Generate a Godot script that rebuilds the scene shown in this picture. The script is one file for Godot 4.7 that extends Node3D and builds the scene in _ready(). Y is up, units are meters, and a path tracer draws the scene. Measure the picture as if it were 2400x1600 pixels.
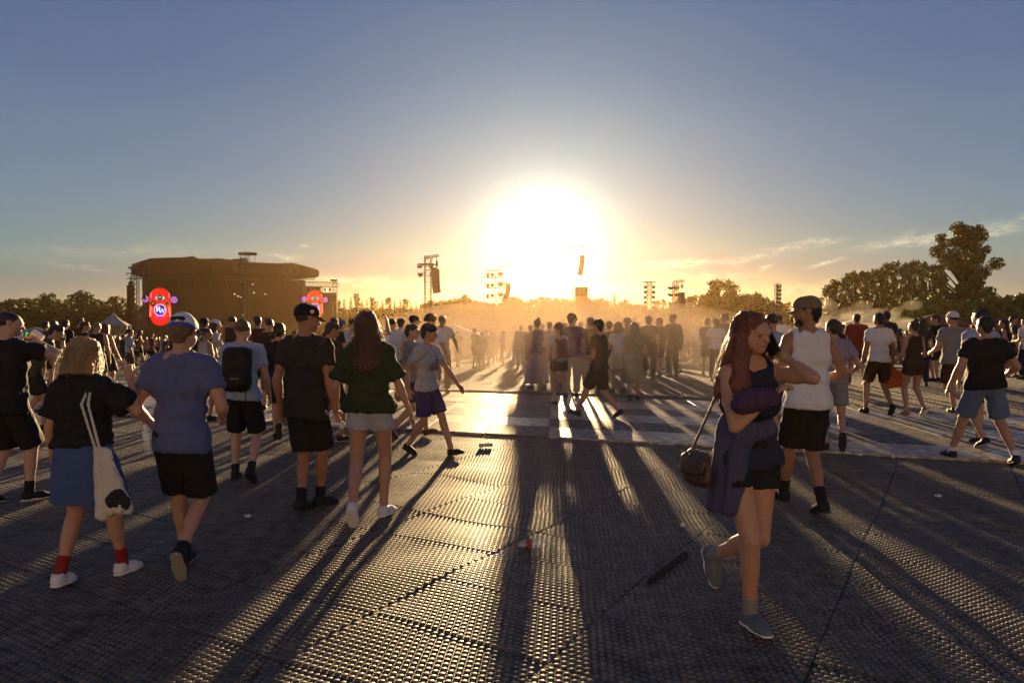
extends Node3D
# A festival field at sundown: people walking over temporary flooring towards a low sun.
# x to the right, y up, the camera looks along -z; metres.

const EYE := 1.72
const SUN_AZIMUTH := 2.5       # degrees to the right of straight ahead
const SUN_ELEVATION := 5.4
const DECK_TURN := 0.3316      # the board walkway runs 19 degrees off the picture plane
const DECK_AT := Vector2(-1.1, 11.25)
const DECK_TOP := 0.035

var M := {}
var taken := {}
var noise := FastNoiseLite.new()
var rng := RandomNumberGenerator.new()

func _ready() -> void:
	rng.seed = 77
	noise.seed = 5
	noise.noise_type = FastNoiseLite.TYPE_SIMPLEX_SMOOTH
	noise.frequency = 1.0
	noise.fractal_type = FastNoiseLite.FRACTAL_NONE
	set_camera()
	set_sky()
	make_materials()
	make_ground()
	make_studded_floor()
	make_deck()
	make_far_trees()
	make_stage()
	make_towers()
	make_tents()
	make_people()
	make_crowd()
	make_props()
	make_litter()
	make_dust()

func set_camera() -> void:
	var c := Camera3D.new()
	c.name = "camera"
	c.position = Vector3(0, EYE, 0)
	c.rotation_degrees = Vector3(-1.706, 0, 0)
	c.fov = 49.24
	c.near = 0.05
	c.far = 5000.0
	add_child(c)
	c.current = true

func set_sky() -> void:
	var e := Environment.new()
	e.background_mode = Environment.BG_SKY
	e.tonemap_mode = Environment.TONE_MAPPER_LINEAR
	e.tonemap_exposure = 4.0
	e.sdfgi_enabled = true
	e.ssao_enabled = true
	e.ssil_enabled = true
	# dust hanging in the air over the whole field, which scatters mostly forwards
	e.volumetric_fog_enabled = true
	e.volumetric_fog_density = 0.0001
	e.volumetric_fog_albedo = Color(0.95, 0.78, 0.54)
	e.volumetric_fog_anisotropy = 0.78
	var sky := Sky.new()
	var p := PanoramaSkyMaterial.new()
	p.panorama = ImageTexture.create_from_image(sky_image())
	p.energy_multiplier = 0.25
	sky.sky_material = p
	e.sky = sky
	e.background_energy_multiplier = 1.0
	var w := WorldEnvironment.new()
	w.name = "world_environment"
	w.environment = e
	add_child(w)
	var s := DirectionalLight3D.new()
	s.name = "sun"
	s.rotation_degrees = Vector3(-SUN_ELEVATION, 180.0 - SUN_AZIMUTH, 0)
	s.light_color = Color(1.0, 0.84, 0.60)
	s.light_energy = 1.6
	s.light_angular_distance = 1.0
	s.shadow_enabled = true
	add_child(s)

func ramp(stops: Array, at: float) -> Color:
	for i in stops.size() - 1:
		if at <= stops[i + 1][0]:
			var t: float = clampf((at - stops[i][0]) / (stops[i + 1][0] - stops[i][0]), 0, 1)
			return stops[i][1].lerp(stops[i + 1][1], t * t * (3 - 2 * t) * 0.5 + t * 0.5)
	return stops[-1][1]

func lin(r: float, g: float, b: float) -> Color:   # a colour given as seen on a screen, 0 to 255
	return Color(r / 255.0, g / 255.0, b / 255.0).srgb_to_linear()

# The evening sky: a clear gradient, the sun's wide aureole, streaks of cirrus low down.
func sky_image() -> Image:
	var w := 1024
	var h := 512
	var sun := Vector3(sin(deg_to_rad(SUN_AZIMUTH)) * cos(deg_to_rad(SUN_ELEVATION)), sin(deg_to_rad(SUN_ELEVATION)), -cos(deg_to_rad(SUN_AZIMUTH)) * cos(deg_to_rad(SUN_ELEVATION)))
	var stops := [[0.0, lin(114, 138, 124)], [2.5, lin(110, 138, 132)], [5.0, lin(114, 140, 146)], [8.0, lin(114, 137, 153)], [12.0, lin(106, 128, 152)], [18.0, lin(91, 112, 145)], [28.0, lin(74, 94, 136)], [90.0, lin(60, 80, 124)]]
	var img := Image.create(w, h, false, Image.FORMAT_RGBF)
	for y in h:
		var up := 90.0 - (y + 0.5) * 180.0 / h
		var low := clampf((up + 4.0) / 4.0, 0, 1)
		var base: Color = ramp(stops, maxf(up, 0.0))
		var ce := cos(deg_to_rad(up))
		var se := sin(deg_to_rad(up))
		for x in w:
			var az := (x + 0.5) * TAU / w
			var dir := Vector3(sin(az) * ce, se, -cos(az) * ce)
			var th := rad_to_deg(acos(clampf(dir.dot(sun), -1, 1)))
			var c := base
			var band := exp(-pow(up / 5.0, 2.0)) * exp(-pow(th / 30.0, 2.0))
			c = c.lerp(lin(224, 208, 120), 0.6 * band)
			c = c * lerpf(1.0, 0.95, smoothstep(40.0, 140.0, th))
			var a := 8.0 * exp(-th / 1.5)
			c.r += a + 0.22 * exp(-th / 6.5)
			c.g += a * 0.95 + 0.58 * exp(-th / 7.6)
			c.b += a * 0.80 + 0.50 * exp(-th / 9.0)
			if low < 1.0:
				c = c.lerp(Color(0.045, 0.036, 0.028), 1.0 - low)
			img.set_pixel(x, y, c)
	img.resize(4096, 2048, Image.INTERPOLATE_CUBIC)
	add_cirrus(img)
	return img

# Streaks of cirrus and two vapour trails: [azimuth, elevation, half length, half width, slant, strength], degrees.
const CIRRUS := [
	[31.0, 5.6, 4.5, 0.36, 0.10, 0.75], [38.0, 6.5, 5.0, 0.42, 0.12, 0.6], [27.0, 5.1, 3.0, 0.22, 0.12, 0.6],
	[12.3, 4.15, 4.6, 0.30, 0.05, 1.1], [14.0, 3.1, 5.0, 0.30, -0.02, 0.6], [10.0, 2.3, 8.0, 0.45, -0.02, 0.8], [22.0, 2.2, 6.0, 0.35, 0.02, 0.5],
	[20.0, 5.05, 2.2, 0.22, 0.08, 0.6], [17.5, 4.4, 2.6, 0.22, 0.12, 0.6], [22.6, 5.5, 1.9, 0.2, 0.05, 0.7],
	[22.9, 4.0, 1.35, 0.10, 0.20, 1.3], [18.8, 3.75, 0.6, 0.12, 0.3, 0.9],
	[-8.0, 2.6, 6.5, 0.35, -0.03, 0.9], [-13.0, 3.0, 4.0, 0.22, -0.05, 0.7], [-6.0, 1.7, 7.0, 0.35, 0.02, 0.9], [-5.5, 4.6, 3.0, 0.35, -0.06, 0.7],
	[-17.0, 4.6, 1.5, 0.18, -0.1, 0.8], [-15.6, 5.4, 0.3, 0.08, 0.0, 1.2], [-30.0, 3.4, 3.0, 0.15, -0.12, 0.25], [-27.0, 4.6, 7.0, 0.35, 0.03, 0.25],
	[2.0, 2.4, 9.0, 0.6, 0.0, 0.7]]
func add_cirrus(img: Image) -> void:
	var w := img.get_width()
	var h := img.get_height()
	var wisp := FastNoiseLite.new()
	wisp.seed = 21
	wisp.frequency = 1.0
	wisp.fractal_octaves = 4
	for s in CIRRUS:
		var half: float = s[2] * 1.5
		var tall: float = s[3] * 3.0 + absf(s[4]) * half
		var y0 := int((90.0 - s[1] - tall) * h / 180.0)
		var y1 := int((90.0 - s[1] + tall) * h / 180.0)
		for y in range(y0, y1):
			var el := 90.0 - (y + 0.5) * 180.0 / h
			if el < 0.0:
				continue
			var n := int(2.0 * half * w / 360.0)
			var first := int((s[0] - half) * w / 360.0)
			for i in n:
				var az := (first + i + 0.5) * 360.0 / w
				var along: float = (az - s[0]) / s[2]
				var warp: float = wisp.get_noise_2d(az * 0.35, el * 0.9 + s[0]) * s[3] * 1.6
				var across: float = (el - s[1] - (az - s[0]) * s[4] + warp) / s[3]
				var k: float = exp(-along * along * 1.6 - across * across)
				if k < 0.01:
					continue
				var t: float = wisp.get_noise_2d(az * 0.9 - el * 1.2 + s[1] * 7.0, el * 7.0 - az * 1.1)
				k *= clampf(0.55 + 1.4 * t, 0.0, 1.0) * s[5]
				var x := posmod(first + i, w)
				var c := img.get_pixel(x, y)
				img.set_pixel(x, y, Color(c.r + 0.55 * k, c.g + 0.45 * k, c.b + 0.22 * k))

# ---------------------------------------------------------------- names, labels, materials

func numbered(called: String) -> String:
	taken[called] = taken.get(called, -1) + 1
	return called if taken[called] == 0 else "%s_%03d" % [called, taken[called]]

func tag(o: Node3D, label: String, category: String, group := "") -> Node3D:
	o.set_meta("label", label)
	o.set_meta("category", category)
	if group:
		o.set_meta("group", group)
	return o

func thing(called: String, label: String, category: String, at := Vector3.ZERO, turn := 0.0, group := "") -> Node3D:
	var o := Node3D.new()
	o.name = numbered(called)
	add_child(o)
	o.position = at
	o.rotation.y = turn
	return tag(o, label, category, group)

func part(called: String, mesh: Mesh, material: Material, parent: Node3D) -> MeshInstance3D:
	var o := MeshInstance3D.new()
	o.name = called
	o.mesh = mesh
	o.material_override = material
	parent.add_child(o, true)
	return o

func single(called: String, mesh: Mesh, material: Material, at: Vector3, label: String, category: String, group := "") -> MeshInstance3D:
	var o := MeshInstance3D.new()
	o.name = numbered(called)
	o.mesh = mesh
	o.material_override = material
	o.position = at
	add_child(o)
	tag(o, label, category, group)
	return o

func noise_texture(seed_: int, freq: float, octaves: int, low: Color, high: Color, size := 512, normal := false, bump := 4.0) -> NoiseTexture2D:
	var n := FastNoiseLite.new()
	n.seed = seed_
	n.frequency = freq
	n.fractal_octaves = octaves
	var t := NoiseTexture2D.new()
	t.width = size
	t.height = size
	t.seamless = true
	t.noise = n
	if normal:
		t.as_normal_map = true
		t.bump_strength = bump
	else:
		var g := Gradient.new()
		g.offsets = PackedFloat32Array([0.15, 0.85])
		g.colors = PackedColorArray([low, high])
		t.color_ramp = g
	return t

var TEX := {}
func plain(r: float, g: float, b: float, rough := 0.8, spec := 0.5) -> StandardMaterial3D:   # linear base colour
	var key := "plain %.3f %.3f %.3f %.2f %.2f" % [r, g, b, rough, spec]
	if not M.has(key):
		var m := StandardMaterial3D.new()
		m.albedo_color = Color(r, g, b).linear_to_srgb()
		m.roughness = rough
		m.metallic_specular = spec
		M[key] = m
	return M[key]

func cloth(c: Color, gloss := 0.0) -> StandardMaterial3D:
	var key := "cloth " + str(c) + str(gloss)
	if not M.has(key):
		var m := StandardMaterial3D.new()
		m.albedo_color = c.linear_to_srgb()
		m.albedo_texture = TEX.weave
		m.uv1_triplanar = true
		m.uv1_scale = Vector3(2.2, 2.2, 2.2)
		m.normal_enabled = true
		m.normal_texture = TEX.crease
		m.normal_scale = 0.5
		m.roughness = 0.85 - gloss
		m.metallic_specular = 0.35
		if c.get_luminance() > 0.05:
			m.rim_enabled = true
			m.rim = 0.3
			m.rim_tint = 0.6
		M[key] = m
	return M[key]

func skin(c: Color) -> StandardMaterial3D:
	var key := "skin " + str(c)
	if not M.has(key):
		var m := StandardMaterial3D.new()
		m.albedo_color = c.linear_to_srgb()
		m.albedo_texture = TEX.mottle
		m.uv1_triplanar = true
		m.uv1_scale = Vector3(3, 3, 3)
		m.roughness = 0.55
		m.metallic_specular = 0.42
		m.rim_enabled = true
		m.rim = 0.4
		m.rim_tint = 0.5
		m.subsurf_scatter_enabled = true
		m.subsurf_scatter_strength = 0.12
		M[key] = m
	return M[key]

func hair_material(c: Color) -> StandardMaterial3D:
	var key := "hair " + str(c)
	if not M.has(key):
		var m := StandardMaterial3D.new()
		m.albedo_color = c.linear_to_srgb()
		m.albedo_texture = TEX.strand
		m.uv1_triplanar = true
		m.uv1_scale = Vector3(9, 1.2, 9)
		m.normal_enabled = true
		m.normal_texture = TEX.strand_relief
		m.normal_scale = 1.0
		m.roughness = 0.45
		m.backlight_enabled = true
		m.backlight = Color(0.5, 0.42, 0.36)
		M[key] = m
	return M[key]

func make_materials() -> void:
	TEX.weave = noise_texture(3, 0.05, 4, Color(0.90, 0.90, 0.90), Color(1, 1, 1))
	TEX.crease = noise_texture(8, 0.012, 3, Color.BLACK, Color.WHITE, 512, true, 9.0)
	TEX.mottle = noise_texture(4, 0.02, 4, Color(0.92, 0.90, 0.89), Color(1, 1, 1))
	TEX.strand = noise_texture(6, 0.05, 2, Color(0.55, 0.52, 0.5), Color(1, 1, 1))
	TEX.strand_relief = noise_texture(7, 0.05, 2, Color.BLACK, Color.WHITE, 512, true, 8.0)
	TEX.dirt = noise_texture(11, 0.012, 5, Color(0.45, 0.43, 0.40), Color(1.0, 0.97, 0.93), 1024)
	TEX.grit = noise_texture(12, 0.09, 4, Color(0.6, 0.58, 0.55), Color(1, 1, 1), 1024)
	TEX.grit_relief = noise_texture(13, 0.06, 4, Color.BLACK, Color.WHITE, 1024, true, 6.0)
	TEX.scuff = noise_texture(14, 0.03, 4, Color(0.55, 0.55, 0.55), Color(1, 1, 1), 512)
	TEX.bark = noise_texture(15, 0.03, 4, Color(0.5, 0.48, 0.45), Color(1, 1, 1), 256)

# ---------------------------------------------------------------- flat-faced meshes

class Faces:
	var v := PackedVector3Array()
	var n := PackedVector3Array()
	func tri(a: Vector3, b: Vector3, c: Vector3) -> void:
		var m := (c - a).cross(b - a).normalized()
		v.append(a); v.append(b); v.append(c)
		n.append(m); n.append(m); n.append(m)
	func quad(a: Vector3, b: Vector3, c: Vector3, d: Vector3) -> void:   # clockwise seen from its front
		tri(a, b, c)
		tri(a, c, d)
	func block(c: Vector3, size: Vector3, turn := Basis.IDENTITY) -> void:
		var e := []
		for i in 8:
			e.append(c + turn * (size * 0.5 * Vector3(-1 if i & 1 == 0 else 1, -1 if i & 2 == 0 else 1, -1 if i & 4 == 0 else 1)))
		quad(e[0], e[2], e[3], e[1]); quad(e[5], e[7], e[6], e[4]); quad(e[4], e[6], e[2], e[0])
		quad(e[1], e[3], e[7], e[5]); quad(e[2], e[6], e[7], e[3]); quad(e[4], e[0], e[1], e[5])
	func bar(a: Vector3, b: Vector3, w: float) -> void:
		var d := b - a
		var up := Vector3.UP if absf(d.normalized().y) < 0.9 else Vector3.RIGHT
		block((a + b) * 0.5, Vector3(w, w, d.length()), Basis.looking_at(d.normalized(), up))
	func truss(a: Vector3, b: Vector3, w: float, w2: float, thick: float, step: float) -> void:   # four chords and diagonal lacing
		var d := (b - a)
		var up := Vector3.UP if absf(d.normalized().y) < 0.9 else Vector3.BACK
		var side := d.cross(up).normalized() * w * 0.5
		var high := side.cross(d).normalized() * w2 * 0.5
		var corner := [side + high, side - high, -side - high, -side + high]
		for k in 4:
			bar(a + corner[k], b + corner[k], thick)
		var cells := maxi(1, int(round(d.length() / step)))
		for i in cells:
			var p := a + d * (float(i) / cells)
			var q := a + d * (float(i + 1) / cells)
			for k in 4:
				var l := (k + 1) % 4
				bar(p + corner[k], q + corner[l] if i % 2 == 0 else q + corner[l], thick * 0.6)
				bar(q + corner[k], q + corner[l], thick * 0.6)
	func ring(c: Vector3, axis: Vector3, r0: float, r1: float, sides := 24) -> void:   # a flat ring or disc that faces along axis
		var u := axis.cross(Vector3.UP if absf(axis.y) < 0.9 else Vector3.RIGHT).normalized()
		var w := axis.cross(u).normalized()
		for i in sides:
			var p := u * cos(TAU * i / sides) + w * sin(TAU * i / sides)
			var q := u * cos(TAU * (i + 1) / sides) + w * sin(TAU * (i + 1) / sides)
			if r0 > 0.0:
				quad(c + q * r1, c + p * r1, c + p * r0, c + q * r0)
			else:
				tri(c + q * r1, c + p * r1, c)
	func lathe(c: Vector3, profile: Array, sides := 12, axis := Basis.IDENTITY) -> void:   # [radius, height] pairs from bottom to top
		for j in profile.size() - 1:
			for i in sides:
				var a0 := TAU * i / sides
				var a1 := TAU * (i + 1) / sides
				var p := func(a, k): return c + axis * Vector3(cos(a) * profile[k][0], profile[k][1], sin(a) * profile[k][0])
				if profile[j][0] > 0.0:
					tri(p.call(a0, j), p.call(a1, j), p.call(a1, j + 1))
				if profile[j + 1][0] > 0.0:
					tri(p.call(a0, j), p.call(a1, j + 1), p.call(a0, j + 1))
	func outline(points: PackedVector2Array, z0: float, z1: float, at := Transform3D.IDENTITY) -> void:   # a flat shape in x and y, with thickness
		var ix := Geometry2D.triangulate_polygon(points)
		for i in range(0, ix.size(), 3):
			var p := points[ix[i]]
			var q := points[ix[i + 1]]
			var r := points[ix[i + 2]]
			if (q - p).cross(r - p) > 0.0:
				var t := q
				q = r
				r = t
			tri(at * Vector3(p.x, p.y, z1), at * Vector3(q.x, q.y, z1), at * Vector3(r.x, r.y, z1))
			tri(at * Vector3(p.x, p.y, z0), at * Vector3(r.x, r.y, z0), at * Vector3(q.x, q.y, z0))
		var ccw := 0.0
		for i in points.size():
			ccw += points[i].cross(points[(i + 1) % points.size()])
		for i in points.size():
			var p := points[i]
			var q := points[(i + 1) % points.size()]
			if ccw < 0.0:
				var t := p
				p = q
				q = t
			quad(at * Vector3(q.x, q.y, z0), at * Vector3(q.x, q.y, z1), at * Vector3(p.x, p.y, z1), at * Vector3(p.x, p.y, z0))
	func mesh() -> ArrayMesh:
		var a := []
		a.resize(Mesh.ARRAY_MAX)
		a[Mesh.ARRAY_VERTEX] = v
		a[Mesh.ARRAY_NORMAL] = n
		var m := ArrayMesh.new()
		m.add_surface_from_arrays(Mesh.PRIMITIVE_TRIANGLES, a)
		return m

# ---------------------------------------------------------------- soft shapes: tapered capsules joined smoothly, meshed as surface nets

class Prim:
	var a: Vector3
	var b: Vector3
	var ra: float
	var rb: float
	var k := 0.02          # how softly it joins what is there already
	var flat := 1.0        # thickness along n, as a share of the radius
	var n := Vector3.FORWARD
	var cut := false       # a plane: what lies beyond it is removed from this capsule
	var cut_at: Vector3
	var cut_n: Vector3
	var carve := false     # taken away instead of added

static func cap(a: Vector3, b: Vector3, ra: float, rb: float, k := 0.02) -> Prim:
	var p := Prim.new()
	p.a = a
	p.b = b
	p.ra = ra
	p.rb = rb
	p.k = k
	return p

static func flat_cap(a: Vector3, b: Vector3, ra: float, rb: float, k: float, n: Vector3, flat: float) -> Prim:
	var p := cap(a, b, ra, rb, k)
	p.n = n.normalized()
	p.flat = flat
	return p

static func cut_cap(p: Prim, at: Vector3, n: Vector3) -> Prim:
	p.cut = true
	p.cut_at = at
	p.cut_n = n.normalized()
	return p

static func carve_cap(p: Prim) -> Prim:
	p.carve = true
	return p

class Soft:
	var v := PackedVector3Array()
	var n := PackedVector3Array()
	var ix := PackedInt32Array()

	func add(prims: Array, cell: float, planes := [], wrinkle := 0.0, freq := Vector3(9, 5, 9), noise: FastNoiseLite = null) -> void:
		var lo := Vector3(1e9, 1e9, 1e9)
		var hi := -lo
		for p: Prim in prims:
			if p.carve:
				continue
			var r := Vector3.ONE * (maxf(p.ra, p.rb) + cell * 3.0)
			lo = lo.min(p.a.min(p.b) - r)
			hi = hi.max(p.a.max(p.b) + r)
		var nx := int((hi.x - lo.x) / cell) + 2
		var ny := int((hi.y - lo.y) / cell) + 2
		var nz := int((hi.z - lo.z) / cell) + 2
		var f := PackedFloat32Array()
		f.resize(nx * ny * nz)
		f.fill(9.0)
		var first := PackedInt32Array()
		first.resize(ny * nz)
		first.fill(nx)
		var last := PackedInt32Array()
		last.resize(ny * nz)
		last.fill(-1)
		for p: Prim in prims:
			var pad := maxf(p.ra, p.rb) + cell * 2.0 + p.k * 0.5
			var l := ((p.a.min(p.b) - lo - Vector3.ONE * pad) / cell).floor()
			var u := ((p.a.max(p.b) - lo + Vector3.ONE * pad) / cell).ceil()
			var x0 := maxi(0, int(l.x))
			var x1 := mini(nx - 1, int(u.x))
			var y0 := maxi(0, int(l.y))
			var y1 := mini(ny - 1, int(u.y))
			var z0 := maxi(0, int(l.z))
			var z1 := mini(nz - 1, int(u.z))
			var squash := 1.0 / p.flat - 1.0
			var m := p.n
			var ab := p.b - p.a
			ab += m * (ab.dot(m) * squash)
			var inv := 1.0 / maxf(ab.length_squared(), 1e-9)
			var ra := p.ra
			var dr := p.rb - p.ra
			var k := p.k
			var k4 := 0.25 / maxf(k, 1e-6)
			var reach := cell * 2.0 + k
			for z in range(z0, z1 + 1):
				for y in range(y0, y1 + 1):
					var row := z * ny + y
					if x0 < first[row]:
						first[row] = x0
					if x1 > last[row]:
						last[row] = x1
					var at := row * nx
					var q := lo + Vector3(x0, y, z) * cell - p.a
					for x in range(x0, x1 + 1):
						var s := q + m * (q.dot(m) * squash)
						var t := clampf(s.dot(ab) * inv, 0.0, 1.0)
						var d := (s - ab * t).length() - ra - dr * t
						if p.cut:
							d = maxf(d, (q + p.a - p.cut_at).dot(p.cut_n))
						q.x += cell
						if d > reach:
							continue
						var o := f[at + x]
						if p.carve:
							if -d > o:
								f[at + x] = -d
							continue
						var w := k - absf(o - d)
						f[at + x] = minf(o, d) - w * w * k4 if w > 0.0 else minf(o, d)
		for plane in planes:
			var pt: Vector3 = plane[0]
			var pn: Vector3 = plane[1].normalized()
			for row in ny * nz:
				if last[row] < 0:
					continue
				var q := lo + Vector3(0, row % ny, row / ny) * cell - pt
				var base := q.dot(pn)
				var step := cell * pn.x
				var at := row * nx
				for x in range(first[row], last[row] + 1):
					var d := base + step * x
					if d > f[at + x]:
						f[at + x] = d
		# surface nets
		var id := PackedInt32Array()
		id.resize(nx * ny * nz)
		id.fill(-1)
		var from := v.size()
		var where := PackedInt32Array()
		var sx := 1
		var sy := nx
		var sz := nx * ny
		for z in nz - 1:
			for y in ny - 1:
				var r := z * ny + y
				var xs := mini(mini(first[r], first[r + 1]), mini(first[r + ny], first[r + ny + 1]))
				var xe := maxi(maxi(last[r], last[r + 1]), maxi(last[r + ny], last[r + ny + 1]))
				if xe < 0:
					continue
				xs = maxi(xs - 1, 0)
				xe = mini(xe, nx - 2)
				var c := r * nx + xs
				var a0 := f[c]
				var a1 := f[c + sy]
				var a2 := f[c + sz]
				var a3 := f[c + sy + sz]
				for x in range(xs, xe + 1):
					c = r * nx + x
					var b0 := f[c + 1]
					var b1 := f[c + 1 + sy]
					var b2 := f[c + 1 + sz]
					var b3 := f[c + 1 + sy + sz]
					var low := minf(minf(minf(a0, a1), minf(a2, a3)), minf(minf(b0, b1), minf(b2, b3)))
					if low < 0.0:
						var high := maxf(maxf(maxf(a0, a1), maxf(a2, a3)), maxf(maxf(b0, b1), maxf(b2, b3)))
						if high >= 0.0:
							var sum := Vector3.ZERO
							var count := 0
							if (a0 < 0.0) != (b0 < 0.0): sum += Vector3(a0 / (a0 - b0), 0, 0); count += 1
							if (a1 < 0.0) != (b1 < 0.0): sum += Vector3(a1 / (a1 - b1), 1, 0); count += 1
							if (a2 < 0.0) != (b2 < 0.0): sum += Vector3(a2 / (a2 - b2), 0, 1); count += 1
							if (a3 < 0.0) != (b3 < 0.0): sum += Vector3(a3 / (a3 - b3), 1, 1); count += 1
							if (a0 < 0.0) != (a1 < 0.0): sum += Vector3(0, a0 / (a0 - a1), 0); count += 1
							if (b0 < 0.0) != (b1 < 0.0): sum += Vector3(1, b0 / (b0 - b1), 0); count += 1
							if (a2 < 0.0) != (a3 < 0.0): sum += Vector3(0, a2 / (a2 - a3), 1); count += 1
							if (b2 < 0.0) != (b3 < 0.0): sum += Vector3(1, b2 / (b2 - b3), 1); count += 1
							if (a0 < 0.0) != (a2 < 0.0): sum += Vector3(0, 0, a0 / (a0 - a2)); count += 1
							if (b0 < 0.0) != (b2 < 0.0): sum += Vector3(1, 0, b0 / (b0 - b2)); count += 1
							if (a1 < 0.0) != (a3 < 0.0): sum += Vector3(0, 1, a1 / (a1 - a3)); count += 1
							if (b1 < 0.0) != (b3 < 0.0): sum += Vector3(1, 1, b1 / (b1 - b3)); count += 1
							id[c] = v.size()
							where.append(c)
							v.append(lo + (Vector3(x, y, z) + sum / count) * cell)
					a0 = b0
					a1 = b1
					a2 = b2
					a3 = b3
		var i0 := ix.size()
		for c in where:
			var inside := f[c] < 0.0
			if c >= sy + sz and inside != (f[c + sx] < 0.0):
				side(id[c], id[c - sy], id[c - sy - sz], id[c - sz], inside)
			if c >= sx + sz and inside != (f[c + sy] < 0.0):
				side(id[c], id[c - sz], id[c - sz - sx], id[c - sx], inside)
			if c >= sx + sy and inside != (f[c + sz] < 0.0):
				side(id[c], id[c - sx], id[c - sx - sy], id[c - sy], inside)
		normals(from, i0)
		if wrinkle != 0.0:
			for i in range(from, v.size()):
				var p := v[i]
				var w := 0.95 - 2.2 * absf(noise.get_noise_3d(p.x * freq.x + p.y * 2.0, p.y * freq.y, p.z * freq.z)) + 0.6 * noise.get_noise_3d(p.x * freq.x * 2.3 + 7.0, p.y * freq.y * 2.3, p.z * freq.z * 2.3)
				if wrinkle < 0.0:       # soft waves instead of creases
					w = -noise.get_noise_3d(p.x * freq.x, p.y * freq.y, p.z * freq.z) - 0.4 * noise.get_noise_3d(p.x * freq.x * 2.6, p.y * freq.y * 2.0 + 5.0, p.z * freq.z * 2.6)
				v[i] = p + n[i] * (w * wrinkle)
			normals(from, i0)

	func side(a: int, b: int, c: int, d: int, inside: bool) -> void:
		if a < 0 or b < 0 or c < 0 or d < 0:
			return
		if inside:
			ix.append_array([a, c, b, a, d, c])
		else:
			ix.append_array([a, b, c, a, c, d])

	func normals(from: int, i0: int) -> void:
		n.resize(v.size())
		for i in range(from, v.size()):
			n[i] = Vector3.ZERO
		for i in range(i0, ix.size(), 3):
			var p := v[ix[i]]
			var m := (v[ix[i + 2]] - p).cross(v[ix[i + 1]] - p)
			n[ix[i]] += m
			n[ix[i + 1]] += m
			n[ix[i + 2]] += m
		for i in range(from, v.size()):
			n[i] = n[i].normalized() if n[i].length_squared() > 1e-20 else Vector3.UP

	func mesh() -> ArrayMesh:
		var a := []
		a.resize(Mesh.ARRAY_MAX)
		a[Mesh.ARRAY_VERTEX] = v
		a[Mesh.ARRAY_NORMAL] = n
		a[Mesh.ARRAY_INDEX] = ix
		var m := ArrayMesh.new()
		if v.size():
			m.add_surface_from_arrays(Mesh.PRIMITIVE_TRIANGLES, a)
		return m

# ---------------------------------------------------------------- people

# Soft shapes are queued and meshed together, several at a time; the result does not depend on the order.
var jobs := []
var held := {}
func mesh_one(i: int) -> void:
	var f := Soft.new()
	for a in jobs[i][1]:
		f.add(a[0], a[1], a[2], a[3], a[4], noise)
	jobs[i].append(f)

func mesh_all() -> void:
	var task := WorkerThreadPool.add_group_task(mesh_one, jobs.size(), -1, true)
	WorkerThreadPool.wait_for_group_task_completion(task)
	for j in jobs:
		j[0].mesh = j[2].mesh()
	jobs.clear()

const SKIN := {"fair": Color(0.40, 0.22, 0.15), "tan": Color(0.30, 0.15, 0.09), "pale": Color(0.46, 0.28, 0.20), "brown": Color(0.10, 0.05, 0.03)}
const HAIR := {"brown": Color(0.045, 0.024, 0.014), "dark": Color(0.016, 0.011, 0.009), "fair": Color(0.20, 0.12, 0.055), "blond": Color(0.42, 0.29, 0.14), "red": Color(0.22, 0.062, 0.020), "grey": Color(0.30, 0.28, 0.26), "auburn": Color(0.085, 0.034, 0.016)}
const STANCE := {   # for each foot: sideways, forwards, pitch (toe down), lift, turn out
	"stand": [[-0.11, 0.0, 0, 0, 10], [0.11, 0.02, 0, 0, 10]],
	"wide": [[-0.18, 0.03, 0, 0, 12], [0.18, -0.02, 0, 0, 14]],
	"left": [[-0.09, 0.26, -14, 0, 5], [0.08, -0.30, 42, 0, 4]],
	"right": [[-0.08, -0.30, 42, 0, 4], [0.09, 0.26, -14, 0, 5]],
	"stepl": [[-0.09, 0.13, 0, 0, 6], [0.09, -0.19, 24, 0, 6]],
	"stepr": [[-0.09, -0.19, 24, 0, 6], [0.09, 0.13, 0, 0, 6]],
	"kickl": [[-0.08, -0.36, 68, 0.10, 4], [0.07, 0.06, 0, 0, 6]],
	"kickr": [[-0.07, 0.06, 0, 0, 6], [0.08, -0.36, 68, 0.10, 4]]}
const ARM := {     # wrist: sideways, up, forwards
	"hang": [0.265, 0.88, 0.04], "fore": [0.24, 0.91, 0.20], "back": [0.26, 0.91, -0.16], "front": [0.13, 1.10, 0.27], "phone": [0.09, 1.27, 0.28],
	"drink": [0.08, 1.52, 0.20], "raise": [0.34, 1.78, 0.20], "hip": [0.25, 1.0, 0.02], "pocket": [0.23, 0.90, 0.10], "out": [0.42, 0.98, 0.05], "carry": [0.20, 1.02, 0.20]}

func bend(a: Vector3, b: Vector3, l1: float, l2: float, pole: Vector3) -> Array:   # the joint between a and b, and where b ends up
	var d := b - a
	var len_ := clampf(d.length(), absf(l1 - l2) + 0.01, (l1 + l2) * 0.999)
	d = d.normalized()
	var side := (pole - d * pole.dot(d)).normalized()
	var x := (l1 * l1 - l2 * l2 + len_ * len_) / (2.0 * len_)
	return [a + d * x + side * sqrt(maxf(0.0, l1 * l1 - x * x)), a + d * len_]

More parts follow.
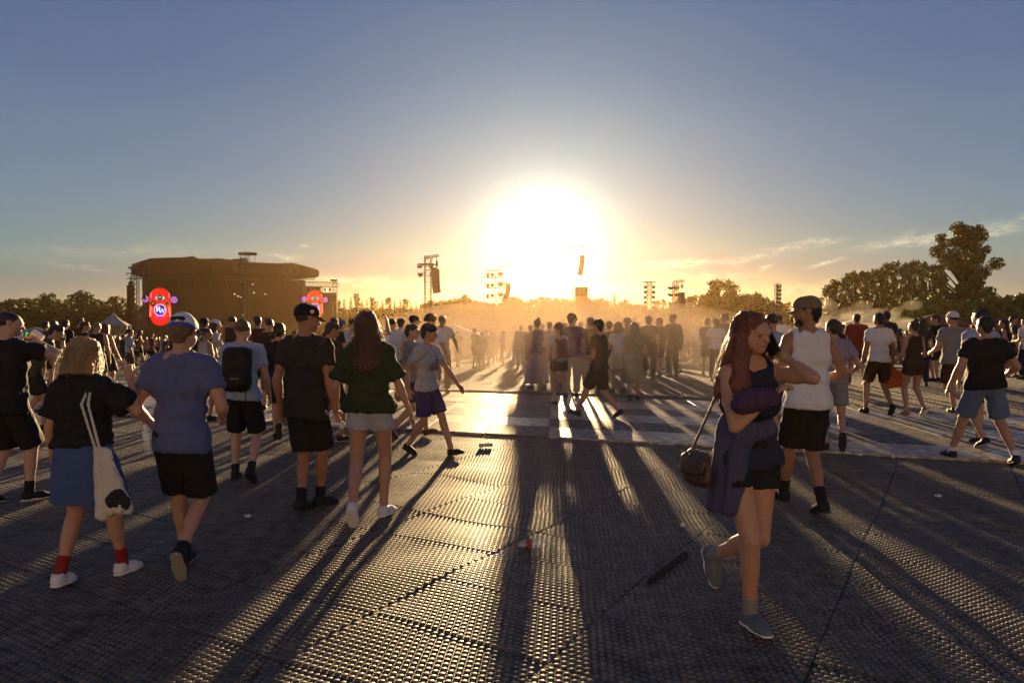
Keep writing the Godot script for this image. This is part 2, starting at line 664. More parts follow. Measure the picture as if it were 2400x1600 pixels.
# One person. Local axes: x to the person's right, y up, -z the way they face. Sizes are for a height of 1.75 m.
func person(o: Dictionary) -> Node3D:
	var h: float = o.get("h", 1.75)
	var s := h / 1.75
	var g: float = o.get("girth", 1.0) * 0.945
	var lady: bool = o.get("f", false)
	var cell: float = o.get("cell", 0.02)
	var fine := cell < 0.024
	var root := thing("person", o.label, "person", o.at, deg_to_rad(o.get("yaw", 0.0)), o.get("group", ""))
	root.scale = Vector3.ONE * s
	var feet: Array = STANCE[o.stance] if o.get("stance", "stand") is String and o.has("stance") else o.get("feet", STANCE["stand"])
	var stride: float = maxf(absf(feet[0][1] - feet[1][1]), 0.0)
	var fall: float = o.get("fall", stride * stride * 0.10)
	var pel := Vector3(0, 0.955 - fall, 0)
	var T := Basis(Vector3.RIGHT, -deg_to_rad(o.get("lean", 2.0))) * Basis(Vector3.BACK, deg_to_rad(o.get("tilt", 0.0)))
	var up := func(x: float, y: float, f: float) -> Vector3: return pel + T * Vector3(x, y - 0.955, -f)
	var sh := 0.176 if not lady else 0.148
	sh *= 0.5 + 0.5 * g
	var P := []          # the body
	var q := T * Vector3.RIGHT
	var trunk := [[0.955, 0.066, 0.100], [1.10, 0.054, 0.086], [1.27, 0.078, 0.100], [1.40, 0.116, 0.066]] if not lady else [[0.95, 0.074, 0.100], [1.10, 0.042, 0.075], [1.26, 0.064, 0.090], [1.39, 0.098, 0.056]]
	for t in trunk:
		P.append(cap(up.call(-t[1] * g, t[0], 0), up.call(t[1] * g, t[0], 0), t[2] * g, t[2] * g, 0.06))
	if lady:
		for k in [-1, 1]:
			P.append(cap(up.call(k * 0.065, 1.27, 0.07), up.call(k * 0.068, 1.262, 0.09), 0.058, 0.05, 0.04))
	var neck: Vector3 = up.call(0, 1.47, -0.015)
	for k in [-1, 1]:
		P.append(cap(neck + T * Vector3(k * 0.03, 0.01, 0), up.call(k * (sh - 0.015), 1.425, -0.005), 0.055 * (0.6 + 0.4 * g), 0.052, 0.05))
	var nod := Basis(Vector3.UP, deg_to_rad(o.get("look", 0.0))) * Basis(Vector3.RIGHT, -deg_to_rad(o.get("nod", 4.0)))
	var skull: Vector3 = up.call(0, 1.555, -0.005)
	var hd := func(x: float, y: float, f: float) -> Vector3: return skull + T * nod * Vector3(x, y - 1.555, -f)
	var H := []
	var nk := 0.056 if not lady else 0.047
	H.append(cap(neck + T * Vector3(0, -0.03, 0), hd.call(0, 1.60, -0.01), nk * (0.55 + 0.45 * g), nk * 0.96, 0.03))
	H.append(cap(hd.call(0, 1.672, -0.032), hd.call(0, 1.668, 0.022), 0.076, 0.073, 0.03))
	H.append(cap(hd.call(0, 1.640, 0.046), hd.call(0, 1.578, 0.052), 0.056, 0.040, 0.03))
	H.append(cap(hd.call(-0.028, 1.605, 0.03), hd.call(0.028, 1.605, 0.03), 0.048, 0.048, 0.03))
	H.append(cap(hd.call(0, 1.642, 0.100), hd.call(0, 1.616, 0.116), 0.009, 0.0135, 0.014))
	for k in [-1, 1]:
		H.append(flat_cap(hd.call(k * 0.077, 1.650, -0.008), hd.call(k * 0.074, 1.622, 0.0), 0.024, 0.016, 0.006, T * nod * Vector3(1, 0, -0.3), 0.42))
		H.append(cap(hd.call(k * 0.012, 1.664, 0.098), hd.call(k * 0.045, 1.662, 0.085), 0.010, 0.010, 0.015))
	H.append(cap(hd.call(-0.014, 1.590, 0.092), hd.call(0.014, 1.590, 0.092), 0.010, 0.010, 0.012))
	H.append(cap(hd.call(0, 1.563, 0.078), hd.call(0, 1.558, 0.078), 0.018, 0.014, 0.02))
	for k in [-1, 1]:
		H.append(carve_cap(cap(hd.call(k * 0.030, 1.645, 0.112), hd.call(k * 0.036, 1.645, 0.110), 0.015, 0.014)))
	var soft := []
	# arms and hands
	var wrists := []
	var elbows := []
	var shoulders := []
	for k in 2:
		var side := -1.0 if k == 0 else 1.0
		var key: String = "arml" if k == 0 else "armr"
		var w = o.get(key, "hang")
		var target: Array = ARM[w] if w is String else w
		var sp: Vector3 = up.call(side * sh, 1.415, -0.005)
		var wp := Vector3(side * target[0] * (0.6 + 0.4 * g), target[1] - fall, -target[2])
		var pole := Vector3(side * 0.5, -0.35, 1.0)
		if o.has(key + "_pole"):
			pole = o[key + "_pole"]
		var j := bend(sp, wp, 0.30, 0.262, pole)
		var el: Vector3 = j[0]
		wp = j[1]
		shoulders.append(sp)
		elbows.append(el)
		wrists.append(wp)
		var ar := (0.050 if not lady else 0.042) * (0.5 + 0.5 * g)
		P.append(cap(sp, el, ar, ar * 0.80, 0.03))
		P.append(cap(sp.lerp(el, 0.25), sp.lerp(el, 0.6), ar * 1.02, ar * 0.98, 0.02))
		P.append(cap(el, wp, ar * 0.80, 0.026 if not lady else 0.022, 0.012))
		P.append(cap(el.lerp(wp, 0.12), el.lerp(wp, 0.45), ar * 0.86, ar * 0.72, 0.015))
		var dir := (wp - el).normalized()
		var turn: Vector3 = o.get("palm" + ("l" if k == 0 else "r"), Vector3(-side, 0, 0.35))
		var lat := dir.cross(turn).normalized() * side
		hand(soft, P, wp, dir, lat, side, o.get("curl" + ("l" if k == 0 else "r"), 0.45), 0.0 if not fine else (0.0055 if cell < 0.015 else 0.008), lady)
	# legs
	var knees := []
	var ankles := []
	var toes := []
	for k in 2:
		var side := -1.0 if k == 0 else 1.0
		var ft: Array = feet[k]
		var hip := pel + Vector3(side * 0.092 * (0.5 + 0.5 * g), -0.03, 0)
		var pitch := deg_to_rad(ft[2])
		var ay: float = 0.088 * cos(pitch) + (0.13 * sin(pitch) if pitch > 0 else 0.05 * sin(-pitch)) + ft[3]
		var j := bend(hip, Vector3(ft[0], ay, -ft[1]), 0.432, 0.428, Vector3(side * 0.12, 0, -1))
		var kn: Vector3 = j[0]
		var an: Vector3 = j[1]
		knees.append(kn)
		ankles.append(an)
		var yaw := -side * deg_to_rad(ft[4])
		var fb := Basis(Vector3.UP, yaw) * Basis(Vector3.RIGHT, -pitch)
		toes.append(fb)
		var lg := (1.0 if not lady else 1.02) * (0.4 + 0.6 * g)
		P.append(cap(hip, kn, 0.086 * lg, 0.054 * lg, 0.03))
		P.append(cap(kn, an, 0.050 * lg, 0.036, 0.02))
		var back := (an - kn).normalized().cross(Vector3.RIGHT).normalized()
		if back.z < 0.0:
			back = -back
		P.append(cap(kn.lerp(an, 0.16) + back * 0.014, kn.lerp(an, 0.48) + back * 0.012, 0.048 * lg, 0.044 * lg, 0.03))
		if not o.has("shoe") or not fine:
			P.append(cap(an + fb * Vector3(0, -0.045, 0.03), an + fb * Vector3(0, -0.06, -0.13), 0.038, 0.030, 0.02))
	# far people: head and body in one field
	if fine:
		soft.append([P, cell, [], 0.0, Vector3.ONE])
		soft.append([H, 0.0075 if cell < 0.015 else 0.012, [], 0.0, Vector3.ONE])
	else:
		soft.append([P + H, cell, [], 0.0, Vector3.ONE])
	var tone: StandardMaterial3D = skin(SKIN[o.get("skin", "fair")])
	jobs.append([part("body", null, tone, root), soft])
	dress(root, o, up, hd, T, nod, g, lady, cell, sh, shoulders, elbows, wrists, knees, ankles, toes, pel, fine)
	if o.has("key"):
		held[o.key] = {"root": root, "wrist": wrists, "elbow": elbows, "hd": hd, "up": up, "T": T, "B": T * nod, "shoulder": shoulders, "pel": pel}
	return root

func hand(soft: Array, P: Array, wp: Vector3, dir: Vector3, lat: Vector3, side: float, curl: float, cell: float, lady: bool) -> void:
	var nrm := dir.cross(lat).normalized()          # towards the back or the palm
	var z := 0.92 if not lady else 0.82
	if cell == 0.0:
		P.append(flat_cap(wp + dir * 0.02, wp + dir * 0.10 * z, 0.036 * z, 0.032 * z, 0.01, nrm, 0.55))
		P.append(cap(wp + dir * 0.03, wp + dir * 0.08 * z + lat * 0.05, 0.013, 0.010, 0.01))
		return
	var F := []
	F.append(cap(wp - dir * 0.03, wp + dir * 0.015, 0.024 * z, 0.026 * z, 0.01))
	F.append(flat_cap(wp + dir * 0.018, wp + dir * 0.075 * z, 0.034 * z, 0.040 * z, 0.02, nrm, 0.40))
	var inner := nrm * (1.0 if nrm.dot(Vector3(-side, 0, 0)) > 0.0 else -1.0)
	var lens := [0.066, 0.076, 0.071, 0.055]
	for i in 4:
		var k := wp + dir * (0.085 - 0.004 * absf(i - 1.3)) * z + lat * (0.030 - 0.0205 * i) * z
		var a := dir
		var p := k
		for seg in 3:
			a = (a + inner * tan(curl * (0.55 if seg == 0 else 0.75))).normalized()
			var nx: Vector3 = p + a * lens[i] * z * [0.46, 0.30, 0.24][seg]
			F.append(cap(p, nx, 0.0092 - seg * 0.0008, 0.0086 - seg * 0.0009, 0.005))
			p = nx
	var t0 := wp + dir * 0.028 + lat * 0.024 * z
	var t1 := t0 + (dir * 0.55 + lat * 0.75 + inner * 0.25).normalized() * 0.042 * z
	var t2 := t1 + (dir * 0.9 + lat * 0.25 + inner * (0.25 + curl * 0.4)).normalized() * 0.034 * z
	F.append(cap(t0, t1, 0.0135, 0.0105, 0.012))
	F.append(cap(t1, t2, 0.0100, 0.0085, 0.005))
	soft.append([F, cell, [], 0.0, Vector3.ONE])

func soft_part(called: String, prims: Array, cell: float, m: Material, root: Node3D, planes := [], wrinkle := 0.0, freq := Vector3(9, 5, 9)) -> MeshInstance3D:
	var o := part(called, null, m, root)
	jobs.append([o, [[prims, cell, planes, wrinkle, freq]]])
	return o

func dress(root: Node3D, o: Dictionary, up: Callable, hd: Callable, T: Basis, nod: Basis, g: float, lady: bool, cell: float, sh: float, shoulders: Array, elbows: Array, wrists: Array, knees: Array, ankles: Array, toes: Array, pel: Vector3, fine: bool) -> void:
	var ydir := T * Vector3.UP
	var coarse := maxf(cell, 0.0135)
	# --- top
	var top: Array = o.get("top", ["tee", Color(0.5, 0.5, 0.5)])
	var kind: String = top[0]
	var hem: float = top[2] if top.size() > 2 else (0.86 if not lady else 0.93)
	var loose: float = top[3] if top.size() > 3 else 1.0
	if kind != "none":
		var S := []
		var e := 0.0085 * loose
		var rows := [[0.955, 0.068, 0.103], [1.10, 0.062, 0.094], [1.27, 0.080, 0.102], [1.395, 0.114, 0.068]] if not lady else [[0.955, 0.070, 0.098], [1.10, 0.047, 0.080], [1.26, 0.066, 0.093], [1.385, 0.096, 0.057]]
		for t in rows:
			var ease: float = e * (1.5 if t[0] < 1.2 else 1.0)
			S.append(cap(up.call(-t[1] * g - e * 0.5, t[0], 0.0), up.call(t[1] * g + e * 0.5, t[0], 0.0), t[2] * g + ease, t[2] * g + ease, 0.055))
		if hem < 0.93:
			S.append(cap(up.call(-0.072 * g - e * 0.5, hem + 0.02, 0), up.call(0.072 * g + e * 0.5, hem + 0.02, 0), 0.102 * g + e * 1.7, 0.102 * g + e * 1.7, 0.055))
		if lady:
			for k in [-1, 1]:
				S.append(cap(up.call(k * 0.062, 1.265, 0.075), up.call(k * 0.065, 1.255, 0.095), 0.066, 0.058, 0.06))
		var neck: Vector3 = up.call(0, 1.47, -0.015)
		var width: float = 0.02 if kind != "tank" else 0.045
		for k in 2:
			var side := -1.0 if k == 0 else 1.0
			var tip: Vector3 = up.call(side * (sh - 0.01), 1.425, -0.005)
			if kind == "tank":
				tip = up.call(side * (sh - 0.065), 1.44, -0.005)
			S.append(cap(neck + T * Vector3(side * width, -0.012, 0), tip, 0.062 + e * 0.35, 0.059 + e * 0.4, 0.05))
			if kind == "tee" or kind == "long":
				var len_: float = o.get("sleeve", 0.58)
				var a: Vector3 = shoulders[k]
				var b: Vector3 = a.lerp(elbows[k], len_)
				var ar := (0.058 if not lady else 0.050) * (0.5 + 0.5 * g) + e * 0.9
				var p := cap(a, a.lerp(elbows[k], len_ + 0.12), ar, ar * (0.98 + 0.08 * loose), 0.04)
				S.append(cut_cap(p, b, elbows[k] - a))
				if kind == "long":
					S.append(cap(a.lerp(elbows[k], 0.5), elbows[k], ar, ar * 0.95, 0.03))
					S.append(cut_cap(cap(elbows[k], wrists[k], ar * 0.95, ar * 0.8, 0.03), wrists[k], wrists[k] - elbows[k]))
			elif kind == "tank":
				S.append(carve_cap(cap(up.call(side * (sh + 0.035), 1.50, 0.0), up.call(side * (sh + 0.022), 1.30, 0.0), 0.072, 0.052)))
		if kind == "tank" or lady:
			S.append(carve_cap(cap(up.call(0, 1.52, -0.02), up.call(0, 1.50, 0.10), 0.072 if kind == "tank" else 0.062, 0.075)))
		else:
			S.append(carve_cap(cap(up.call(0, 1.515, -0.02), up.call(0, 1.50, 0.06), 0.060, 0.062)))
		soft_part("shirt" if kind != "tank" else "vest", S, coarse, cloth(top[1]), root, [[up.call(0, hem, 0), -ydir + T * Vector3(0.08 * (1 if g > 1 else -1), 0, 0.05)]], 0.0045 * loose + 0.0025, Vector3(7, 5, 7))
	# --- bottom
	var bot: Array = o.get("bot", ["shorts", Color(0.02, 0.02, 0.025)])
	var leg: float = bot[2] if bot.size() > 2 else 0.82
	var wide: float = bot[3] if bot.size() > 3 else 1.0
	var B := []
	var waist: float = 1.06 if lady else 1.02
	var plan := [[up.call(0, waist, 0), ydir]]
	B.append(cap(up.call(-0.070 * g, 0.965, 0), up.call(0.070 * g, 0.965, 0), 0.108 * g, 0.108 * g, 0.05))
	B.append(cap(up.call(-0.054 * g, 1.06, 0), up.call(0.054 * g, 1.06, 0), 0.090 * g, 0.090 * g, 0.05))
	if bot[0] == "skirt":
		var low: float = 0.955 - leg * 0.45
		var sway: float = (knees[0].x + knees[1].x) * 0.5
		var mid: Vector3 = (knees[0] + knees[1]) * 0.5 * 0.6
		for i in 4:
			var t := (i + 1) / 4.0
			var y := lerpf(0.955, low - 0.03, t)
			var rad := (0.118 + 0.030 * wide * t) * (0.5 + 0.5 * g)
			B.append(cap(Vector3(-0.085 * g - 0.03 * t * wide + sway * t, y, mid.z * t), Vector3(0.085 * g + 0.03 * t * wide + sway * t, y, mid.z * t), rad, rad, 0.08))
		plan.append([Vector3(0, low, 0), Vector3.DOWN])
	else:
		for k in 2:
			var side := -1.0 if k == 0 else 1.0
			var hip := pel + Vector3(side * 0.088 * (0.5 + 0.5 * g), -0.03, 0)
			var r0 := 0.102 * (0.4 + 0.6 * g)
			var r1 := (0.074 + 0.018 * wide) * (0.4 + 0.6 * g)
			if bot[0] == "pants":
				B.append(cap(hip, knees[k], r0, r1 * 0.92, 0.04))
				B.append(cut_cap(cap(knees[k], ankles[k], r1 * 0.9, r1 * 0.72, 0.04), ankles[k] + Vector3(0, 0.02, 0), Vector3.DOWN))
			else:
				var end := hip.lerp(knees[k], leg)
				var far: Vector3 = hip.lerp(knees[k], minf(leg + 0.15, 1.1))
				B.append(cut_cap(cap(hip, far, r0, lerpf(r0, r1, leg) + 0.004 * wide, 0.04), end, knees[k] - hip))
	soft_part({"skirt": "skirt", "pants": "trousers"}.get(bot[0], "shorts"), B, coarse, cloth(bot[1]), root, plan, 0.005, Vector3(9, 5, 9))
	# --- shoes and socks
	if fine and o.has("shoe"):
		var c: Color = o.shoe
		var pale: Color = o.get("sole", Color(0.02, 0.02, 0.02))
		for k in 2:
			var an: Vector3 = ankles[k]
			var fb: Basis = toes[k]
			var at := func(x: float, y: float, f: float) -> Vector3: return an + fb * Vector3(x, y, -f)
			var F := []
			F.append(cap(at.call(0, -0.012, -0.018), at.call(0, -0.05, -0.028), 0.041, 0.040, 0.02))
			F.append(cap(at.call(0, -0.045, 0.0), at.call(0, -0.055, 0.10), 0.042, 0.041, 0.03))
			F.append(flat_cap(at.call(0, -0.062, 0.08), at.call(0, -0.066, 0.145), 0.045, 0.037, 0.03, fb * Vector3.UP, 0.75))
			var shoe := soft_part("shoe", F, 0.009 if cell < 0.015 else 0.014, cloth(c, 0.25), root, [[at.call(0, -0.078, 0), fb * Vector3.DOWN], [at.call(0, 0.012, 0), fb * Vector3(0, 1, 0.25)]], 0.0012, Vector3(30, 30, 30))
			var L := []
			L.append(flat_cap(at.call(0, -0.080, -0.03), at.call(0, -0.080, 0.08), 0.042, 0.044, 0.02, fb * Vector3.UP, 0.35))
			L.append(flat_cap(at.call(0, -0.080, 0.07), at.call(0, -0.080, 0.145), 0.047, 0.040, 0.02, fb * Vector3.UP, 0.35))
			soft_part("sole", L, 0.009 if cell < 0.015 else 0.012, plain(pale.r, pale.g, pale.b, 0.7), shoe, [[at.call(0, -0.088, 0), fb * Vector3.DOWN]])
			if o.has("sock"):
				var high: float = o.get("sock_high", 0.10)
				var sd: Vector3 = (knees[k] - an).normalized()
				soft_part("sock", [cut_cap(cap(an - sd * 0.02, an + sd * (high + 0.05), 0.042, 0.046, 0.01), an + sd * high, sd)], 0.01, cloth(o.sock), root)
	elif not fine and o.has("shoe"):
		var F := []
		for k in 2:
			var an: Vector3 = ankles[k]
			var fb: Basis = toes[k]
			F.append(cap(an + fb * Vector3(0, -0.05, 0.02), an + fb * Vector3(0, -0.058, -0.13), 0.048, 0.042, 0.02))
		soft_part("shoes", F, cell, cloth(o.shoe), root)
	hair_and_hat(root, o, hd, T, nod, cell, fine, up)

func hair_and_hat(root: Node3D, o: Dictionary, hd: Callable, T: Basis, nod: Basis, cell: float, fine: bool, up: Callable) -> void:
	var style: String = o.get("hair", "short")
	var B := T * nod
	var hc := (0.009 if cell < 0.015 else 0.014) if fine else cell
	var c: Color = HAIR[o.get("hairc", "brown")]
	var m := hair_material(c)
	var face := [[hd.call(0, 1.712, 0.074), B * Vector3(0, -0.62, -0.785)]]       # hairline from forehead to nape
	var R := []
	match style:
		"bald":
			pass
		"buzz":
			R.append(cap(hd.call(0, 1.674, -0.034), hd.call(0, 1.670, 0.016), 0.0785, 0.0755, 0.02))
			soft_part("hair", R, hc, m, root, face, 0.0, Vector3.ONE)
		"short":
			R.append(cap(hd.call(0, 1.680, -0.034), hd.call(0, 1.680, 0.016), 0.083, 0.080, 0.02))
			R.append(cap(hd.call(0, 1.70, 0.05), hd.call(0.01, 1.725, 0.03), 0.035, 0.04, 0.03))
			R.append(cap(hd.call(0, 1.62, -0.055), hd.call(0, 1.585, -0.045), 0.055, 0.045, 0.03))
			soft_part("hair", R, hc, m, root, face, -0.007, Vector3(28, 18, 28))
		"curly":
			for i in 26:
				var a := i * 2.4
				var e := acos(1.0 - (i + 0.5) / 22.0)
				var p: Vector3 = hd.call(sin(e) * cos(a) * 0.085, 1.675 + cos(e) * 0.085, -0.01 - sin(e) * sin(a) * 0.085)
				R.append(cap(p, p, 0.036, 0.036, 0.02))
			soft_part("hair", R, hc, m, root, face, -0.016, Vector3(38, 38, 38))
		"bun":
			R.append(cap(hd.call(0, 1.676, -0.034), hd.call(0, 1.676, 0.016), 0.081, 0.078, 0.02))
			R.append(cap(hd.call(0, 1.60, -0.06), hd.call(0, 1.64, -0.07), 0.045, 0.05, 0.03))
			R.append(cap(hd.call(0, 1.745, -0.075), hd.call(0.005, 1.755, -0.085), 0.043, 0.040, 0.015))
			soft_part("hair", R, hc, m, root, face, -0.006, Vector3(30, 12, 30))
		"tail":
			R.append(cap(hd.call(0, 1.676, -0.034), hd.call(0, 1.676, 0.016), 0.081, 0.078, 0.02))
			R.append(cap(hd.call(0, 1.68, -0.11), hd.call(0.01, 1.50, -0.13), 0.035, 0.022, 0.02))
			soft_part("hair", R, hc, m, root, face, -0.006, Vector3(30, 12, 30))
		"bob":
			R.append(cap(hd.call(0, 1.682, -0.034), hd.call(0, 1.682, 0.012), 0.086, 0.082, 0.03))
			for k in [-1, 1]:
				R.append(flat_cap(hd.call(k * 0.062, 1.66, -0.01), hd.call(k * 0.088, 1.515, -0.02), 0.048, 0.046, 0.04, B * Vector3.RIGHT, 0.75))
			R.append(flat_cap(hd.call(-0.03, 1.64, -0.065), hd.call(-0.045, 1.505, -0.085), 0.068, 0.064, 0.04, B * Vector3.BACK, 0.7))
			R.append(flat_cap(hd.call(0.03, 1.64, -0.065), hd.call(0.045, 1.50, -0.085), 0.068, 0.064, 0.04, B * Vector3.BACK, 0.7))
			soft_part("hair", R, hc, m, root, [[hd.call(0, 1.715, 0.068), B * Vector3(0, -0.25, -0.97)], [hd.call(0, 1.488, 0), B * Vector3(0.1, -1, 0)]], -0.008, Vector3(30, 4, 30))
		"long":
			var low: float = o.get("hair_low", 1.30)
			R.append(cap(hd.call(0, 1.682, -0.034), hd.call(0, 1.682, 0.012), 0.085, 0.081, 0.03))
			var drape: Vector3 = up.call(0.0, low, -0.125)
			for k in [-1, 1]:
				R.append(flat_cap(hd.call(k * 0.055, 1.65, -0.02), hd.call(k * 0.072, 1.50, -0.03), 0.046, 0.045, 0.04, B * Vector3.RIGHT, 0.7))
				R.append(flat_cap(hd.call(k * 0.066, 1.52, -0.04), drape + T * Vector3(k * 0.075, 0, -0.01), 0.05, 0.042, 0.04, T * Vector3.BACK, 0.6))
			R.append(flat_cap(hd.call(0, 1.64, -0.07), drape + T * Vector3(0, -0.02, 0), 0.080, 0.066, 0.04, T * Vector3.BACK, 0.55))
			var cutoff := [[hd.call(0, 1.715, 0.068), B * Vector3(0, -0.25, -0.97)]]
			if o.has("lock"):
				cutoff = []
				var k: float = o.lock
				R.append(carve_cap(cap(hd.call(-0.02, 1.66, 0.10), hd.call(-0.01, 1.58, 0.11), 0.062, 0.06)))
				R.append(flat_cap(hd.call(k * 0.070, 1.60, 0.01), up.call(k * 0.115, 1.36, 0.085), 0.046, 0.048, 0.04, T * Vector3(0.4 * k, 0, -1), 0.62))
				R.append(flat_cap(up.call(k * 0.115, 1.36, 0.085), up.call(k * 0.125, 1.20, 0.105), 0.048, 0.03, 0.04, T * Vector3(0.4 * k, 0, -1), 0.6))
				R.append(flat_cap(hd.call(k * 0.075, 1.58, -0.03), up.call(k * 0.185, 1.32, -0.02), 0.05, 0.040, 0.04, T * Vector3.BACK, 0.7))
			soft_part("hair", R, hc, m, root, cutoff, -0.009, Vector3(30, 3.5, 30))
	if o.get("wisps", 0) > 0:
		part("hair_strands", strands(o.wisps, hd, up, T, B, o.get("hair_low", 1.50), style), m, root)
	if o.has("beard"):
		soft_part("beard", [cap(hd.call(-0.03, 1.575, 0.055), hd.call(0.03, 1.575, 0.055), 0.038, 0.038, 0.02), cap(hd.call(0, 1.56, 0.06), hd.call(0, 1.55, 0.07), 0.03, 0.026, 0.02)], hc, m, root, [[hd.call(0, 1.59, 0), B * Vector3.UP]], 0.004, Vector3(30, 30, 30))
	# --- hat
	if o.has("cap"):
		var back: bool = o.get("cap_back", false)
		var way := -1.0 if back else 1.0
		var cc: Color = o.cap
		var D := [cap(hd.call(0, 1.690, -0.034), hd.call(0, 1.690, 0.020), 0.087, 0.083, 0.02)]
		var rim := [[hd.call(0, 1.672, 0.0), B * Vector3(0, -1, -0.12)]]
		if back:
			D.append(carve_cap(cap(hd.call(-0.02, 1.672, 0.115), hd.call(0.02, 1.672, 0.115), 0.034, 0.034)))
		var dome := soft_part("cap", D, hc, cloth(cc), root, rim, 0.0015, Vector3(20, 20, 20))
		var bc: Color = o.get("brim", cc)
		var V := [flat_cap(hd.call(-0.035, 1.672, way * 0.062), hd.call(0.035, 1.672, way * 0.062), 0.062, 0.062, 0.02, B * Vector3(0, 1, -0.32 * way), 0.12 if fine else 0.35),
			flat_cap(hd.call(0, 1.666, way * 0.07), hd.call(0, 1.655, way * 0.125), 0.070, 0.052, 0.03, B * Vector3(0, 1, -0.22 * way), 0.12 if fine else 0.35)]
		soft_part("brim", V, minf(hc, 0.007) if fine else hc * 0.7, cloth(bc), dome)
	if o.has("glasses"):
		var f := Faces.new()
		for k in [-1, 1]:
			var cpt: Vector3 = hd.call(k * 0.034, 1.642, 0.112)
			for i in 10:
				var a := TAU * i / 10
				var b2 := TAU * (i + 1) / 10
				f.bar(cpt + B * Vector3(cos(a) * 0.026, sin(a) * 0.020, 0), cpt + B * Vector3(cos(b2) * 0.026, sin(b2) * 0.020, 0), 0.004)
			f.bar(hd.call(k * 0.060, 1.648, 0.110), hd.call(k * 0.079, 1.648, 0.0), 0.004)
		f.bar(hd.call(-0.008, 1.648, 0.113), hd.call(0.008, 1.648, 0.113), 0.004)
		part("glasses", f.mesh(), plain(0.01, 0.01, 0.01, 0.3), root)
	if o.get("face", false):
		for k in [-1, 1]:
			soft_part("eye", [cap(hd.call(k * 0.031, 1.643, 0.089), hd.call(k * 0.033, 1.643, 0.089), 0.0115, 0.0115, 0.01)], 0.004, plain(0.09, 0.06, 0.045, 0.25), root)
			soft_part("brow", [flat_cap(hd.call(k * 0.014, 1.663, 0.104), hd.call(k * 0.048, 1.665, 0.091), 0.0055, 0.004, 0.01, B * Vector3.FORWARD, 0.8)], 0.003, m, root)
		soft_part("mouth", [cap(hd.call(-0.018, 1.589, 0.0965), hd.call(0.018, 1.589, 0.0965), 0.0055, 0.0055, 0.004), cap(hd.call(0, 1.587, 0.099), hd.call(0, 1.587, 0.099), 0.007, 0.007, 0.004)], 0.003, plain(0.22, 0.07, 0.06, 0.4), root)

# Loose single hairs round the head, thin ribbons that bow outwards.
func strands(count: int, hd: Callable, up: Callable, T: Basis, B: Basis, low: float, style: String) -> ArrayMesh:
	var r := RandomNumberGenerator.new()
	r.seed = 55
	var v := PackedVector3Array()
	var n := PackedVector3Array()
	var ix := PackedInt32Array()
	for i in count:
		var a := r.randf_range(-2.4, 2.4)                      # round the head, 0 at the back
		var start: Vector3 = hd.call(sin(a) * 0.06, 1.735 + r.randf_range(-0.02, 0.03), -0.02 - cos(a) * 0.06)
		var end: Vector3
		if style == "long":
			end = up.call(sin(a) * 0.13 + r.randf_range(-0.05, 0.05), low + r.randf_range(-0.06, 0.12), -0.11 * cos(a) - 0.04 + r.randf_range(-0.03, 0.02))
		else:
			end = hd.call(sin(a) * 0.135 + r.randf_range(-0.02, 0.02), 1.50 + r.randf_range(-0.025, 0.05), -0.03 - cos(a) * 0.13)
		var out: Vector3 = (B * Vector3(sin(a), 0.1, cos(a))).normalized() * r.randf_range(0.012, 0.05)
		var w := r.randf_range(0.0010, 0.0026)
		var k := v.size()
		for j in 7:
			var t := j / 6.0
			var p := start.lerp(end, t) + out * sin(t * PI * 0.8) + T * Vector3(sin(t * 9.0 + i) * 0.006, 0, cos(t * 7.0 + i) * 0.006) * t
			var side := (end - start).cross(out).normalized() * w * (1.0 - 0.7 * t)
			v.append(p - side)
			v.append(p + side)
			n.append(out.normalized())
			n.append(out.normalized())
			if j < 6:
				ix.append_array([k + j * 2, k + j * 2 + 3, k + j * 2 + 1, k + j * 2, k + j * 2 + 2, k + j * 2 + 3])
	var arr := []
	arr.resize(Mesh.ARRAY_MAX)
	arr[Mesh.ARRAY_VERTEX] = v
	arr[Mesh.ARRAY_NORMAL] = n
	arr[Mesh.ARRAY_INDEX] = ix
	var m := ArrayMesh.new()
	m.add_surface_from_arrays(Mesh.PRIMITIVE_TRIANGLES, arr)
	return m

# ---------------------------------------------------------------- the ground and the two kinds of temporary floor

func drop(x: float, d: float) -> float:
	var d0 := 12.0 + clampf((x + 6.0) / 10.0, 0, 1) * 9.0
	var t := d - d0
	if t <= 0.0:
		return 0.0
	if t < 60.0:
		return 0.032 * t * t / (t + 3.0)
	return 0.032 * 3600.0 / 63.0 + 1.1 * (1.0 - exp(-(t - 60.0) * 0.028 / 1.1))

func deck_across(x: float, d: float) -> float:   # metres behind the walkway's front edge
	return (d - DECK_AT.y) * cos(DECK_TURN) + (x - DECK_AT.x) * sin(DECK_TURN)

func floor_y(x: float, d: float) -> float:       # what a foot stands on
	var u := deck_across(x, d)
	if u >= 0.0 and u <= 5.55:
		return DECK_TOP
	if u < 0.0:
		return wave(x, -d) + 0.008
	return -drop(x, d) + 0.004 + 0.012 * noise.get_noise_2d(x * 0.8, d * 0.8)

func wave(x: float, z: float) -> float:
	var flat := smoothstep(-0.6, -2.2, deck_across(x, -z))
	return flat * 0.030 * noise.get_noise_2d(x * 0.42 + 3.0, z * 0.30) + flat * 0.010 * noise.get_noise_2d(x * 1.3, z * 1.1 + 9.0)

func surface(key: String, c: Color, tex: Texture2D, scale: float, rough: float, relief: Texture2D = null, depth := 1.0, spec := 0.5, wear: Texture2D = null) -> StandardMaterial3D:
	if not M.has(key):
		var m := StandardMaterial3D.new()
		m.albedo_color = c.linear_to_srgb()
		m.albedo_texture = tex
		m.uv1_triplanar = true
		m.uv1_world_triplanar = true
		m.uv1_scale = Vector3.ONE * scale
		m.roughness = rough
		m.metallic_specular = spec
		if wear:
			m.roughness_texture = wear
		if relief:
			m.normal_enabled = true
			m.normal_texture = relief
			m.normal_scale = depth
		M[key] = m
	return M[key]

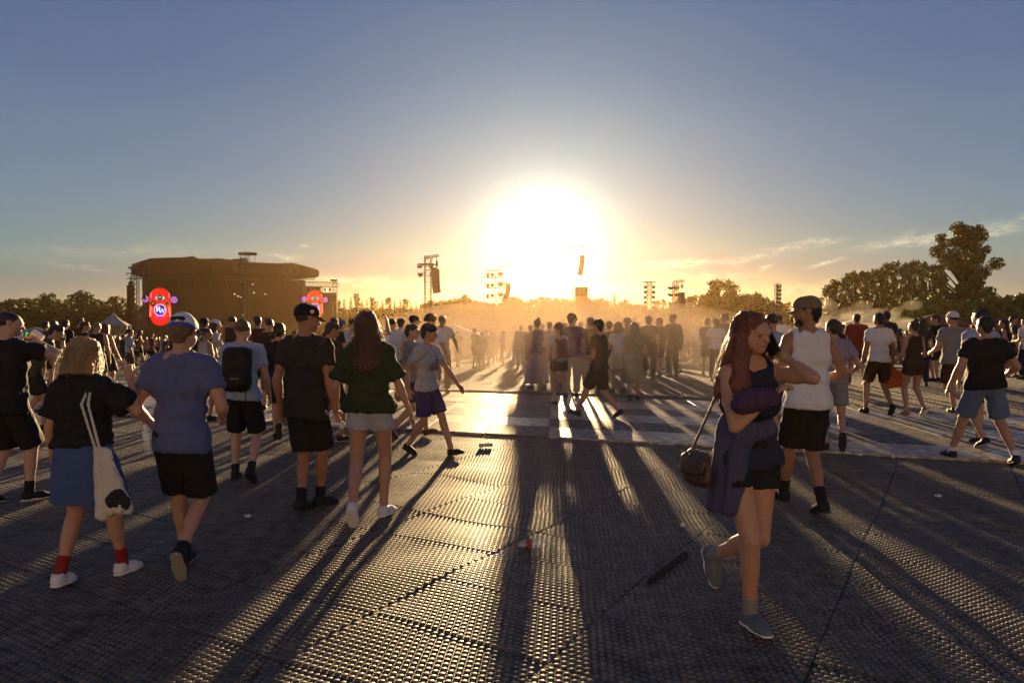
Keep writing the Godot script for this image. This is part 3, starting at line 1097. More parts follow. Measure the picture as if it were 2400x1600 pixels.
func make_ground() -> void:
	var xs := PackedFloat32Array()
	var ds := PackedFloat32Array()
	var x := -900.0
	while x <= 900.0:
		xs.append(x)
		x += clampf(absf(x) * 0.12, 0.7, 80.0)
	var d := -60.0
	while d <= 1200.0:
		ds.append(d)
		d += clampf(absf(d - 14.0) * 0.06, 0.5, 60.0)
	var v := PackedVector3Array()
	var n := PackedVector3Array()
	var ix := PackedInt32Array()
	var w := xs.size()
	for j in ds.size():
		for i in w:
			var y := -drop(xs[i], ds[j])
			if deck_across(xs[i], ds[j]) < 5.8:
				y -= 0.06
			elif ds[j] < 80.0:
				y += 0.012 * noise.get_noise_2d(xs[i] * 0.8, ds[j] * 0.8)
			v.append(Vector3(xs[i], y, -ds[j]))
			n.append(Vector3.UP)
	for j in ds.size() - 1:
		for i in w - 1:
			var a := j * w + i
			ix.append_array([a, a + w, a + w + 1, a, a + w + 1, a + 1])
	for i in range(0, ix.size(), 3):
		var m := (v[ix[i + 2]] - v[ix[i]]).cross(v[ix[i + 1]] - v[ix[i]])
		for k in 3:
			n[ix[i + k]] += m
	for i in n.size():
		n[i] = n[i].normalized()
	var a := []
	a.resize(Mesh.ARRAY_MAX)
	a[Mesh.ARRAY_VERTEX] = v
	a[Mesh.ARRAY_NORMAL] = n
	a[Mesh.ARRAY_INDEX] = ix
	var mesh := ArrayMesh.new()
	mesh.add_surface_from_arrays(Mesh.PRIMITIVE_TRIANGLES, a)
	var m := surface("dust", Color(0.20, 0.165, 0.135), TEX.dirt, 0.16, 0.8, TEX.grit_relief, 1.3)
	m.detail_enabled = true
	m.detail_blend_mode = BaseMaterial3D.BLEND_MODE_MUL
	m.detail_albedo = TEX.grit
	var o := part("ground", mesh, m, self)
	o.set_meta("kind", "structure")
	# far wooded rise that closes the field
	for k in 2:
		var f := Faces.new()
		var far: float = [420.0, 520.0][k]
		var old := Vector3.ZERO
		for i in 161:
			var hx: float = -420.0 + i * 840.0 / 160.0
			var top: float = [6.5, 8.0][k] + 1.6 * noise.get_noise_2d(hx * 0.012, k * 9.0) + 1.1 * noise.get_noise_2d(hx * 0.06, 4.0 + k) + 0.7 * noise.get_noise_2d(hx * 0.3, 14.0 + k)
			top += 3.0 * smoothstep(120.0, 200.0, hx) * (1 - k)
			var p := Vector3(hx, top, -far - 18.0 * noise.get_noise_2d(hx * 0.02, 30.0))
			if i > 0:
				f.quad(Vector3(old.x, -4, old.z + 30), Vector3(old.x, old.y, old.z), Vector3(p.x, p.y, p.z), Vector3(p.x, -4, p.z + 30))
				f.quad(old, old + Vector3(0, -2, -60), p + Vector3(0, -2, -60), p)
			old = p
		var hill := part("hill" if k == 0 else "hill_001", f.mesh(), surface("wooded", Color(0.035, 0.042, 0.018), TEX.dirt, 0.05, 1.0, null, 1.0, 0.1), self)
		hill.set_meta("kind", "structure")

# Black plastic roadway sheets, each with rows of round studs, laid at 31 degrees and lifting a little where they meet.
func make_studded_floor() -> void:
	var root := Node3D.new()
	root.name = "studded_floor"
	add_child(root)
	root.set_meta("kind", "structure")
	var long := 1.15
	var wide := 0.66
	var turn := deg_to_rad(31.0)
	var e := Vector2(cos(turn), sin(turn))      # across a sheet, in x and z
	var g := Vector2(sin(turn), -cos(turn))     # along the seams that run away to the right
	var m := [
		surface("sheet", Color(0.155, 0.128, 0.108), TEX.dirt, 0.55, 0.66, TEX.grit_relief, 0.35, 0.45),
		surface("sheet_2", Color(0.17, 0.14, 0.118), TEX.dirt, 0.6, 0.66, TEX.grit_relief, 0.35, 0.45),
		surface("sheet_3", Color(0.138, 0.116, 0.10), TEX.dirt, 0.5, 0.7, TEX.grit_relief, 0.35, 0.45)]
	var spots := []
	var first := Vector2(0.12, -0.25)
	var r := RandomNumberGenerator.new()
	r.seed = 9
	var buffer := PackedFloat32Array()
	var count := 0
	for i in range(-14, 15):
		for j in range(-10, 32):
			var c := first + e * (i * long) + g * (j * wide)
			var d := -c.y
			if d < -1.0 or deck_across(c.x, d) > 0.5 or absf(c.x) > d * 0.80 + 3.2:
				continue
			var lift := r.randf_range(-0.001, 0.002)
			var tilt := Vector2(r.randf_range(-0.002, 0.002), r.randf_range(-0.003, 0.003))
			var bow := r.randf_range(-0.003, 0.008)
			var height := func(s: float, t: float) -> float:   # s and t run from -1 to 1 across the sheet
				var p := c + e * (s * long * 0.5) + g * (t * wide * 0.5)
				return wave(p.x, p.y) + lift + tilt.x * s + tilt.y * t + bow * (1.0 - s * s) * (1.0 - t * t)
			var nu := 8
			var nv := 5
			var v := PackedVector3Array()
			var n := PackedVector3Array()
			var ix := PackedInt32Array()
			for b in nv + 1:
				for a in nu + 1:
					var s := -1.0 + 2.0 * a / nu
					var t := -1.0 + 2.0 * b / nv
					var p := e * (s * (long * 0.5 - 0.0025)) + g * (t * (wide * 0.5 - 0.0025))
					var y: float = height.call(s, t)
					var slope: Vector3 = Vector3(e.x, 0, e.y) * ((height.call(s - 0.05, t) - height.call(s + 0.05, t)) / (0.05 * long)) + Vector3(g.x, 0, g.y) * ((height.call(s, t - 0.05) - height.call(s, t + 0.05)) / (0.05 * wide))
					v.append(Vector3(p.x, y, p.y))
					n.append((Vector3.UP + slope).normalized())
			for b in nv:
				for a in nu:
					var k := b * (nu + 1) + a
					ix.append_array([k, k + nu + 1, k + nu + 2, k, k + nu + 2, k + 1])
			var edge := []
			for a in nu: edge.append([a, a + 1])
			for b in nv: edge.append([nu + b * (nu + 1), nu + (b + 1) * (nu + 1)])
			for a in nu: edge.append([nv * (nu + 1) + nu - a, nv * (nu + 1) + nu - a - 1])
			for b in nv: edge.append([(nv - b) * (nu + 1), (nv - b - 1) * (nu + 1)])
			for q in edge:
				var k := v.size()
				var p0: Vector3 = v[q[0]]
				var p1: Vector3 = v[q[1]]
				var out := (p1 - p0).cross(Vector3.UP).normalized()
				for p in [p0, p1, p1 + Vector3.DOWN * 0.02, p0 + Vector3.DOWN * 0.02]:
					v.append(p)
					n.append(out)
				ix.append_array([k, k + 1, k + 2, k, k + 2, k + 3])
			var arr := []
			arr.resize(Mesh.ARRAY_MAX)
			arr[Mesh.ARRAY_VERTEX] = v
			arr[Mesh.ARRAY_NORMAL] = n
			arr[Mesh.ARRAY_INDEX] = ix
			var mesh := ArrayMesh.new()
			mesh.add_surface_from_arrays(Mesh.PRIMITIVE_TRIANGLES, arr)
			var o := part("floor_sheet", mesh, m[r.randi() % 3], root)
			o.position = Vector3(c.x, 0, c.y)
			# its studs, 26 by 15 in staggered rows
			for b in 15:
				for a in 26:
					var s := (a + 0.5 + (0.25 if b % 2 == 0 else -0.25)) / 26.0 * 2.0 - 1.0
					var t := (b + 0.5) / 15.0 * 2.0 - 1.0
					var p := c + e * (s * long * 0.49) + g * (t * wide * 0.49)
					var y: float = height.call(s, t)
					var sx := tilt.x + 0.0
					buffer.append_array([e.x, 0.0, g.x, p.x, sx, 1.0, 0.0, y, e.y, 0.0, g.y, p.y])
					count += 1
	var st := Faces.new()
	st.lathe(Vector3.ZERO, [[0.0175, -0.002], [0.0162, 0.0032], [0.0135, 0.0050], [0.0, 0.0054]], 9)
	# smooth the domes
	for i in st.v.size():
		var p := st.v[i]
		var out := clampf((Vector2(p.x, p.z).length() - 0.0125) / 0.004, 0.0, 1.0)
		st.n[i] = (Vector3(p.x, 0, p.z).normalized() * out + Vector3.UP * (1.05 - out)).normalized()
	var mm := MultiMesh.new()
	mm.transform_format = MultiMesh.TRANSFORM_3D
	mm.mesh = st.mesh()
	mm.instance_count = count
	mm.buffer = buffer
	var studs := MultiMeshInstance3D.new()
	studs.name = "studs"
	studs.multimesh = mm
	studs.material_override = surface("stud", Color(0.185, 0.152, 0.128), TEX.dirt, 0.5, 0.52, null, 1.0, 0.5)
	root.add_child(studs)
	studs.set_meta("kind", "stuff")
	# black bar laid in for the dark of an open joint between two sheets
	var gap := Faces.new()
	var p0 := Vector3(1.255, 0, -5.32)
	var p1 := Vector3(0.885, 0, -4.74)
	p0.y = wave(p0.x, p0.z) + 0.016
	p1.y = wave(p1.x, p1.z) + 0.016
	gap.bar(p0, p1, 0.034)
	single("dark_joint_bar", gap.mesh(), plain(0.006, 0.006, 0.006, 0.9), Vector3.ZERO, "short black bar set in for the dark of an open joint in the studded floor", "strip")

# Flat boards on bearers, light and dark ones side by side.
func make_deck() -> void:
	var root := Node3D.new()
	root.name = "board_walkway"
	add_child(root)
	root.set_meta("kind", "structure")
	root.position = Vector3(DECK_AT.x, 0, -DECK_AT.y)
	# the rows run at 19 degrees, the joints across them nearly straight ahead
	root.basis = Basis(Vector3(cos(DECK_TURN), 0, sin(DECK_TURN)), Vector3.UP, Vector3(-0.06, 0, 0.998))
	var light := [surface("board_a", Color(0.58, 0.53, 0.46), TEX.dirt, 0.45, 0.36, TEX.grit_relief, 0.25, 0.5), surface("board_b", Color(0.52, 0.47, 0.41), TEX.dirt, 0.4, 0.40, TEX.grit_relief, 0.25, 0.5)]
	var dark := [surface("board_c", Color(0.20, 0.18, 0.16), TEX.dirt, 0.45, 0.62, TEX.grit_relief, 0.3, 0.4), surface("board_d", Color(0.23, 0.205, 0.18), TEX.dirt, 0.4, 0.58, TEX.grit_relief, 0.3, 0.4)]
	var deep := 5.8 / 6.0
	var r := RandomNumberGenerator.new()
	r.seed = 4
	var shapes := {}
	for row in 6:
		var x := -12.0
		var bright := row % 2 == 0
		while x < 13.0:
			var long := 0.98 if x < 2.4 else (0.98 if r.randf() < 0.45 else 1.96)
			if x > 2.4 or r.randf() < 0.12:
				bright = (row % 2 == 0) != (r.randf() < 0.14)
			if not shapes.has(long):
				shapes[long] = board_shape(long - 0.006, deep - 0.006)
			var o := part("board", shapes[long], light[r.randi() % 2] if bright else dark[r.randi() % 2], root)
			o.position = Vector3(x + long * 0.5, DECK_TOP - 0.022 + r.randf_range(-0.003, 0.003), -(row + 0.5) * deep)
			o.rotation = Vector3(r.randf_range(-0.003, 0.003), 0, r.randf_range(-0.003, 0.003))
			x += long
			bright = not bright
	var f := Faces.new()
	for k in 7:
		f.block(Vector3(0.5, -0.02, -0.12 - k * 0.92), Vector3(25.0, 0.02, 0.09))
	part("bearers", f.mesh(), plain(0.03, 0.026, 0.022, 0.9), root).set_meta("kind", "stuff")
	# low black cable covers behind the walkway
	for k in 11:
		var c := Faces.new()
		c.outline(PackedVector2Array([Vector2(-0.24, 0), Vector2(0.24, 0), Vector2(0.12, 0.06), Vector2(-0.12, 0.06)]), -0.49, 0.49)
		for s in 2:
			c.block(Vector3(-0.045 + s * 0.09, 0.063, 0), Vector3(0.05, 0.006, 0.9))
		var at := Vector3(-4.9 + k * 1.0, 0, -6.25 - 0.06 * sin(k * 0.9))
		var w := root.transform * at
		var o := single("cable_cover", c.mesh(), plain(0.022, 0.020, 0.019, 0.7), Vector3(w.x, -drop(w.x, -w.z), w.z), "low black cable cover lying end to end along the back of the board walkway", "cable cover", "cable covers behind the walkway")
		o.rotation.y = -DECK_TURN + PI / 2 + 0.03 * sin(k * 2.1)

func board_shape(long: float, deep: float) -> ArrayMesh:
	var f := Faces.new()
	var c := 0.006
	var a := Vector3(long * 0.5, 0.02, deep * 0.5)
	var top := [Vector3(-a.x + c, a.y, -a.z + c), Vector3(a.x - c, a.y, -a.z + c), Vector3(a.x - c, a.y, a.z - c), Vector3(-a.x + c, a.y, a.z - c)]
	var rim := [Vector3(-a.x, a.y - c, -a.z), Vector3(a.x, a.y - c, -a.z), Vector3(a.x, a.y - c, a.z), Vector3(-a.x, a.y - c, a.z)]
	f.quad(top[0], top[1], top[2], top[3])
	for k in 4:
		var l := (k + 1) % 4
		f.quad(rim[k], rim[l], top[l], top[k])
		f.quad(Vector3(rim[k].x, -0.02, rim[k].z), Vector3(rim[l].x, -0.02, rim[l].z), rim[l], rim[k])
	return f.mesh()

# ---------------------------------------------------------------- trees

func leaf_material(key: String, c: Color) -> StandardMaterial3D:
	if not M.has(key):
		var m := StandardMaterial3D.new()
		m.albedo_color = c.linear_to_srgb()
		m.roughness = 0.7
		m.metallic_specular = 0.3
		m.backlight_enabled = true
		m.backlight = Color(0.10, 0.12, 0.03)
		m.cull_mode = BaseMaterial3D.CULL_DISABLED
		M[key] = m
	return M[key]

# A tree 10 m high: trunk and limbs in one mesh, a crown of small leaf sprays round the limb ends.
func tree_parts(kind: String, seed_: int, sprays: int, size: float) -> Array:
	var r := RandomNumberGenerator.new()
	r.seed = seed_
	var wood := Faces.new()
	var lobes := []      # [centre, radii]
	if kind == "conifer":
		taper(wood, Vector3.ZERO, Vector3(0, 9.6, 0), 0.22, 0.03)
		var y := 1.2
		while y < 9.7:
			var reach := 1.75 * pow(1.0 - y / 10.2, 0.8) + 0.12
			var around := 6
			for k in around:
				var a := TAU * k / around + r.randf() * 0.9
				var len_ := reach * r.randf_range(0.65, 1.1)
				var tip := Vector3(cos(a) * len_, y - 0.25 * len_, sin(a) * len_)
				lobes.append([Vector3(tip.x * 0.55, y - 0.1 * len_, tip.z * 0.55), Vector3(len_ * 0.5, 0.16, len_ * 0.5)])
			y += 0.52
	else:
		var fork := {"round": 2.6, "poplar": 1.6, "grand": 2.2, "bush": 0.4}
		var spread := {"round": 3.2, "poplar": 1.25, "grand": 3.1, "bush": 4.2}
		var base: float = fork[kind]
		var wide: float = spread[kind]
		var lean := Vector3(r.randf_range(-0.3, 0.3), 0, r.randf_range(-0.3, 0.3))
		var head := Vector3(0, 8.2, 0) + lean
		taper(wood, Vector3.ZERO, Vector3(0, base, 0), 0.30, 0.24)
		taper(wood, Vector3(0, base, 0), head, 0.24, 0.05)
		var limbs := {"round": 22, "poplar": 26, "grand": 52, "bush": 18}
		var many: int = limbs[kind]
		for i in many:
			var t := (i + 0.5) / many
			var y := base + (8.8 - base) * t
			var a := i * 2.4 + r.randf_range(-0.5, 0.5)
			var out := 0.0
			if kind == "round" or kind == "bush":
				out = wide * sqrt(maxf(0.05, 1.0 - pow((t - 0.35) / 0.72, 2.0))) * r.randf_range(0.45, 0.95)
			elif kind == "poplar":
				out = wide * (0.55 + 0.5 * sin(t * PI)) * r.randf_range(0.35, 1.0)
			else:
				out = wide * (1.0 - 0.55 * absf(t - 0.45) / 0.55) * r.randf_range(0.35, 1.0)
			var root := Vector3(lean.x * t, base + (y - base) * 0.62, lean.z * t)
			var tip := Vector3(cos(a) * out, y + (0.9 if kind != "bush" else 0.2), sin(a) * out)
			taper(wood, root, tip, 0.10, 0.025)
			var rad := {"round": 1.15, "poplar": 0.58, "grand": 0.62, "bush": 1.5}
			var q: float = rad[kind] * r.randf_range(0.7, 1.2)
			lobes.append([tip, Vector3(q, q * 0.82, q)])
			if kind == "grand" and i % 3 == 0:
				lobes.append([root.lerp(tip, 0.6) + Vector3(0, 0.3, 0), Vector3(q, q * 0.6, q) * 0.75])
		lobes.append([head + Vector3(0, 0.9, 0), Vector3(0.8, 0.9, 0.8) * (1.0 if kind != "bush" else 1.6)])
	var v := PackedVector3Array()
	var n := PackedVector3Array()
	var ix := PackedInt32Array()
	var total := 0.0
	for l in lobes:
		total += l[1].x * l[1].x
	for l in lobes:
		var count := int(sprays * l[1].x * l[1].x / total) + 1
		for i in count:
			var dir := Vector3(r.randfn(), r.randfn(), r.randfn()).normalized()
			var p: Vector3 = l[0] + dir * l[1] * pow(r.randf(), 0.42)
			var u := Vector3(r.randfn(), r.randfn(), r.randfn()).normalized()
			var w := u.cross(dir + Vector3(0.01, 0.02, 0.03)).normalized()
			var m := (u.cross(w) + dir * 0.6).normalized()
			var s := size * r.randf_range(0.6, 1.3)
			var k := v.size()
			v.append_array([p - u * s, p + w * s * 0.55, p + u * s * 0.9, p - w * s * 0.5])
			n.append_array([m, m, m, m])
			ix.append_array([k, k + 1, k + 2, k, k + 2, k + 3])
	var a := []
	a.resize(Mesh.ARRAY_MAX)
	a[Mesh.ARRAY_VERTEX] = v
	a[Mesh.ARRAY_NORMAL] = n
	a[Mesh.ARRAY_INDEX] = ix
	var crown := ArrayMesh.new()
	crown.add_surface_from_arrays(Mesh.PRIMITIVE_TRIANGLES, a)
	return [wood.mesh(), crown]

func taper(f: Faces, a: Vector3, b: Vector3, ra: float, rb: float, sides := 6) -> void:
	var d := (b - a).normalized()
	var u := d.cross(Vector3.RIGHT if absf(d.x) < 0.8 else Vector3.BACK).normalized()
	var w := d.cross(u)
	for i in sides:
		var p := u * cos(TAU * i / sides) + w * sin(TAU * i / sides)
		var q := u * cos(TAU * (i + 1) / sides) + w * sin(TAU * (i + 1) / sides)
		f.quad(a + p * ra, b + p * rb, b + q * rb, a + q * ra)

func plant(shape: Array, leaf: Material, x: float, d: float, top: float, wide: float, called: String, label: String, group: String, turn: float) -> void:
	var y := -drop(x, d) - 0.2
	var o := thing(called, label, "tree", Vector3(x, y, -d), turn, group)
	part("trunk", shape[0], surface("bark", Color(0.06, 0.048, 0.036), TEX.bark, 1.0, 0.9), o)
	part("crown", shape[1], leaf, o)
	var h := (top - y) / 10.0
	o.scale = Vector3(wide, h, wide)

func make_far_trees() -> void:
	var round_ := [tree_parts("round", 1, 1900, 0.34), tree_parts("round", 2, 1900, 0.34), tree_parts("round", 3, 1700, 0.38)]
	var poplar := [tree_parts("poplar", 5, 1900, 0.19), tree_parts("poplar", 6, 1800, 0.19), tree_parts("poplar", 7, 1700, 0.20)]
	var conifer := [tree_parts("conifer", 8, 1500, 0.26), tree_parts("conifer", 9, 1500, 0.26)]
	var bush := [tree_parts("bush", 10, 1900, 0.42), tree_parts("bush", 11, 1900, 0.42)]
	var dark := leaf_material("leaf_dark", Color(0.036, 0.062, 0.018))
	var mid := leaf_material("leaf_mid", Color(0.042, 0.080, 0.020))
	var fresh := leaf_material("leaf_fresh", Color(0.075, 0.15, 0.025))
	var r := RandomNumberGenerator.new()
	r.seed = 31
	var k := 0
	for t in TREES:
		var x: float = t[0]
		var d: float = t[1]
		var top: float = t[2]
		var turn := r.randf() * TAU
		var s: float = t[3]
		match t[4]:
			"r":
				plant(round_[k % 3], dark, x, d, top, s, "broadleaf_tree", "rounded dark broadleaf tree in the hazy wood behind the field", "broadleaf trees of the wood behind the field", turn)
			"b":
				plant(bush[k % 2], dark, x, d, top, s, "broad_bush", "low spreading dark bush at the foot of the hazy wood", "bushes at the foot of the wood", turn)
			"c":
				plant(conifer[k % 2], dark, x, d, top, s, "conifer_tree", "pointed dark conifer in the hazy wood behind the field", "conifers of the wood behind the field", turn)
			"t":
				plant(poplar[k % 3], dark, x, d, top, s, "slender_tree", "thin upright young tree standing out of the hazy wood", "thin upright trees of the wood", turn)
			"p":
				plant(poplar[k % 3], mid, x, d, top, s, "poplar_tree", "tall poplar in the loose row beside the big spreading tree", "poplars in a row beside the big tree", turn)
			"f":
				plant(bush[k % 2], fresh, x, d, top, s, "green_bush", "yellow-green leafy bush below the big spreading tree and the poplars", "green bushes below the big tree", turn)
			"R":
				plant(round_[k % 3], dark, x, d, top, s, "crowned_tree", "broad rounded tree rising above the middle of the hazy wood beside a lower round one", "", turn)
			"G":
				plant(tree_parts("grand", 12, 20000, 0.13), mid, x, d, top, s, "spreading_tree", "tallest spreading tree with an open crown at the end of the poplar row", "", turn)
		k += 1
const TREES := [
	[-147.8, 205, 6.64, 1.25, "r"], [-150.7, 215, 7.01, 1.25, "r"], [-153.4, 225, 6.87, 1.25, "r"], [-136.6, 205, 7.35, 1.25, "r"], [-139.2, 215, 7.37, 1.25, "r"], [-142.2, 225, 7.90, 1.25, "r"],
	[-124.9, 205, 7.11, 1.25, "r"], [-127.3, 215, 7.25, 1.25, "r"], [-126.8, 225, 7.25, 1.25, "r"], [-112.6, 205, 6.64, 1.25, "r"], [-112.2, 215, 5.90, 1.25, "r"], [-113.3, 225, 5.84, 1.25, "r"],
	[-99.1, 205, 5.47, 1.25, "r"], [-123.2, 198, 8.29, 0.80, "r"], [-114.1, 198, 8.74, 1.20, "r"], [-105.5, 198, 7.72, 1.10, "r"], [-138.4, 192, 4.58, 1.20, "b"], [-135.1, 192, 4.58, 1.20, "b"],
	[-131.8, 192, 4.58, 1.20, "b"], [-128.5, 192, 4.58, 1.20, "b"], [-125.2, 192, 4.58, 1.20, "b"], [-122.0, 192, 4.58, 1.20, "b"], [-118.7, 192, 4.58, 1.20, "b"], [-115.4, 192, 4.58, 1.20, "b"],
	[-112.1, 192, 4.58, 1.20, "b"], [-108.8, 192, 4.58, 1.20, "b"], [-105.5, 192, 4.58, 1.20, "b"], [-102.2, 192, 4.58, 1.20, "b"], [-98.9, 192, 4.58, 1.20, "b"], [-95.6, 192, 4.58, 1.20, "b"],
	[-55.1, 235, 7.90, 1.00, "t"], [-54.3, 241, 8.61, 1.00, "c"], [-53.4, 247, 9.35, 1.00, "c"], [-52.7, 253, 10.69, 1.00, "t"], [-47.3, 235, 7.90, 1.00, "c"], [-46.9, 241, 8.47, 1.00, "c"],
	[-46.2, 247, 9.20, 1.00, "t"], [-45.7, 253, 8.37, 1.00, "c"], [-40.9, 235, 8.17, 1.00, "c"], [-40.0, 241, 9.02, 1.00, "t"], [-38.9, 247, 8.50, 1.00, "c"], [-37.9, 253, 9.10, 1.00, "c"],
	[-33.6, 235, 8.44, 1.00, "t"], [-32.8, 241, 7.92, 1.00, "c"], [-31.8, 247, 7.37, 1.00, "c"], [-30.7, 253, 7.07, 1.00, "t"], [-27.5, 240, 6.66, 1.00, "r"], [-25.3, 240, 7.48, 1.00, "r"],
	[-22.0, 240, 7.76, 1.00, "r"], [-18.9, 240, 8.17, 1.00, "r"], [-15.1, 240, 9.13, 1.00, "r"], [-12.6, 240, 7.90, 1.00, "r"], [-9.6, 240, 7.21, 1.00, "r"], [-6.9, 240, 6.66, 1.00, "r"],
	[-1.4, 240, 9.68, 1.00, "r"], [1.6, 240, 8.31, 1.00, "r"], [4.1, 240, 7.21, 1.00, "r"], [7.1, 240, 8.31, 1.00, "r"], [10.4, 240, 8.58, 1.00, "r"], [13.7, 240, 8.03, 1.00, "r"],
	[17.2, 240, 8.44, 1.00, "r"], [19.9, 240, 7.48, 1.00, "r"], [25.3, 240, 8.03, 1.00, "r"], [28.0, 240, 8.44, 1.00, "r"], [30.3, 240, 7.48, 1.00, "r"], [36.0, 240, 7.48, 1.00, "r"],
	[38.4, 240, 6.66, 1.00, "r"], [41.2, 240, 6.39, 1.00, "r"], [30.9, 225, 9.95, 1.00, "c"], [43.8, 225, 7.64, 0.90, "t"], [45.8, 225, 7.90, 0.90, "t"], [-55.6, 226, 5.08, 1.25, "b"],
	[-51.5, 226, 5.08, 1.25, "b"], [-47.3, 226, 5.08, 1.25, "b"], [-43.2, 226, 5.08, 1.25, "b"], [-39.1, 226, 5.08, 1.25, "b"], [-34.9, 226, 5.08, 1.25, "b"], [-30.8, 226, 5.08, 1.25, "b"],
	[-26.6, 226, 5.08, 1.25, "b"], [-22.5, 226, 5.08, 1.25, "b"], [-18.4, 226, 5.08, 1.25, "b"], [-14.2, 226, 5.08, 1.25, "b"], [-10.1, 226, 5.08, 1.25, "b"], [-5.9, 226, 5.08, 1.25, "b"],
	[-1.8, 226, 5.08, 1.25, "b"], [2.3, 226, 5.08, 1.25, "b"], [6.5, 226, 5.08, 1.25, "b"], [10.6, 226, 5.08, 1.25, "b"], [14.7, 226, 5.08, 1.25, "b"], [18.9, 226, 5.08, 1.25, "b"],
	[23.0, 226, 5.08, 1.25, "b"], [27.2, 226, 5.08, 1.25, "b"], [31.3, 226, 5.08, 1.25, "b"], [35.4, 226, 5.08, 1.25, "b"], [39.6, 226, 5.08, 1.25, "b"], [43.7, 226, 5.08, 1.25, "b"],
	[47.8, 226, 5.08, 1.25, "b"], [52.0, 226, 5.08, 1.25, "b"], [56.1, 226, 5.08, 1.25, "b"], [40.7, 190, 6.28, 0.90, "t"], [42.4, 190, 6.93, 0.90, "t"], [43.9, 190, 7.59, 0.90, "t"],
	[45.4, 190, 7.80, 0.90, "t"], [46.9, 190, 8.02, 0.90, "t"], [48.4, 190, 8.24, 0.90, "t"], [49.6, 190, 8.02, 0.90, "t"], [50.4, 180, 10.98, 1.45, "R"], [48.7, 182, 7.75, 1.00, "r"],
	[53.6, 182, 7.96, 1.00, "r"], [56.7, 182, 7.55, 1.00, "r"], [59.1, 182, 7.75, 1.00, "r"], [61.2, 182, 7.13, 1.00, "r"], [39.3, 176, 4.94, 1.10, "b"], [42.1, 176, 4.94, 1.10, "b"],
	[44.9, 176, 4.94, 1.10, "b"], [47.7, 176, 4.94, 1.10, "b"], [50.6, 176, 4.94, 1.10, "b"], [53.4, 176, 4.94, 1.10, "b"], [56.2, 176, 4.94, 1.10, "b"], [59.0, 176, 4.94, 1.10, "b"],
	[61.8, 176, 4.94, 1.10, "b"], [88.0, 250, 6.87, 1.20, "b"], [93.0, 250, 7.15, 1.20, "b"], [97.3, 250, 7.44, 1.20, "b"], [100.8, 250, 7.15, 1.20, "b"], [42.5, 100, 6.52, 0.92, "p"],
	[45.3, 104, 7.42, 0.92, "p"], [48.4, 108, 8.38, 0.92, "p"], [45.9, 100, 8.23, 0.92, "p"], [49.1, 104, 8.61, 0.92, "p"], [52.2, 108, 9.00, 0.92, "p"], [49.5, 100, 8.69, 0.92, "p"],
	[52.6, 104, 9.74, 0.92, "p"], [55.8, 108, 10.29, 0.92, "p"], [53.0, 100, 9.37, 0.92, "p"], [56.4, 104, 10.15, 0.92, "p"], [59.8, 108, 10.11, 0.92, "p"], [56.3, 100, 9.14, 0.92, "p"],
	[54.5, 90, 13.11, 1.42, "G"], [43.5, 80, 3.92, 0.55, "f"], [46.0, 82, 4.44, 0.62, "f"], [46.4, 80, 3.92, 0.55, "f"], [49.1, 78, 3.77, 0.50, "f"], [51.7, 80, 4.37, 0.62, "f"],
	[52.6, 79, 4.07, 0.56, "f"], [56.3, 82, 4.44, 0.70, "f"], [56.7, 80, 4.37, 0.70, "f"], [44.5, 84, 3.45, 0.50, "f"], [49.6, 81, 3.67, 0.50, "f"], [44.0, 86, 3.29, 0.50, "f"],
	[48.1, 112, 3.77, 0.70, "b"], [50.6, 112, 3.77, 0.70, "b"], [53.2, 112, 3.77, 0.70, "b"], [55.8, 112, 3.77, 0.70, "b"], [74.9, 110, 5.12, 0.80, "r"], [77.4, 110, 5.49, 0.80, "r"],
	[72.4, 110, 4.74, 0.80, "r"],
]

# ---------------------------------------------------------------- the stage, the towers, the tents

func glow(r: float, g: float, b: float, power := 1.0) -> StandardMaterial3D:
	var key := "glow %.2f %.2f %.2f %.2f" % [r, g, b, power]
	if not M.has(key):
		var m := StandardMaterial3D.new()
		m.albedo_color = Color(0.01, 0.01, 0.01)
		m.roughness = 0.6
		m.emission_enabled = true
		m.emission = Color(r, g, b)
		m.emission_energy_multiplier = power * 0.34
		M[key] = m
	return M[key]

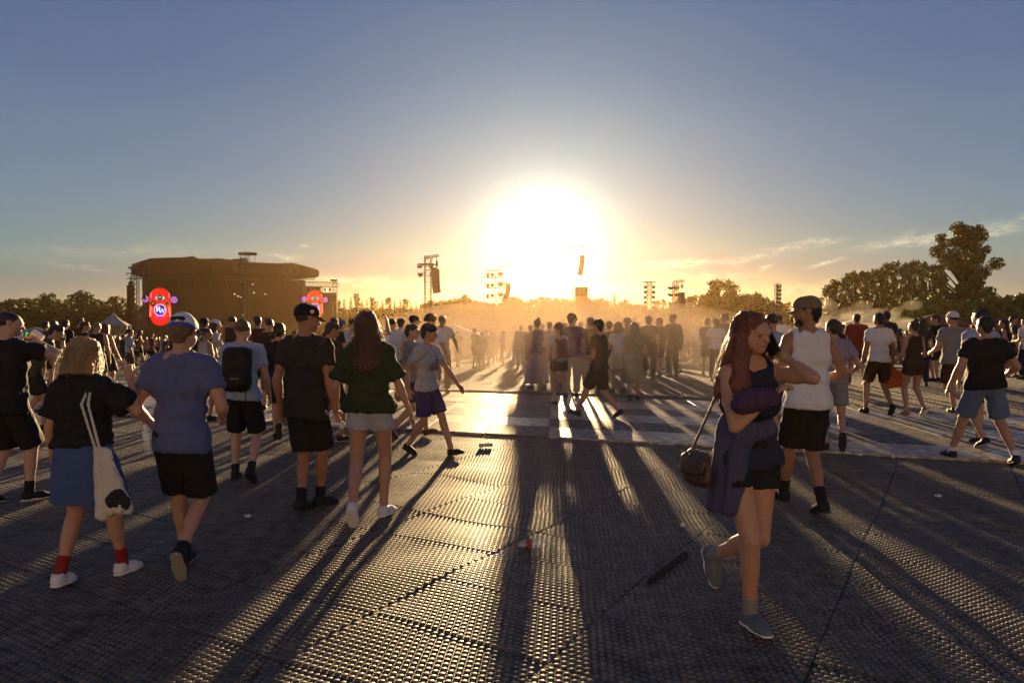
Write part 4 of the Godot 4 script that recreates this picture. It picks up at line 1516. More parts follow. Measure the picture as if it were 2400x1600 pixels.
func make_stage() -> void:
	var o := thing("festival_stage", "huge dark covered stage with a wavy fabric roof rising above the wood", "stage", Vector3(-81.74, -2.85, -165.0))
	o.basis = Basis(Vector3(0.811, 0, -0.585), Vector3.UP, Vector3(0.585, 0, 0.811))
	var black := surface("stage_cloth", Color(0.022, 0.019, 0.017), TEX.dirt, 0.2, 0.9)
	var roof := Faces.new()
	var up := 2.85
	var top := [[-0.9, 14.3], [1.3, 15.1], [4.5, 15.4], [7.5, 15.6], [9.2, 15.85], [10.0, 16.05], [11.2, 15.5], [13.5, 15.6], [15.9, 15.8], [18.8, 15.55], [21.7, 15.3], [26.0, 15.2], [29.9, 15.25], [33.1, 15.5], [36.0, 14.9], [39.1, 14.2]]
	var pts := PackedVector2Array()
	for p in top:
		pts.append(Vector2(p[0], p[1] + up))
	pts.append_array([Vector2(39.7, 13.7 + up), Vector2(39.7, 12.6 + up), Vector2(39.2, 12.2 + up), Vector2(35.2, 11.6 + up), Vector2(29.0, 11.3 + up), Vector2(15.0, 11.2 + up), Vector2(1.5, 11.3 + up), Vector2(-0.9, 11.9 + up)])
	roof.outline(pts, -8.0, 2.2)
	part("roof", roof.mesh(), black, o)
	var hem := Faces.new()                                          # the printed cloth band along the front of the roof
	for i in 9:
		hem.block(Vector3(19.5 + i * 1.6, 13.3 + up, 2.24), Vector3(1.5, 1.7 + 0.4 * sin(i * 1.7), 0.05))
	part("printed_band", hem.mesh(), surface("band_cloth", Color(0.05, 0.045, 0.04), TEX.dirt, 0.3, 0.8), o)
	var rings := Faces.new()
	for x in [31.5, 33.6]:
		rings.ring(Vector3(x, 13.6 + up, 2.3), Vector3.BACK, 0.85, 1.05)
	part("emblem_rings", rings.mesh(), plain(0.08, 0.07, 0.06), o)
	var wall := Faces.new()
	wall.block(Vector3(18.8, 7.2, -7.5), Vector3(35.0, 14.4, 0.6))
	wall.block(Vector3(1.4, 7.2, -3.6), Vector3(0.6, 14.4, 7.6))
	wall.block(Vector3(36.4, 7.2, -3.6), Vector3(0.6, 14.4, 7.6))
	part("wall", wall.mesh(), black, o)
	for i in 5:                                                     # dark sheets stand in for the shade inside the open stage front
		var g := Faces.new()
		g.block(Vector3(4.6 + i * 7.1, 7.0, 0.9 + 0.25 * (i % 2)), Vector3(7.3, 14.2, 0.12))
		part("shade_sheet", g.mesh(), black, o)
	var deck := Faces.new()
	deck.block(Vector3(18.8, 1.0, -2.5), Vector3(38.0, 2.0, 10.0))
	part("platform", deck.mesh(), black, o)
	for x in [3.4, 38.0]:
		var wing := Faces.new()
		wing.block(Vector3(x, 6.4, 1.4), Vector3(5.6, 12.8, 0.5))
		part("speaker_wing", wing.mesh(), black, o)
	for p in [[19.4, 10.5], [20.2, 10.0], [20.9, 9.8], [21.2, 5.6], [23.6, 12.9], [23.9, 10.9], [26.6, 10.6]]:
		var f := Faces.new()
		f.ring(Vector3(p[0], p[1], 1.5), Vector3(0, 0, 1), 0.0, 0.11, 10)
		f.block(Vector3(p[0], p[1], 1.33), Vector3(0.3, 0.3, 0.3))
		part("stage_lamp", f.mesh(), glow(0.8, 0.75, 0.65), o)
	var steel := plain(0.05, 0.048, 0.045, 0.6)
	for i in 12:                                                    # the cloth of the roof is laced in lengths
		var seam := Faces.new()
		seam.bar(Vector3(1.0 + i * 3.3, 11.7 + up, 2.26), Vector3(1.0 + i * 3.3, 14.6 + up, 2.26), 0.10)
		part("roof_seam", seam.mesh(), plain(0.035, 0.03, 0.026, 0.8), o)
	var pipe := Faces.new()
	pipe.truss(Vector3(1.0, 13.6, 2.1), Vector3(38.5, 14.6, 2.1), 0.6, 0.6, 0.08, 0.8)
	part("front_truss", pipe.mesh(), steel, o)
	for i in 9:
		var l := Faces.new()
		l.block(Vector3(7.0 + i * 3.4, 12.9 + i * 0.08, 2.1), Vector3(0.5, 0.7, 0.5))
		l.bar(Vector3(7.0 + i * 3.4, 13.2 + i * 0.08, 2.1), Vector3(7.0 + i * 3.4, 13.7 + i * 0.08, 2.1), 0.08)
		part("hanging_lamp", l.mesh(), plain(0.03, 0.03, 0.03, 0.6), o)
	# the lifting frames that carry the hanging speakers
	var fr := thing("lifting_frame", "lattice mast with a crossbeam and three lamps beside the slim brown column", "truss tower", Vector3(-75.8, -2.8, -150.0))
	var f := Faces.new()
	f.truss(Vector3.ZERO, Vector3(0, 14.6, 0), 1.0, 1.0, 0.11, 1.0)
	f.block(Vector3(0, 14.8, 0), Vector3(1.8, 0.4, 1.8))
	part("mast", f.mesh(), steel, fr)
	f = Faces.new()
	f.truss(Vector3(-1.6, 13.2, 0), Vector3(2.7, 13.2, 0), 1.0, 1.1, 0.11, 1.0)
	part("crossbeam", f.mesh(), steel, fr)
	for k in 3:
		f = Faces.new()
		f.block(Vector3(1.75, 10.8 - k * 1.9, 0), Vector3(0.45, 0.75, 0.45))
		f.bar(Vector3(1.75, 12.6 - k * 1.9, 0), Vector3(1.75, 11.1 - k * 1.9, 0), 0.05)
		part("hanging_lamp", f.mesh(), plain(0.03, 0.03, 0.03, 0.6), fr)
	fr = thing("lifting_frame", "lattice crossbeam with hanging lamps at the conifer end of the stage", "truss tower", Vector3(-43.7, -2.9, -184.0))
	f = Faces.new()
	f.truss(Vector3.ZERO, Vector3(0, 13.9, 0), 1.0, 1.0, 0.11, 1.0)
	f.block(Vector3(0, 14.2, 0), Vector3(1.9, 0.4, 1.8))
	part("mast", f.mesh(), steel, fr)
	f = Faces.new()
	f.truss(Vector3(-8.4, 13.3, 0), Vector3(0.9, 13.1, 0), 1.0, 1.1, 0.11, 1.0)
	part("crossbeam", f.mesh(), steel, fr)
	for k in 6:
		f = Faces.new()
		f.block(Vector3(-7.4 + k * 1.25, 11.9, 0), Vector3(0.5, 0.8, 0.5))
		f.bar(Vector3(-7.4 + k * 1.25, 12.6, 0), Vector3(-7.4 + k * 1.25, 12.2, 0), 0.05)
		part("hanging_lamp", f.mesh(), plain(0.03, 0.03, 0.03, 0.6), fr)
	f = Faces.new()
	f.block(Vector3(-4.0, 5.6, -0.9), Vector3(8.6, 11.2, 0.5))
	part("cover_sheet", f.mesh(), black, fr)
	var sp := thing("wrapped_speaker_column", "slim brown wrapped column hanging from the mast beside the stage", "speaker", Vector3(-76.95, -2.8, -150.4))
	f = Faces.new()
	f.block(Vector3(0, 8.6, 0), Vector3(1.1, 5.6, 1.0))
	f.block(Vector3(0.15, 2.9, 0), Vector3(1.4, 5.8, 1.3))
	part("wrap", f.mesh(), surface("wrap", Color(0.05, 0.03, 0.02), TEX.dirt, 0.3, 0.9), sp)
	f = Faces.new()
	f.lathe(Vector3(0, 11.4, 0), [[0.42, 0.0], [0.42, 0.5], [0.25, 0.8], [0.0, 0.85]], 10)
	f.bar(Vector3(0, 12.2, 0), Vector3(0, 13.0, 0), 0.08)
	part("hoist", f.mesh(), plain(0.03, 0.03, 0.03, 0.6), sp)
	led_totem(Vector3(-75.6, 4.55, -160.0), 4.55, "tall red light screen with an eye and a round badge beside the masts")
	led_totem(Vector3(-48.4, 5.3, -183.0), 4.1, "red light screen with an eye behind a walking man's black cap")

func ellipse(cx: float, cy: float, rx: float, ry: float, sides := 32) -> PackedVector2Array:
	var p := PackedVector2Array()
	for i in sides:
		p.append(Vector2(cx + cos(TAU * i / sides) * rx, cy + sin(TAU * i / sides) * ry))
	return p

func led_totem(at: Vector3, wide: float, label: String) -> void:
	var o := thing("light_screen", label, "screen", at, atan2(-at.x, -at.z))
	var s := wide
	var z := 0.0
	var layers := []
	var body := PackedVector2Array()
	for i in 17:
		var a := PI * i / 16.0
		body.append(Vector2(cos(a) * 0.46, 0.38 + sin(a) * 0.48))
	body.append_array([Vector2(-0.48, -0.50), Vector2(-0.42, -0.54)])
	for i in 17:
		var a := PI + PI * i / 16.0
		body.append(Vector2(cos(a) * 0.42, -0.52 + sin(a) * 0.40))
	body.append_array([Vector2(0.48, -0.50), Vector2(0.48, -0.3)])
	layers.append(["red_panel", [body], Color(0.85, 0.03, 0.03)])
	layers.append(["brow", [ellipse(0, 0.52, 0.30, 0.24)], Color(0.95, 0.08, 0.08)])
	layers.append(["chin", [ellipse(0.0, -0.52, 0.34, 0.30)], Color(1.0, 0.10, 0.01)])
	layers.append(["chin_ring", [ellipse(0.0, -0.50, 0.25, 0.25)], Color(1.0, 0.05, 0.22)])
	layers.append(["chin_core", [ellipse(0.0, -0.47, 0.08, 0.08)], Color(0.35, 0.10, 0.8)])
	for i in 2:
		var x := -0.62 if i == 0 else 0.60
		var y := 0.33 if i == 0 else 0.30
		layers.append(["ear_disc", [ellipse(x, y, 0.17, 0.18)], Color(0.16, 0.08, 0.45)])
		layers.append(["ear_ring", [ellipse(x, y, 0.13, 0.145)], Color(0.75, 0.45, 0.75)])
		layers.append(["ear_ring", [ellipse(x, y, 0.085, 0.09)], Color(0.35, 0.18, 0.55)])
		layers.append(["ear_ring", [ellipse(x, y, 0.04, 0.045)], Color(0.85, 0.4, 0.7)])
	var eye := PackedVector2Array()
	for i in 17:
		var t := -1.0 + i / 8.0
		eye.append(Vector2(t * 0.24, 0.38 + 0.12 * (1 - t * t)))
	for i in range(1, 16):
		var t := 1.0 - i / 8.0
		eye.append(Vector2(t * 0.24, 0.38 - 0.12 * (1 - t * t)))
	var rim := PackedVector2Array()
	for p in eye:
		rim.append(Vector2(p.x * 1.18, 0.38 + (p.y - 0.38) * 1.22))
	layers.append(["eye_rim", [rim], Color(0.02, 0.0, 0.0)])
	layers.append(["eye_white", [eye], Color(0.72, 0.68, 0.68)])
	layers.append(["iris", [ellipse(0, 0.385, 0.11, 0.12)], Color(0.03, 0.01, 0.01)])
	layers.append(["iris_glint", [ellipse(0.0, 0.41, 0.04, 0.045)], Color(0.75, 0.7, 0.7)])
	for i in 2:
		var x := -0.30 if i == 0 else 0.29
		var diamond := func(r): return PackedVector2Array([Vector2(x, 0.12 + r * 1.12), Vector2(x + r, 0.12), Vector2(x, 0.12 - r * 1.12), Vector2(x - r, 0.12)])
		layers.append(["diamond_rim", [diamond.call(0.15)], Color(0.9, 0.35, 0.08) if i == 1 else Color(0.35, 0.12, 0.02)])
		layers.append(["diamond", [diamond.call(0.105)], Color(0.05, 0.09, 0.01)])
		layers.append(["diamond_star", [ellipse(x, 0.12, 0.04, 0.045, 8)], Color(0.7, 0.5, 0.15) if i == 0 else Color(0.12, 0.25, 0.05)])
	layers.append(["badge_rim", [ellipse(0, -0.19, 0.265, 0.285)], Color(0.92, 0.70, 0.85)])
	layers.append(["badge", [ellipse(0, -0.19, 0.225, 0.245)], Color(0.035, 0.07, 0.62)])
	var dots := []
	for i in 2:
		var x := -0.41 if i == 0 else 0.42
		for k in 5:
			dots.append(ellipse(x, -0.02 - k * 0.105, 0.025 + 0.006 * k, 0.028 + 0.006 * k, 8))
		dots.append(PackedVector2Array([Vector2(x * 0.9 - 0.03, -0.05), Vector2(x * 0.9 + 0.03, -0.05), Vector2(x * 0.8, -0.38)]))
		dots.append(PackedVector2Array([Vector2(x * 0.93 - 0.018, 0.62), Vector2(x * 0.93 + 0.018, 0.62), Vector2(x * 0.93 + 0.018, 0.38), Vector2(x * 0.93 - 0.018, 0.38)]))
	for p in [[-0.2, -0.5], [-0.15, -0.505], [0.12, -0.5], [0.16, -0.46], [0.21, -0.42], [0.24, -0.47]]:
		dots.append(ellipse(p[0], p[1], 0.018, 0.018, 6))
	layers.append(["light_dots", dots, Color(0.95, 0.55, 0.45)])
	for l in layers:
		var f := Faces.new()
		for pts in l[1]:
			var q := PackedVector2Array()
			for p in pts:
				q.append(p * s)
			f.outline(q, z - 0.03, z)
		z += 0.05
		part(l[0], f.mesh(), glow(l[2].r, l[2].g, l[2].b), o)
	var t := TextMesh.new()
	var font := SystemFont.new()
	font.font_names = PackedStringArray(["Droid Serif"])
	font.font_weight = 700
	t.font = font
	t.font_size = 64
	t.pixel_size = s * 0.0052
	t.depth = 0.05
	t.text = "R"
	var r := part("letter", t, glow(0.95, 0.9, 0.95), o)
	r.position = Vector3(-0.085 * s, -0.145 * s, z)
	var t2: TextMesh = t.duplicate()
	t2.text = "W"
	t2.pixel_size = s * 0.0044
	r = part("letter", t2, glow(0.95, 0.9, 0.95), o)
	r.position = Vector3(0.07 * s, -0.225 * s, z + 0.03)
	var b := Faces.new()                                            # the frame that carries it
	b.block(Vector3(0, 0, -0.35), Vector3(0.7 * s, 1.5 * s, 0.5))
	part("screen_frame", b.mesh(), plain(0.02, 0.02, 0.02, 0.7), o)

func array_speaker(o: Node3D, top: Vector3, cabinets: int, w: float, h: float, deep: float, bend: float) -> void:
	var p := top
	var a := 0.0
	for i in cabinets:
		var f := Faces.new()
		var turn := Basis(Vector3.FORWARD, a)
		f.block(Vector3(0, -h * 0.5, 0), Vector3(w, h * 0.94, deep))
		f.block(Vector3(-w * 0.5 - 0.04, -h * 0.5, 0), Vector3(0.10, h * 0.3, deep * 0.4))
		var c := part("cabinet", f.mesh(), plain(0.035, 0.03, 0.027, 0.7), o)
		c.transform = Transform3D(turn, p)
		p += turn * Vector3(0, -h, 0)
		a += bend

func tower(x: float, d: float, top: float, w: float, label: String, called := "delay_tower", thick := 0.075) -> Node3D:
	var y := -drop(x, d)
	var o := thing(called, label, "truss tower", Vector3(x, y, -d), atan2(-x, d) * -1.0)
	var f := Faces.new()
	var h := top - y
	f.truss(Vector3(0, 0, 0), Vector3(0, h, 0), w, w, thick, w)
	part("mast", f.mesh(), plain(0.045, 0.042, 0.04, 0.5), o)
	f = Faces.new()
	for k in 4:
		var a := PI / 4 + k * PI / 2
		f.bar(Vector3(cos(a) * w * 0.5, 0.3, sin(a) * w * 0.5), Vector3(cos(a) * 2.0, 0.05, sin(a) * 2.0), 0.12)
		f.bar(Vector3(cos(a) * w * 0.5, h * 0.42, sin(a) * w * 0.5), Vector3(cos(a) * 1.9, 0.1, sin(a) * 1.9), 0.025)
	f.block(Vector3(0, 0.2, 0), Vector3(2.2, 0.4, 2.2))
	part("base", f.mesh(), plain(0.05, 0.048, 0.045, 0.6), o)
	return o

func fixture(o: Node3D, at: Vector3, size: Vector3) -> void:
	var f := Faces.new()
	f.block(at, size)
	f.block(at + Vector3(0, -size.y * 0.7, 0), Vector3(size.x * 0.7, size.y * 0.5, size.z * 0.6))
	f.bar(at + Vector3(-size.x * 0.5, size.y * 0.5, 0), at + Vector3(-size.x * 0.5, size.y * 1.2, 0), 0.05)
	f.bar(at + Vector3(size.x * 0.5, size.y * 0.5, 0), at + Vector3(size.x * 0.5, size.y * 1.2, 0), 0.05)
	part("spotlight", f.mesh(), plain(0.03, 0.027, 0.025, 0.6), o)

func beam(o: Node3D, a: Vector3, b: Vector3, w: float) -> void:
	var f := Faces.new()
	f.truss(a, b, w, w, 0.06, w)
	part("crossbeam", f.mesh(), plain(0.045, 0.042, 0.04, 0.5), o)

func make_towers() -> void:
	# beside the conifers: speakers on one side, spotlights on the other
	var o := tower(-10.7, 95, 9.6, 0.78, "lattice tower with one long hanging speaker and spotlights above the conifers")
	beam(o, Vector3(-0.5, 11.9, 0), Vector3(1.35, 12.1, 0), 0.3)
	var f := Faces.new()
	f.bar(Vector3(0.65, 11.8, 0.1), Vector3(0.65, 10.2, 0.1), 0.05)
	f.bar(Vector3(1.15, 11.9, 0.1), Vector3(1.15, 10.4, 0.1), 0.06)
	f.block(Vector3(1.18, 11.1, 0.1), Vector3(0.24, 0.75, 0.24))
	f.block(Vector3(0.9, 10.45, 0.1), Vector3(0.8, 0.25, 0.7))
	part("hoist", f.mesh(), plain(0.03, 0.028, 0.026, 0.6), o)
	array_speaker(o, Vector3(1.0, 10.35, 0.1), 12, 0.88, 0.25, 0.7, -0.012)
	beam(o, Vector3(-1.35, 11.05, 0), Vector3(0.9, 11.0, 0), 0.16)
	fixture(o, Vector3(-1.05, 10.75, 0), Vector3(0.65, 0.22, 0.4))
	fixture(o, Vector3(-0.95, 9.75, 0), Vector3(0.62, 0.34, 0.4))
	fixture(o, Vector3(0.45, 10.7, 0), Vector3(0.55, 0.24, 0.4))
	fixture(o, Vector3(0.55, 9.75, 0), Vector3(0.6, 0.26, 0.4))
	# beside the sun: a camera and light scaffold with four platforms, its speaker hanging next to it
	o = tower(-3.4, 200, 8.9, 1.3, "scaffold tower with four crowded platforms rising just beside the sun")
	for k in 4:
		var p := Faces.new()
		var y := 11.1 - k * 1.95
		p.block(Vector3(-1.0, y, 0), Vector3(3.0 - 0.2 * (k % 2), 0.12, 1.8))
		for i in 5:
			p.bar(Vector3(-2.4 + i * 0.6, y, 0.8), Vector3(-2.4 + i * 0.6, y + 1.0, 0.8), 0.05)
		p.bar(Vector3(-2.4, y + 1.0, 0.8), Vector3(0.3, y + 1.0, 0.8), 0.05)
		part("platform", p.mesh(), plain(0.04, 0.037, 0.034, 0.6), o)
		fixture(o, Vector3(-2.0, y + 0.55, 0), Vector3(0.5, 0.5, 0.5))
		fixture(o, Vector3(-1.2, y + 0.6, 0), Vector3(0.7, 0.4, 0.5))
		fixture(o, Vector3(0.2, y + 0.75, 0.4), Vector3(0.9, 0.5, 0.5))
	beam(o, Vector3(-2.4, 12.4, 0), Vector3(0.4, 12.5, 0), 0.22)
	beam(o, Vector3(-0.2, 13.1, 0), Vector3(2.0, 13.2, 0), 0.3)
	o.scale = Vector3(1.54, 1.42, 1.54)
	o = tower(-1.85, 201, 7.2, 0.4, "slim mast carrying a curved hanging speaker beside the crowded scaffold")
	array_speaker(o, Vector3(0.6, 9.9, 0.3), 13, 0.75, 0.27, 0.7, 0.034)
	beam(o, Vector3(-0.2, 10.0, 0.1), Vector3(0.8, 10.1, 0.2), 0.25)
	o.scale = Vector3(1.54, 1.42, 1.54)
	# in front of the sun
	o = tower(17.2, 210, 12.1, 0.20, "slim mast with a curved hanging speaker right in front of the sun's glare", "delay_tower", 0.022)
	beam(o, Vector3(-0.2, 14.4, 0), Vector3(1.6, 14.6, 0), 0.25)
	array_speaker(o, Vector3(1.35, 13.1, 0.1), 12, 0.66, 0.27, 0.6, 0.022)
	o.scale = Vector3(1.9, 1.72, 1.9)
	o = thing("covered_scaffold", "tall block of covered scaffolding below the hanging speaker in the sun's glare", "scaffold", Vector3(19.1, -3.0, -206.0))
	o.scale = Vector3(1.9, 1.65, 1.9)
	f = Faces.new()
	f.block(Vector3(0, 4.1, 0), Vector3(1.7, 8.2, 2.2))
	f.block(Vector3(1.1, 3.1, 0), Vector3(0.5, 6.2, 2.2))
	part("cover", f.mesh(), surface("wrap", Color(0.05, 0.03, 0.02), TEX.dirt, 0.3, 0.9), o)
	f = Faces.new()
	for i in 4:
		f.bar(Vector3(-0.95 + 0.63 * i, 0, 1.16), Vector3(-0.95 + 0.63 * i, 8.6, 1.16), 0.07)
	part("poles", f.mesh(), plain(0.05, 0.05, 0.05, 0.5), o).set_meta("kind", "stuff")
	# light mast with lamps down both sides
	o = tower(22.1, 120, 7.7, 0.62, "lattice light mast with round lamps down both of its sides", "light_mast")
	beam(o, Vector3(-1.0, 10.2, 0), Vector3(1.0, 10.2, 0), 0.15)
	for k in 7:
		for s in [-1, 1]:
			var l := Faces.new()
			l.lathe(Vector3(s * 0.72, 9.4 - k * 0.82, 0.1), [[0.0, -0.24], [0.24, -0.2], [0.28, 0.12], [0.10, 0.28], [0.0, 0.3]], 10)
			l.bar(Vector3(s * 0.72, 9.6 - k * 0.82, 0), Vector3(s * 0.3, 9.6 - k * 0.82, 0), 0.06)
			part("lamp", l.mesh(), plain(0.03, 0.028, 0.026, 0.5), o)
	o = tower(24.1, 110, 7.2, 0.62, "short lattice tower with a hanging speaker beside the thin upright trees")
	beam(o, Vector3(-0.3, 9.7, 0), Vector3(1.4, 9.8, 0), 0.25)
	array_speaker(o, Vector3(0.95, 8.1, 0.1), 9, 0.78, 0.25, 0.6, -0.01)
	f = Faces.new()
	f.bar(Vector3(1.0, 9.6, 0.1), Vector3(1.0, 8.1, 0.1), 0.06)
	f.block(Vector3(1.0, 9.0, 0.1), Vector3(0.3, 0.5, 0.3))
	part("hoist", f.mesh(), plain(0.03, 0.028, 0.026, 0.6), o)
	for k in 2:
		fixture(o, Vector3(-0.75, 8.75 - k * 1.0, 0), Vector3(0.7, 0.28, 0.4))
		fixture(o, Vector3(0.1, 8.75 - k * 1.0, 0.3), Vector3(0.7, 0.28, 0.4))
	o = tower(49.9, 140, 8.4, 0.75, "single mast with a small lamp platform standing out over the low rise", "light_mast")
	for k in 6:
		fixture(o, Vector3(0, 10.6 - k * 0.75, 0.3), Vector3(0.9, 0.4, 0.5))
	f = Faces.new()
	f.block(Vector3(0, 6.9, 0), Vector3(2.6, 0.2, 1.4))
	part("platform", f.mesh(), plain(0.04, 0.037, 0.034, 0.6), o)
	fixture(o, Vector3(-0.9, 7.3, 0), Vector3(0.5, 0.4, 0.4))
	fixture(o, Vector3(0.9, 7.3, 0), Vector3(0.5, 0.4, 0.4))
	# in front of the stage roof
	o = tower(-43.0, 120, 11.6, 0.7, "slim tower with two flat rain roofs standing before the stage")
	for k in 2:
		var p := Faces.new()
		p.block(Vector3(-0.9 + k * 1.5, 13.9 + k * 0.9, 0), Vector3(1.9 + k * 0.3, 0.16 + 0.25 * k, 1.8))
		for i in 4:
			p.bar(Vector3(-1.7 + k * 1.5 + (i % 2) * 1.7, 12.9 + k * 0.3, -0.7 + 1.4 * (i / 2)), Vector3(-1.7 + k * 1.5 + (i % 2) * 1.7, 13.9 + k * 0.9, -0.7 + 1.4 * (i / 2)), 0.06)
		part("rain_roof", p.mesh(), plain(0.03, 0.028, 0.026, 0.8), o)
	fixture(o, Vector3(-0.9, 13.1, 0), Vector3(0.7, 0.4, 0.5))
	fixture(o, Vector3(0.1, 13.2, 0), Vector3(0.6, 0.5, 0.5))
	o = thing("mixing_cabin", "dark flat-topped cabin with two thin aerials far off beneath the round lamps", "cabin", Vector3(17.8, -2.55, -118.0))
	f = Faces.new()
	f.block(Vector3(0, 2.2, 0), Vector3(3.0, 4.6, 3.0))
	part("wall", f.mesh(), surface("wrap", Color(0.05, 0.03, 0.02), TEX.dirt, 0.3, 0.9), o)
	for x in [-1.1, 0.2]:
		f = Faces.new()
		f.bar(Vector3(x, 4.5, 0), Vector3(x, 5.7, 0), 0.07)
		part("aerial", f.mesh(), plain(0.04, 0.04, 0.04, 0.6), o)
	o = tower(85.0, 124, 5.2, 0.6, "dark lattice mast with a small platform at the edge of the green bushes", "light_mast")
	fixture(o, Vector3(0.2, 7.2, 0.1), Vector3(1.2, 0.4, 0.5))

func tent(at: Vector3, turn: float, w: float, deep: float, eave: float, peak: float, m: Material, label: String, open := true) -> void:
	var o := thing("tent", label, "tent", at, turn)
	var f := Faces.new()
	var a := Vector3(-w * 0.5, eave, deep * 0.5)
	var b := Vector3(w * 0.5, eave, deep * 0.5)
	var t := Vector3(0, peak, 0)
	var c := Vector3(w * 0.5, eave, -deep * 0.5)
	var d := Vector3(-w * 0.5, eave, -deep * 0.5)
	for q in [[a, b], [b, c], [c, d], [d, a]]:
		var m1: Vector3 = q[0].lerp(t, 0.55) + Vector3(0, -0.12 * (peak - eave), 0)
		var m2: Vector3 = q[1].lerp(t, 0.55) + Vector3(0, -0.12 * (peak - eave), 0)
		f.quad(q[1], q[0], m1, m2)
		f.tri(m2, m1, t)
	part("roof", f.mesh(), m, o)
	f = Faces.new()
	f.block(Vector3(-w * 0.5 + 0.25 if open else 0.0, eave * 0.5, deep * 0.5 - 0.05), Vector3(0.5 if open else w, eave, 0.05))
	f.block(Vector3(0, eave * 0.5, -deep * 0.5 + 0.05), Vector3(w, eave, 0.05))
	f.block(Vector3(-w * 0.5 + 0.05, eave * 0.5, 0), Vector3(0.05, eave, deep - 0.3))
	part("wall", f.mesh(), m, o)
	for k in 4:
		f = Faces.new()
		f.bar(Vector3(w * 0.49 * (1 if k % 2 else -1), 0, deep * 0.48 * (1 if k < 2 else -1)), Vector3(w * 0.49 * (1 if k % 2 else -1), eave, deep * 0.48 * (1 if k < 2 else -1)), 0.08)
		part("pole", f.mesh(), plain(0.3, 0.3, 0.3, 0.5), o)

func canvas(key: String, c: Color) -> StandardMaterial3D:
	var m := surface(key, c, TEX.dirt, 0.3, 0.8)
	m.backlight_enabled = true
	m.backlight = Color(0.4, 0.4, 0.4)
	return m

func make_tents() -> void:
	var white := canvas("canvas_white", Color(0.62, 0.63, 0.66))
	tent(Vector3(-48.2, -2.2, -90), 0.35, 3.4, 3.4, 3.2, 4.7, white, "white pointed tent with an open front beside the stage")
	tent(Vector3(-54.0, -2.1, -84), 0.4, 6.6, 4.0, 2.1, 3.0, white, "long low white tent behind the crowd with green lamps under its edge")
	tent(Vector3(-60.5, -2.1, -86), 0.4, 6.0, 4.0, 2.1, 2.75, white, "low white tent next to the one with green lamps", false)
	for k in 3:
		var f := Faces.new()
		f.block(Vector3.ZERO, Vector3(0.22, 0.34, 0.12))
		f.block(Vector3(0, 0.22, 0), Vector3(0.12, 0.10, 0.10))
		single("green_lamp", f.mesh(), glow(0.02, 0.9, 0.15), Vector3(-52.8 + k * 1.15, 0.05, -81.0), "small green lamp under the edge of the long low white tent", "lamp", "green lamps of the long tent")
	var red := canvas("canvas_red", Color(0.32, 0.07, 0.045))
	tent(Vector3(37.5, -0.9, -66), -0.4, 7.0, 4.5, 2.2, 3.1, red, "red pointed canopy beyond the man in the white cap")
	tent(Vector3(45.0, -1.0, -68), -0.4, 7.0, 4.5, 2.2, 2.9, red, "red canopy behind the woman with long dark hair and the bushes", false)
	var pale := canvas("canvas_pale", Color(0.46, 0.42, 0.36))
	tent(Vector3(34.6, -1.2, -72), -0.35, 4.6, 4.0, 2.6, 3.5, pale, "pale canopy half wrapped in dust below the poplars")
	tent(Vector3(39.8, -1.3, -74), -0.3, 5.0, 4.0, 2.0, 2.7, pale, "low pale canopy between the dusty one and the red one", false)
	var dusk := canvas("canvas_dusk", Color(0.30, 0.30, 0.33))
	tent(Vector3(-8.6, -2.4, -106), -0.1, 9.0, 5.0, 2.0, 3.6, dusk, "wide dim grey canopy at the foot of the tower with one long speaker", false)

	# added unseen marquees behind the camera; their sunlit walls fill the shade in view
	for k in 4:
		tent(Vector3(-21.0 + k * 14.0, 0.0, 17.0 + 0.8 * (k % 2)), PI + 0.04 * (k - 1.5), 13.6, 8.0, 5.2, 8.0, canvas("canvas_bounce", Color(0.68, 0.665, 0.64)), ["wide white marquee added unseen to bounce sunlight, with plain tall walls at the far end of the row", "wide white marquee added unseen to bounce sunlight, next to the end of the row", "wide white marquee added unseen to bounce sunlight, in the middle of the row beside another", "wide white marquee added unseen to bounce sunlight, closing the row on the other side"][k], false)

func make_people() -> void:
	for row in FOLK:
		var f: Dictionary = row.duplicate()
		f.at = Vector3(f.x, floor_y(f.x, f.d), -f.d)
		person(f)
	mesh_all()

# The crowd farther off: ten kinds of person, each standing many times.
const FAR_KINDS := [
	["white T-shirt", Color(0.60, 0.60, 0.62), "tee", false, "short", "stand"], ["black T-shirt", Color(0.014, 0.014, 0.016), "tee", false, "short", "stepl"],
	["grey T-shirt", Color(0.20, 0.20, 0.21), "tee", false, "buzz", "stand"], ["dark red T-shirt", Color(0.18, 0.02, 0.018), "tee", false, "short", "stepr"],
	["navy T-shirt", Color(0.02, 0.026, 0.06), "tee", false, "short", "wide"], ["tan vest", Color(0.30, 0.21, 0.13), "tank", true, "long", "stand"],
	["olive T-shirt", Color(0.06, 0.06, 0.025), "tee", false, "short", "left"], ["pale blue T-shirt", Color(0.28, 0.35, 0.5), "tee", true, "tail", "stepl"],
	["dark brown T-shirt", Color(0.05, 0.03, 0.018), "tee", false, "buzz", "stand"], ["orange T-shirt", Color(0.35, 0.12, 0.04), "tee", true, "long", "stand"],
	["dark purple vest", Color(0.05, 0.03, 0.08), "tank", true, "bun", "stepr"], ["cream T-shirt", Color(0.45, 0.40, 0.33), "tee", false, "short", "right"]]

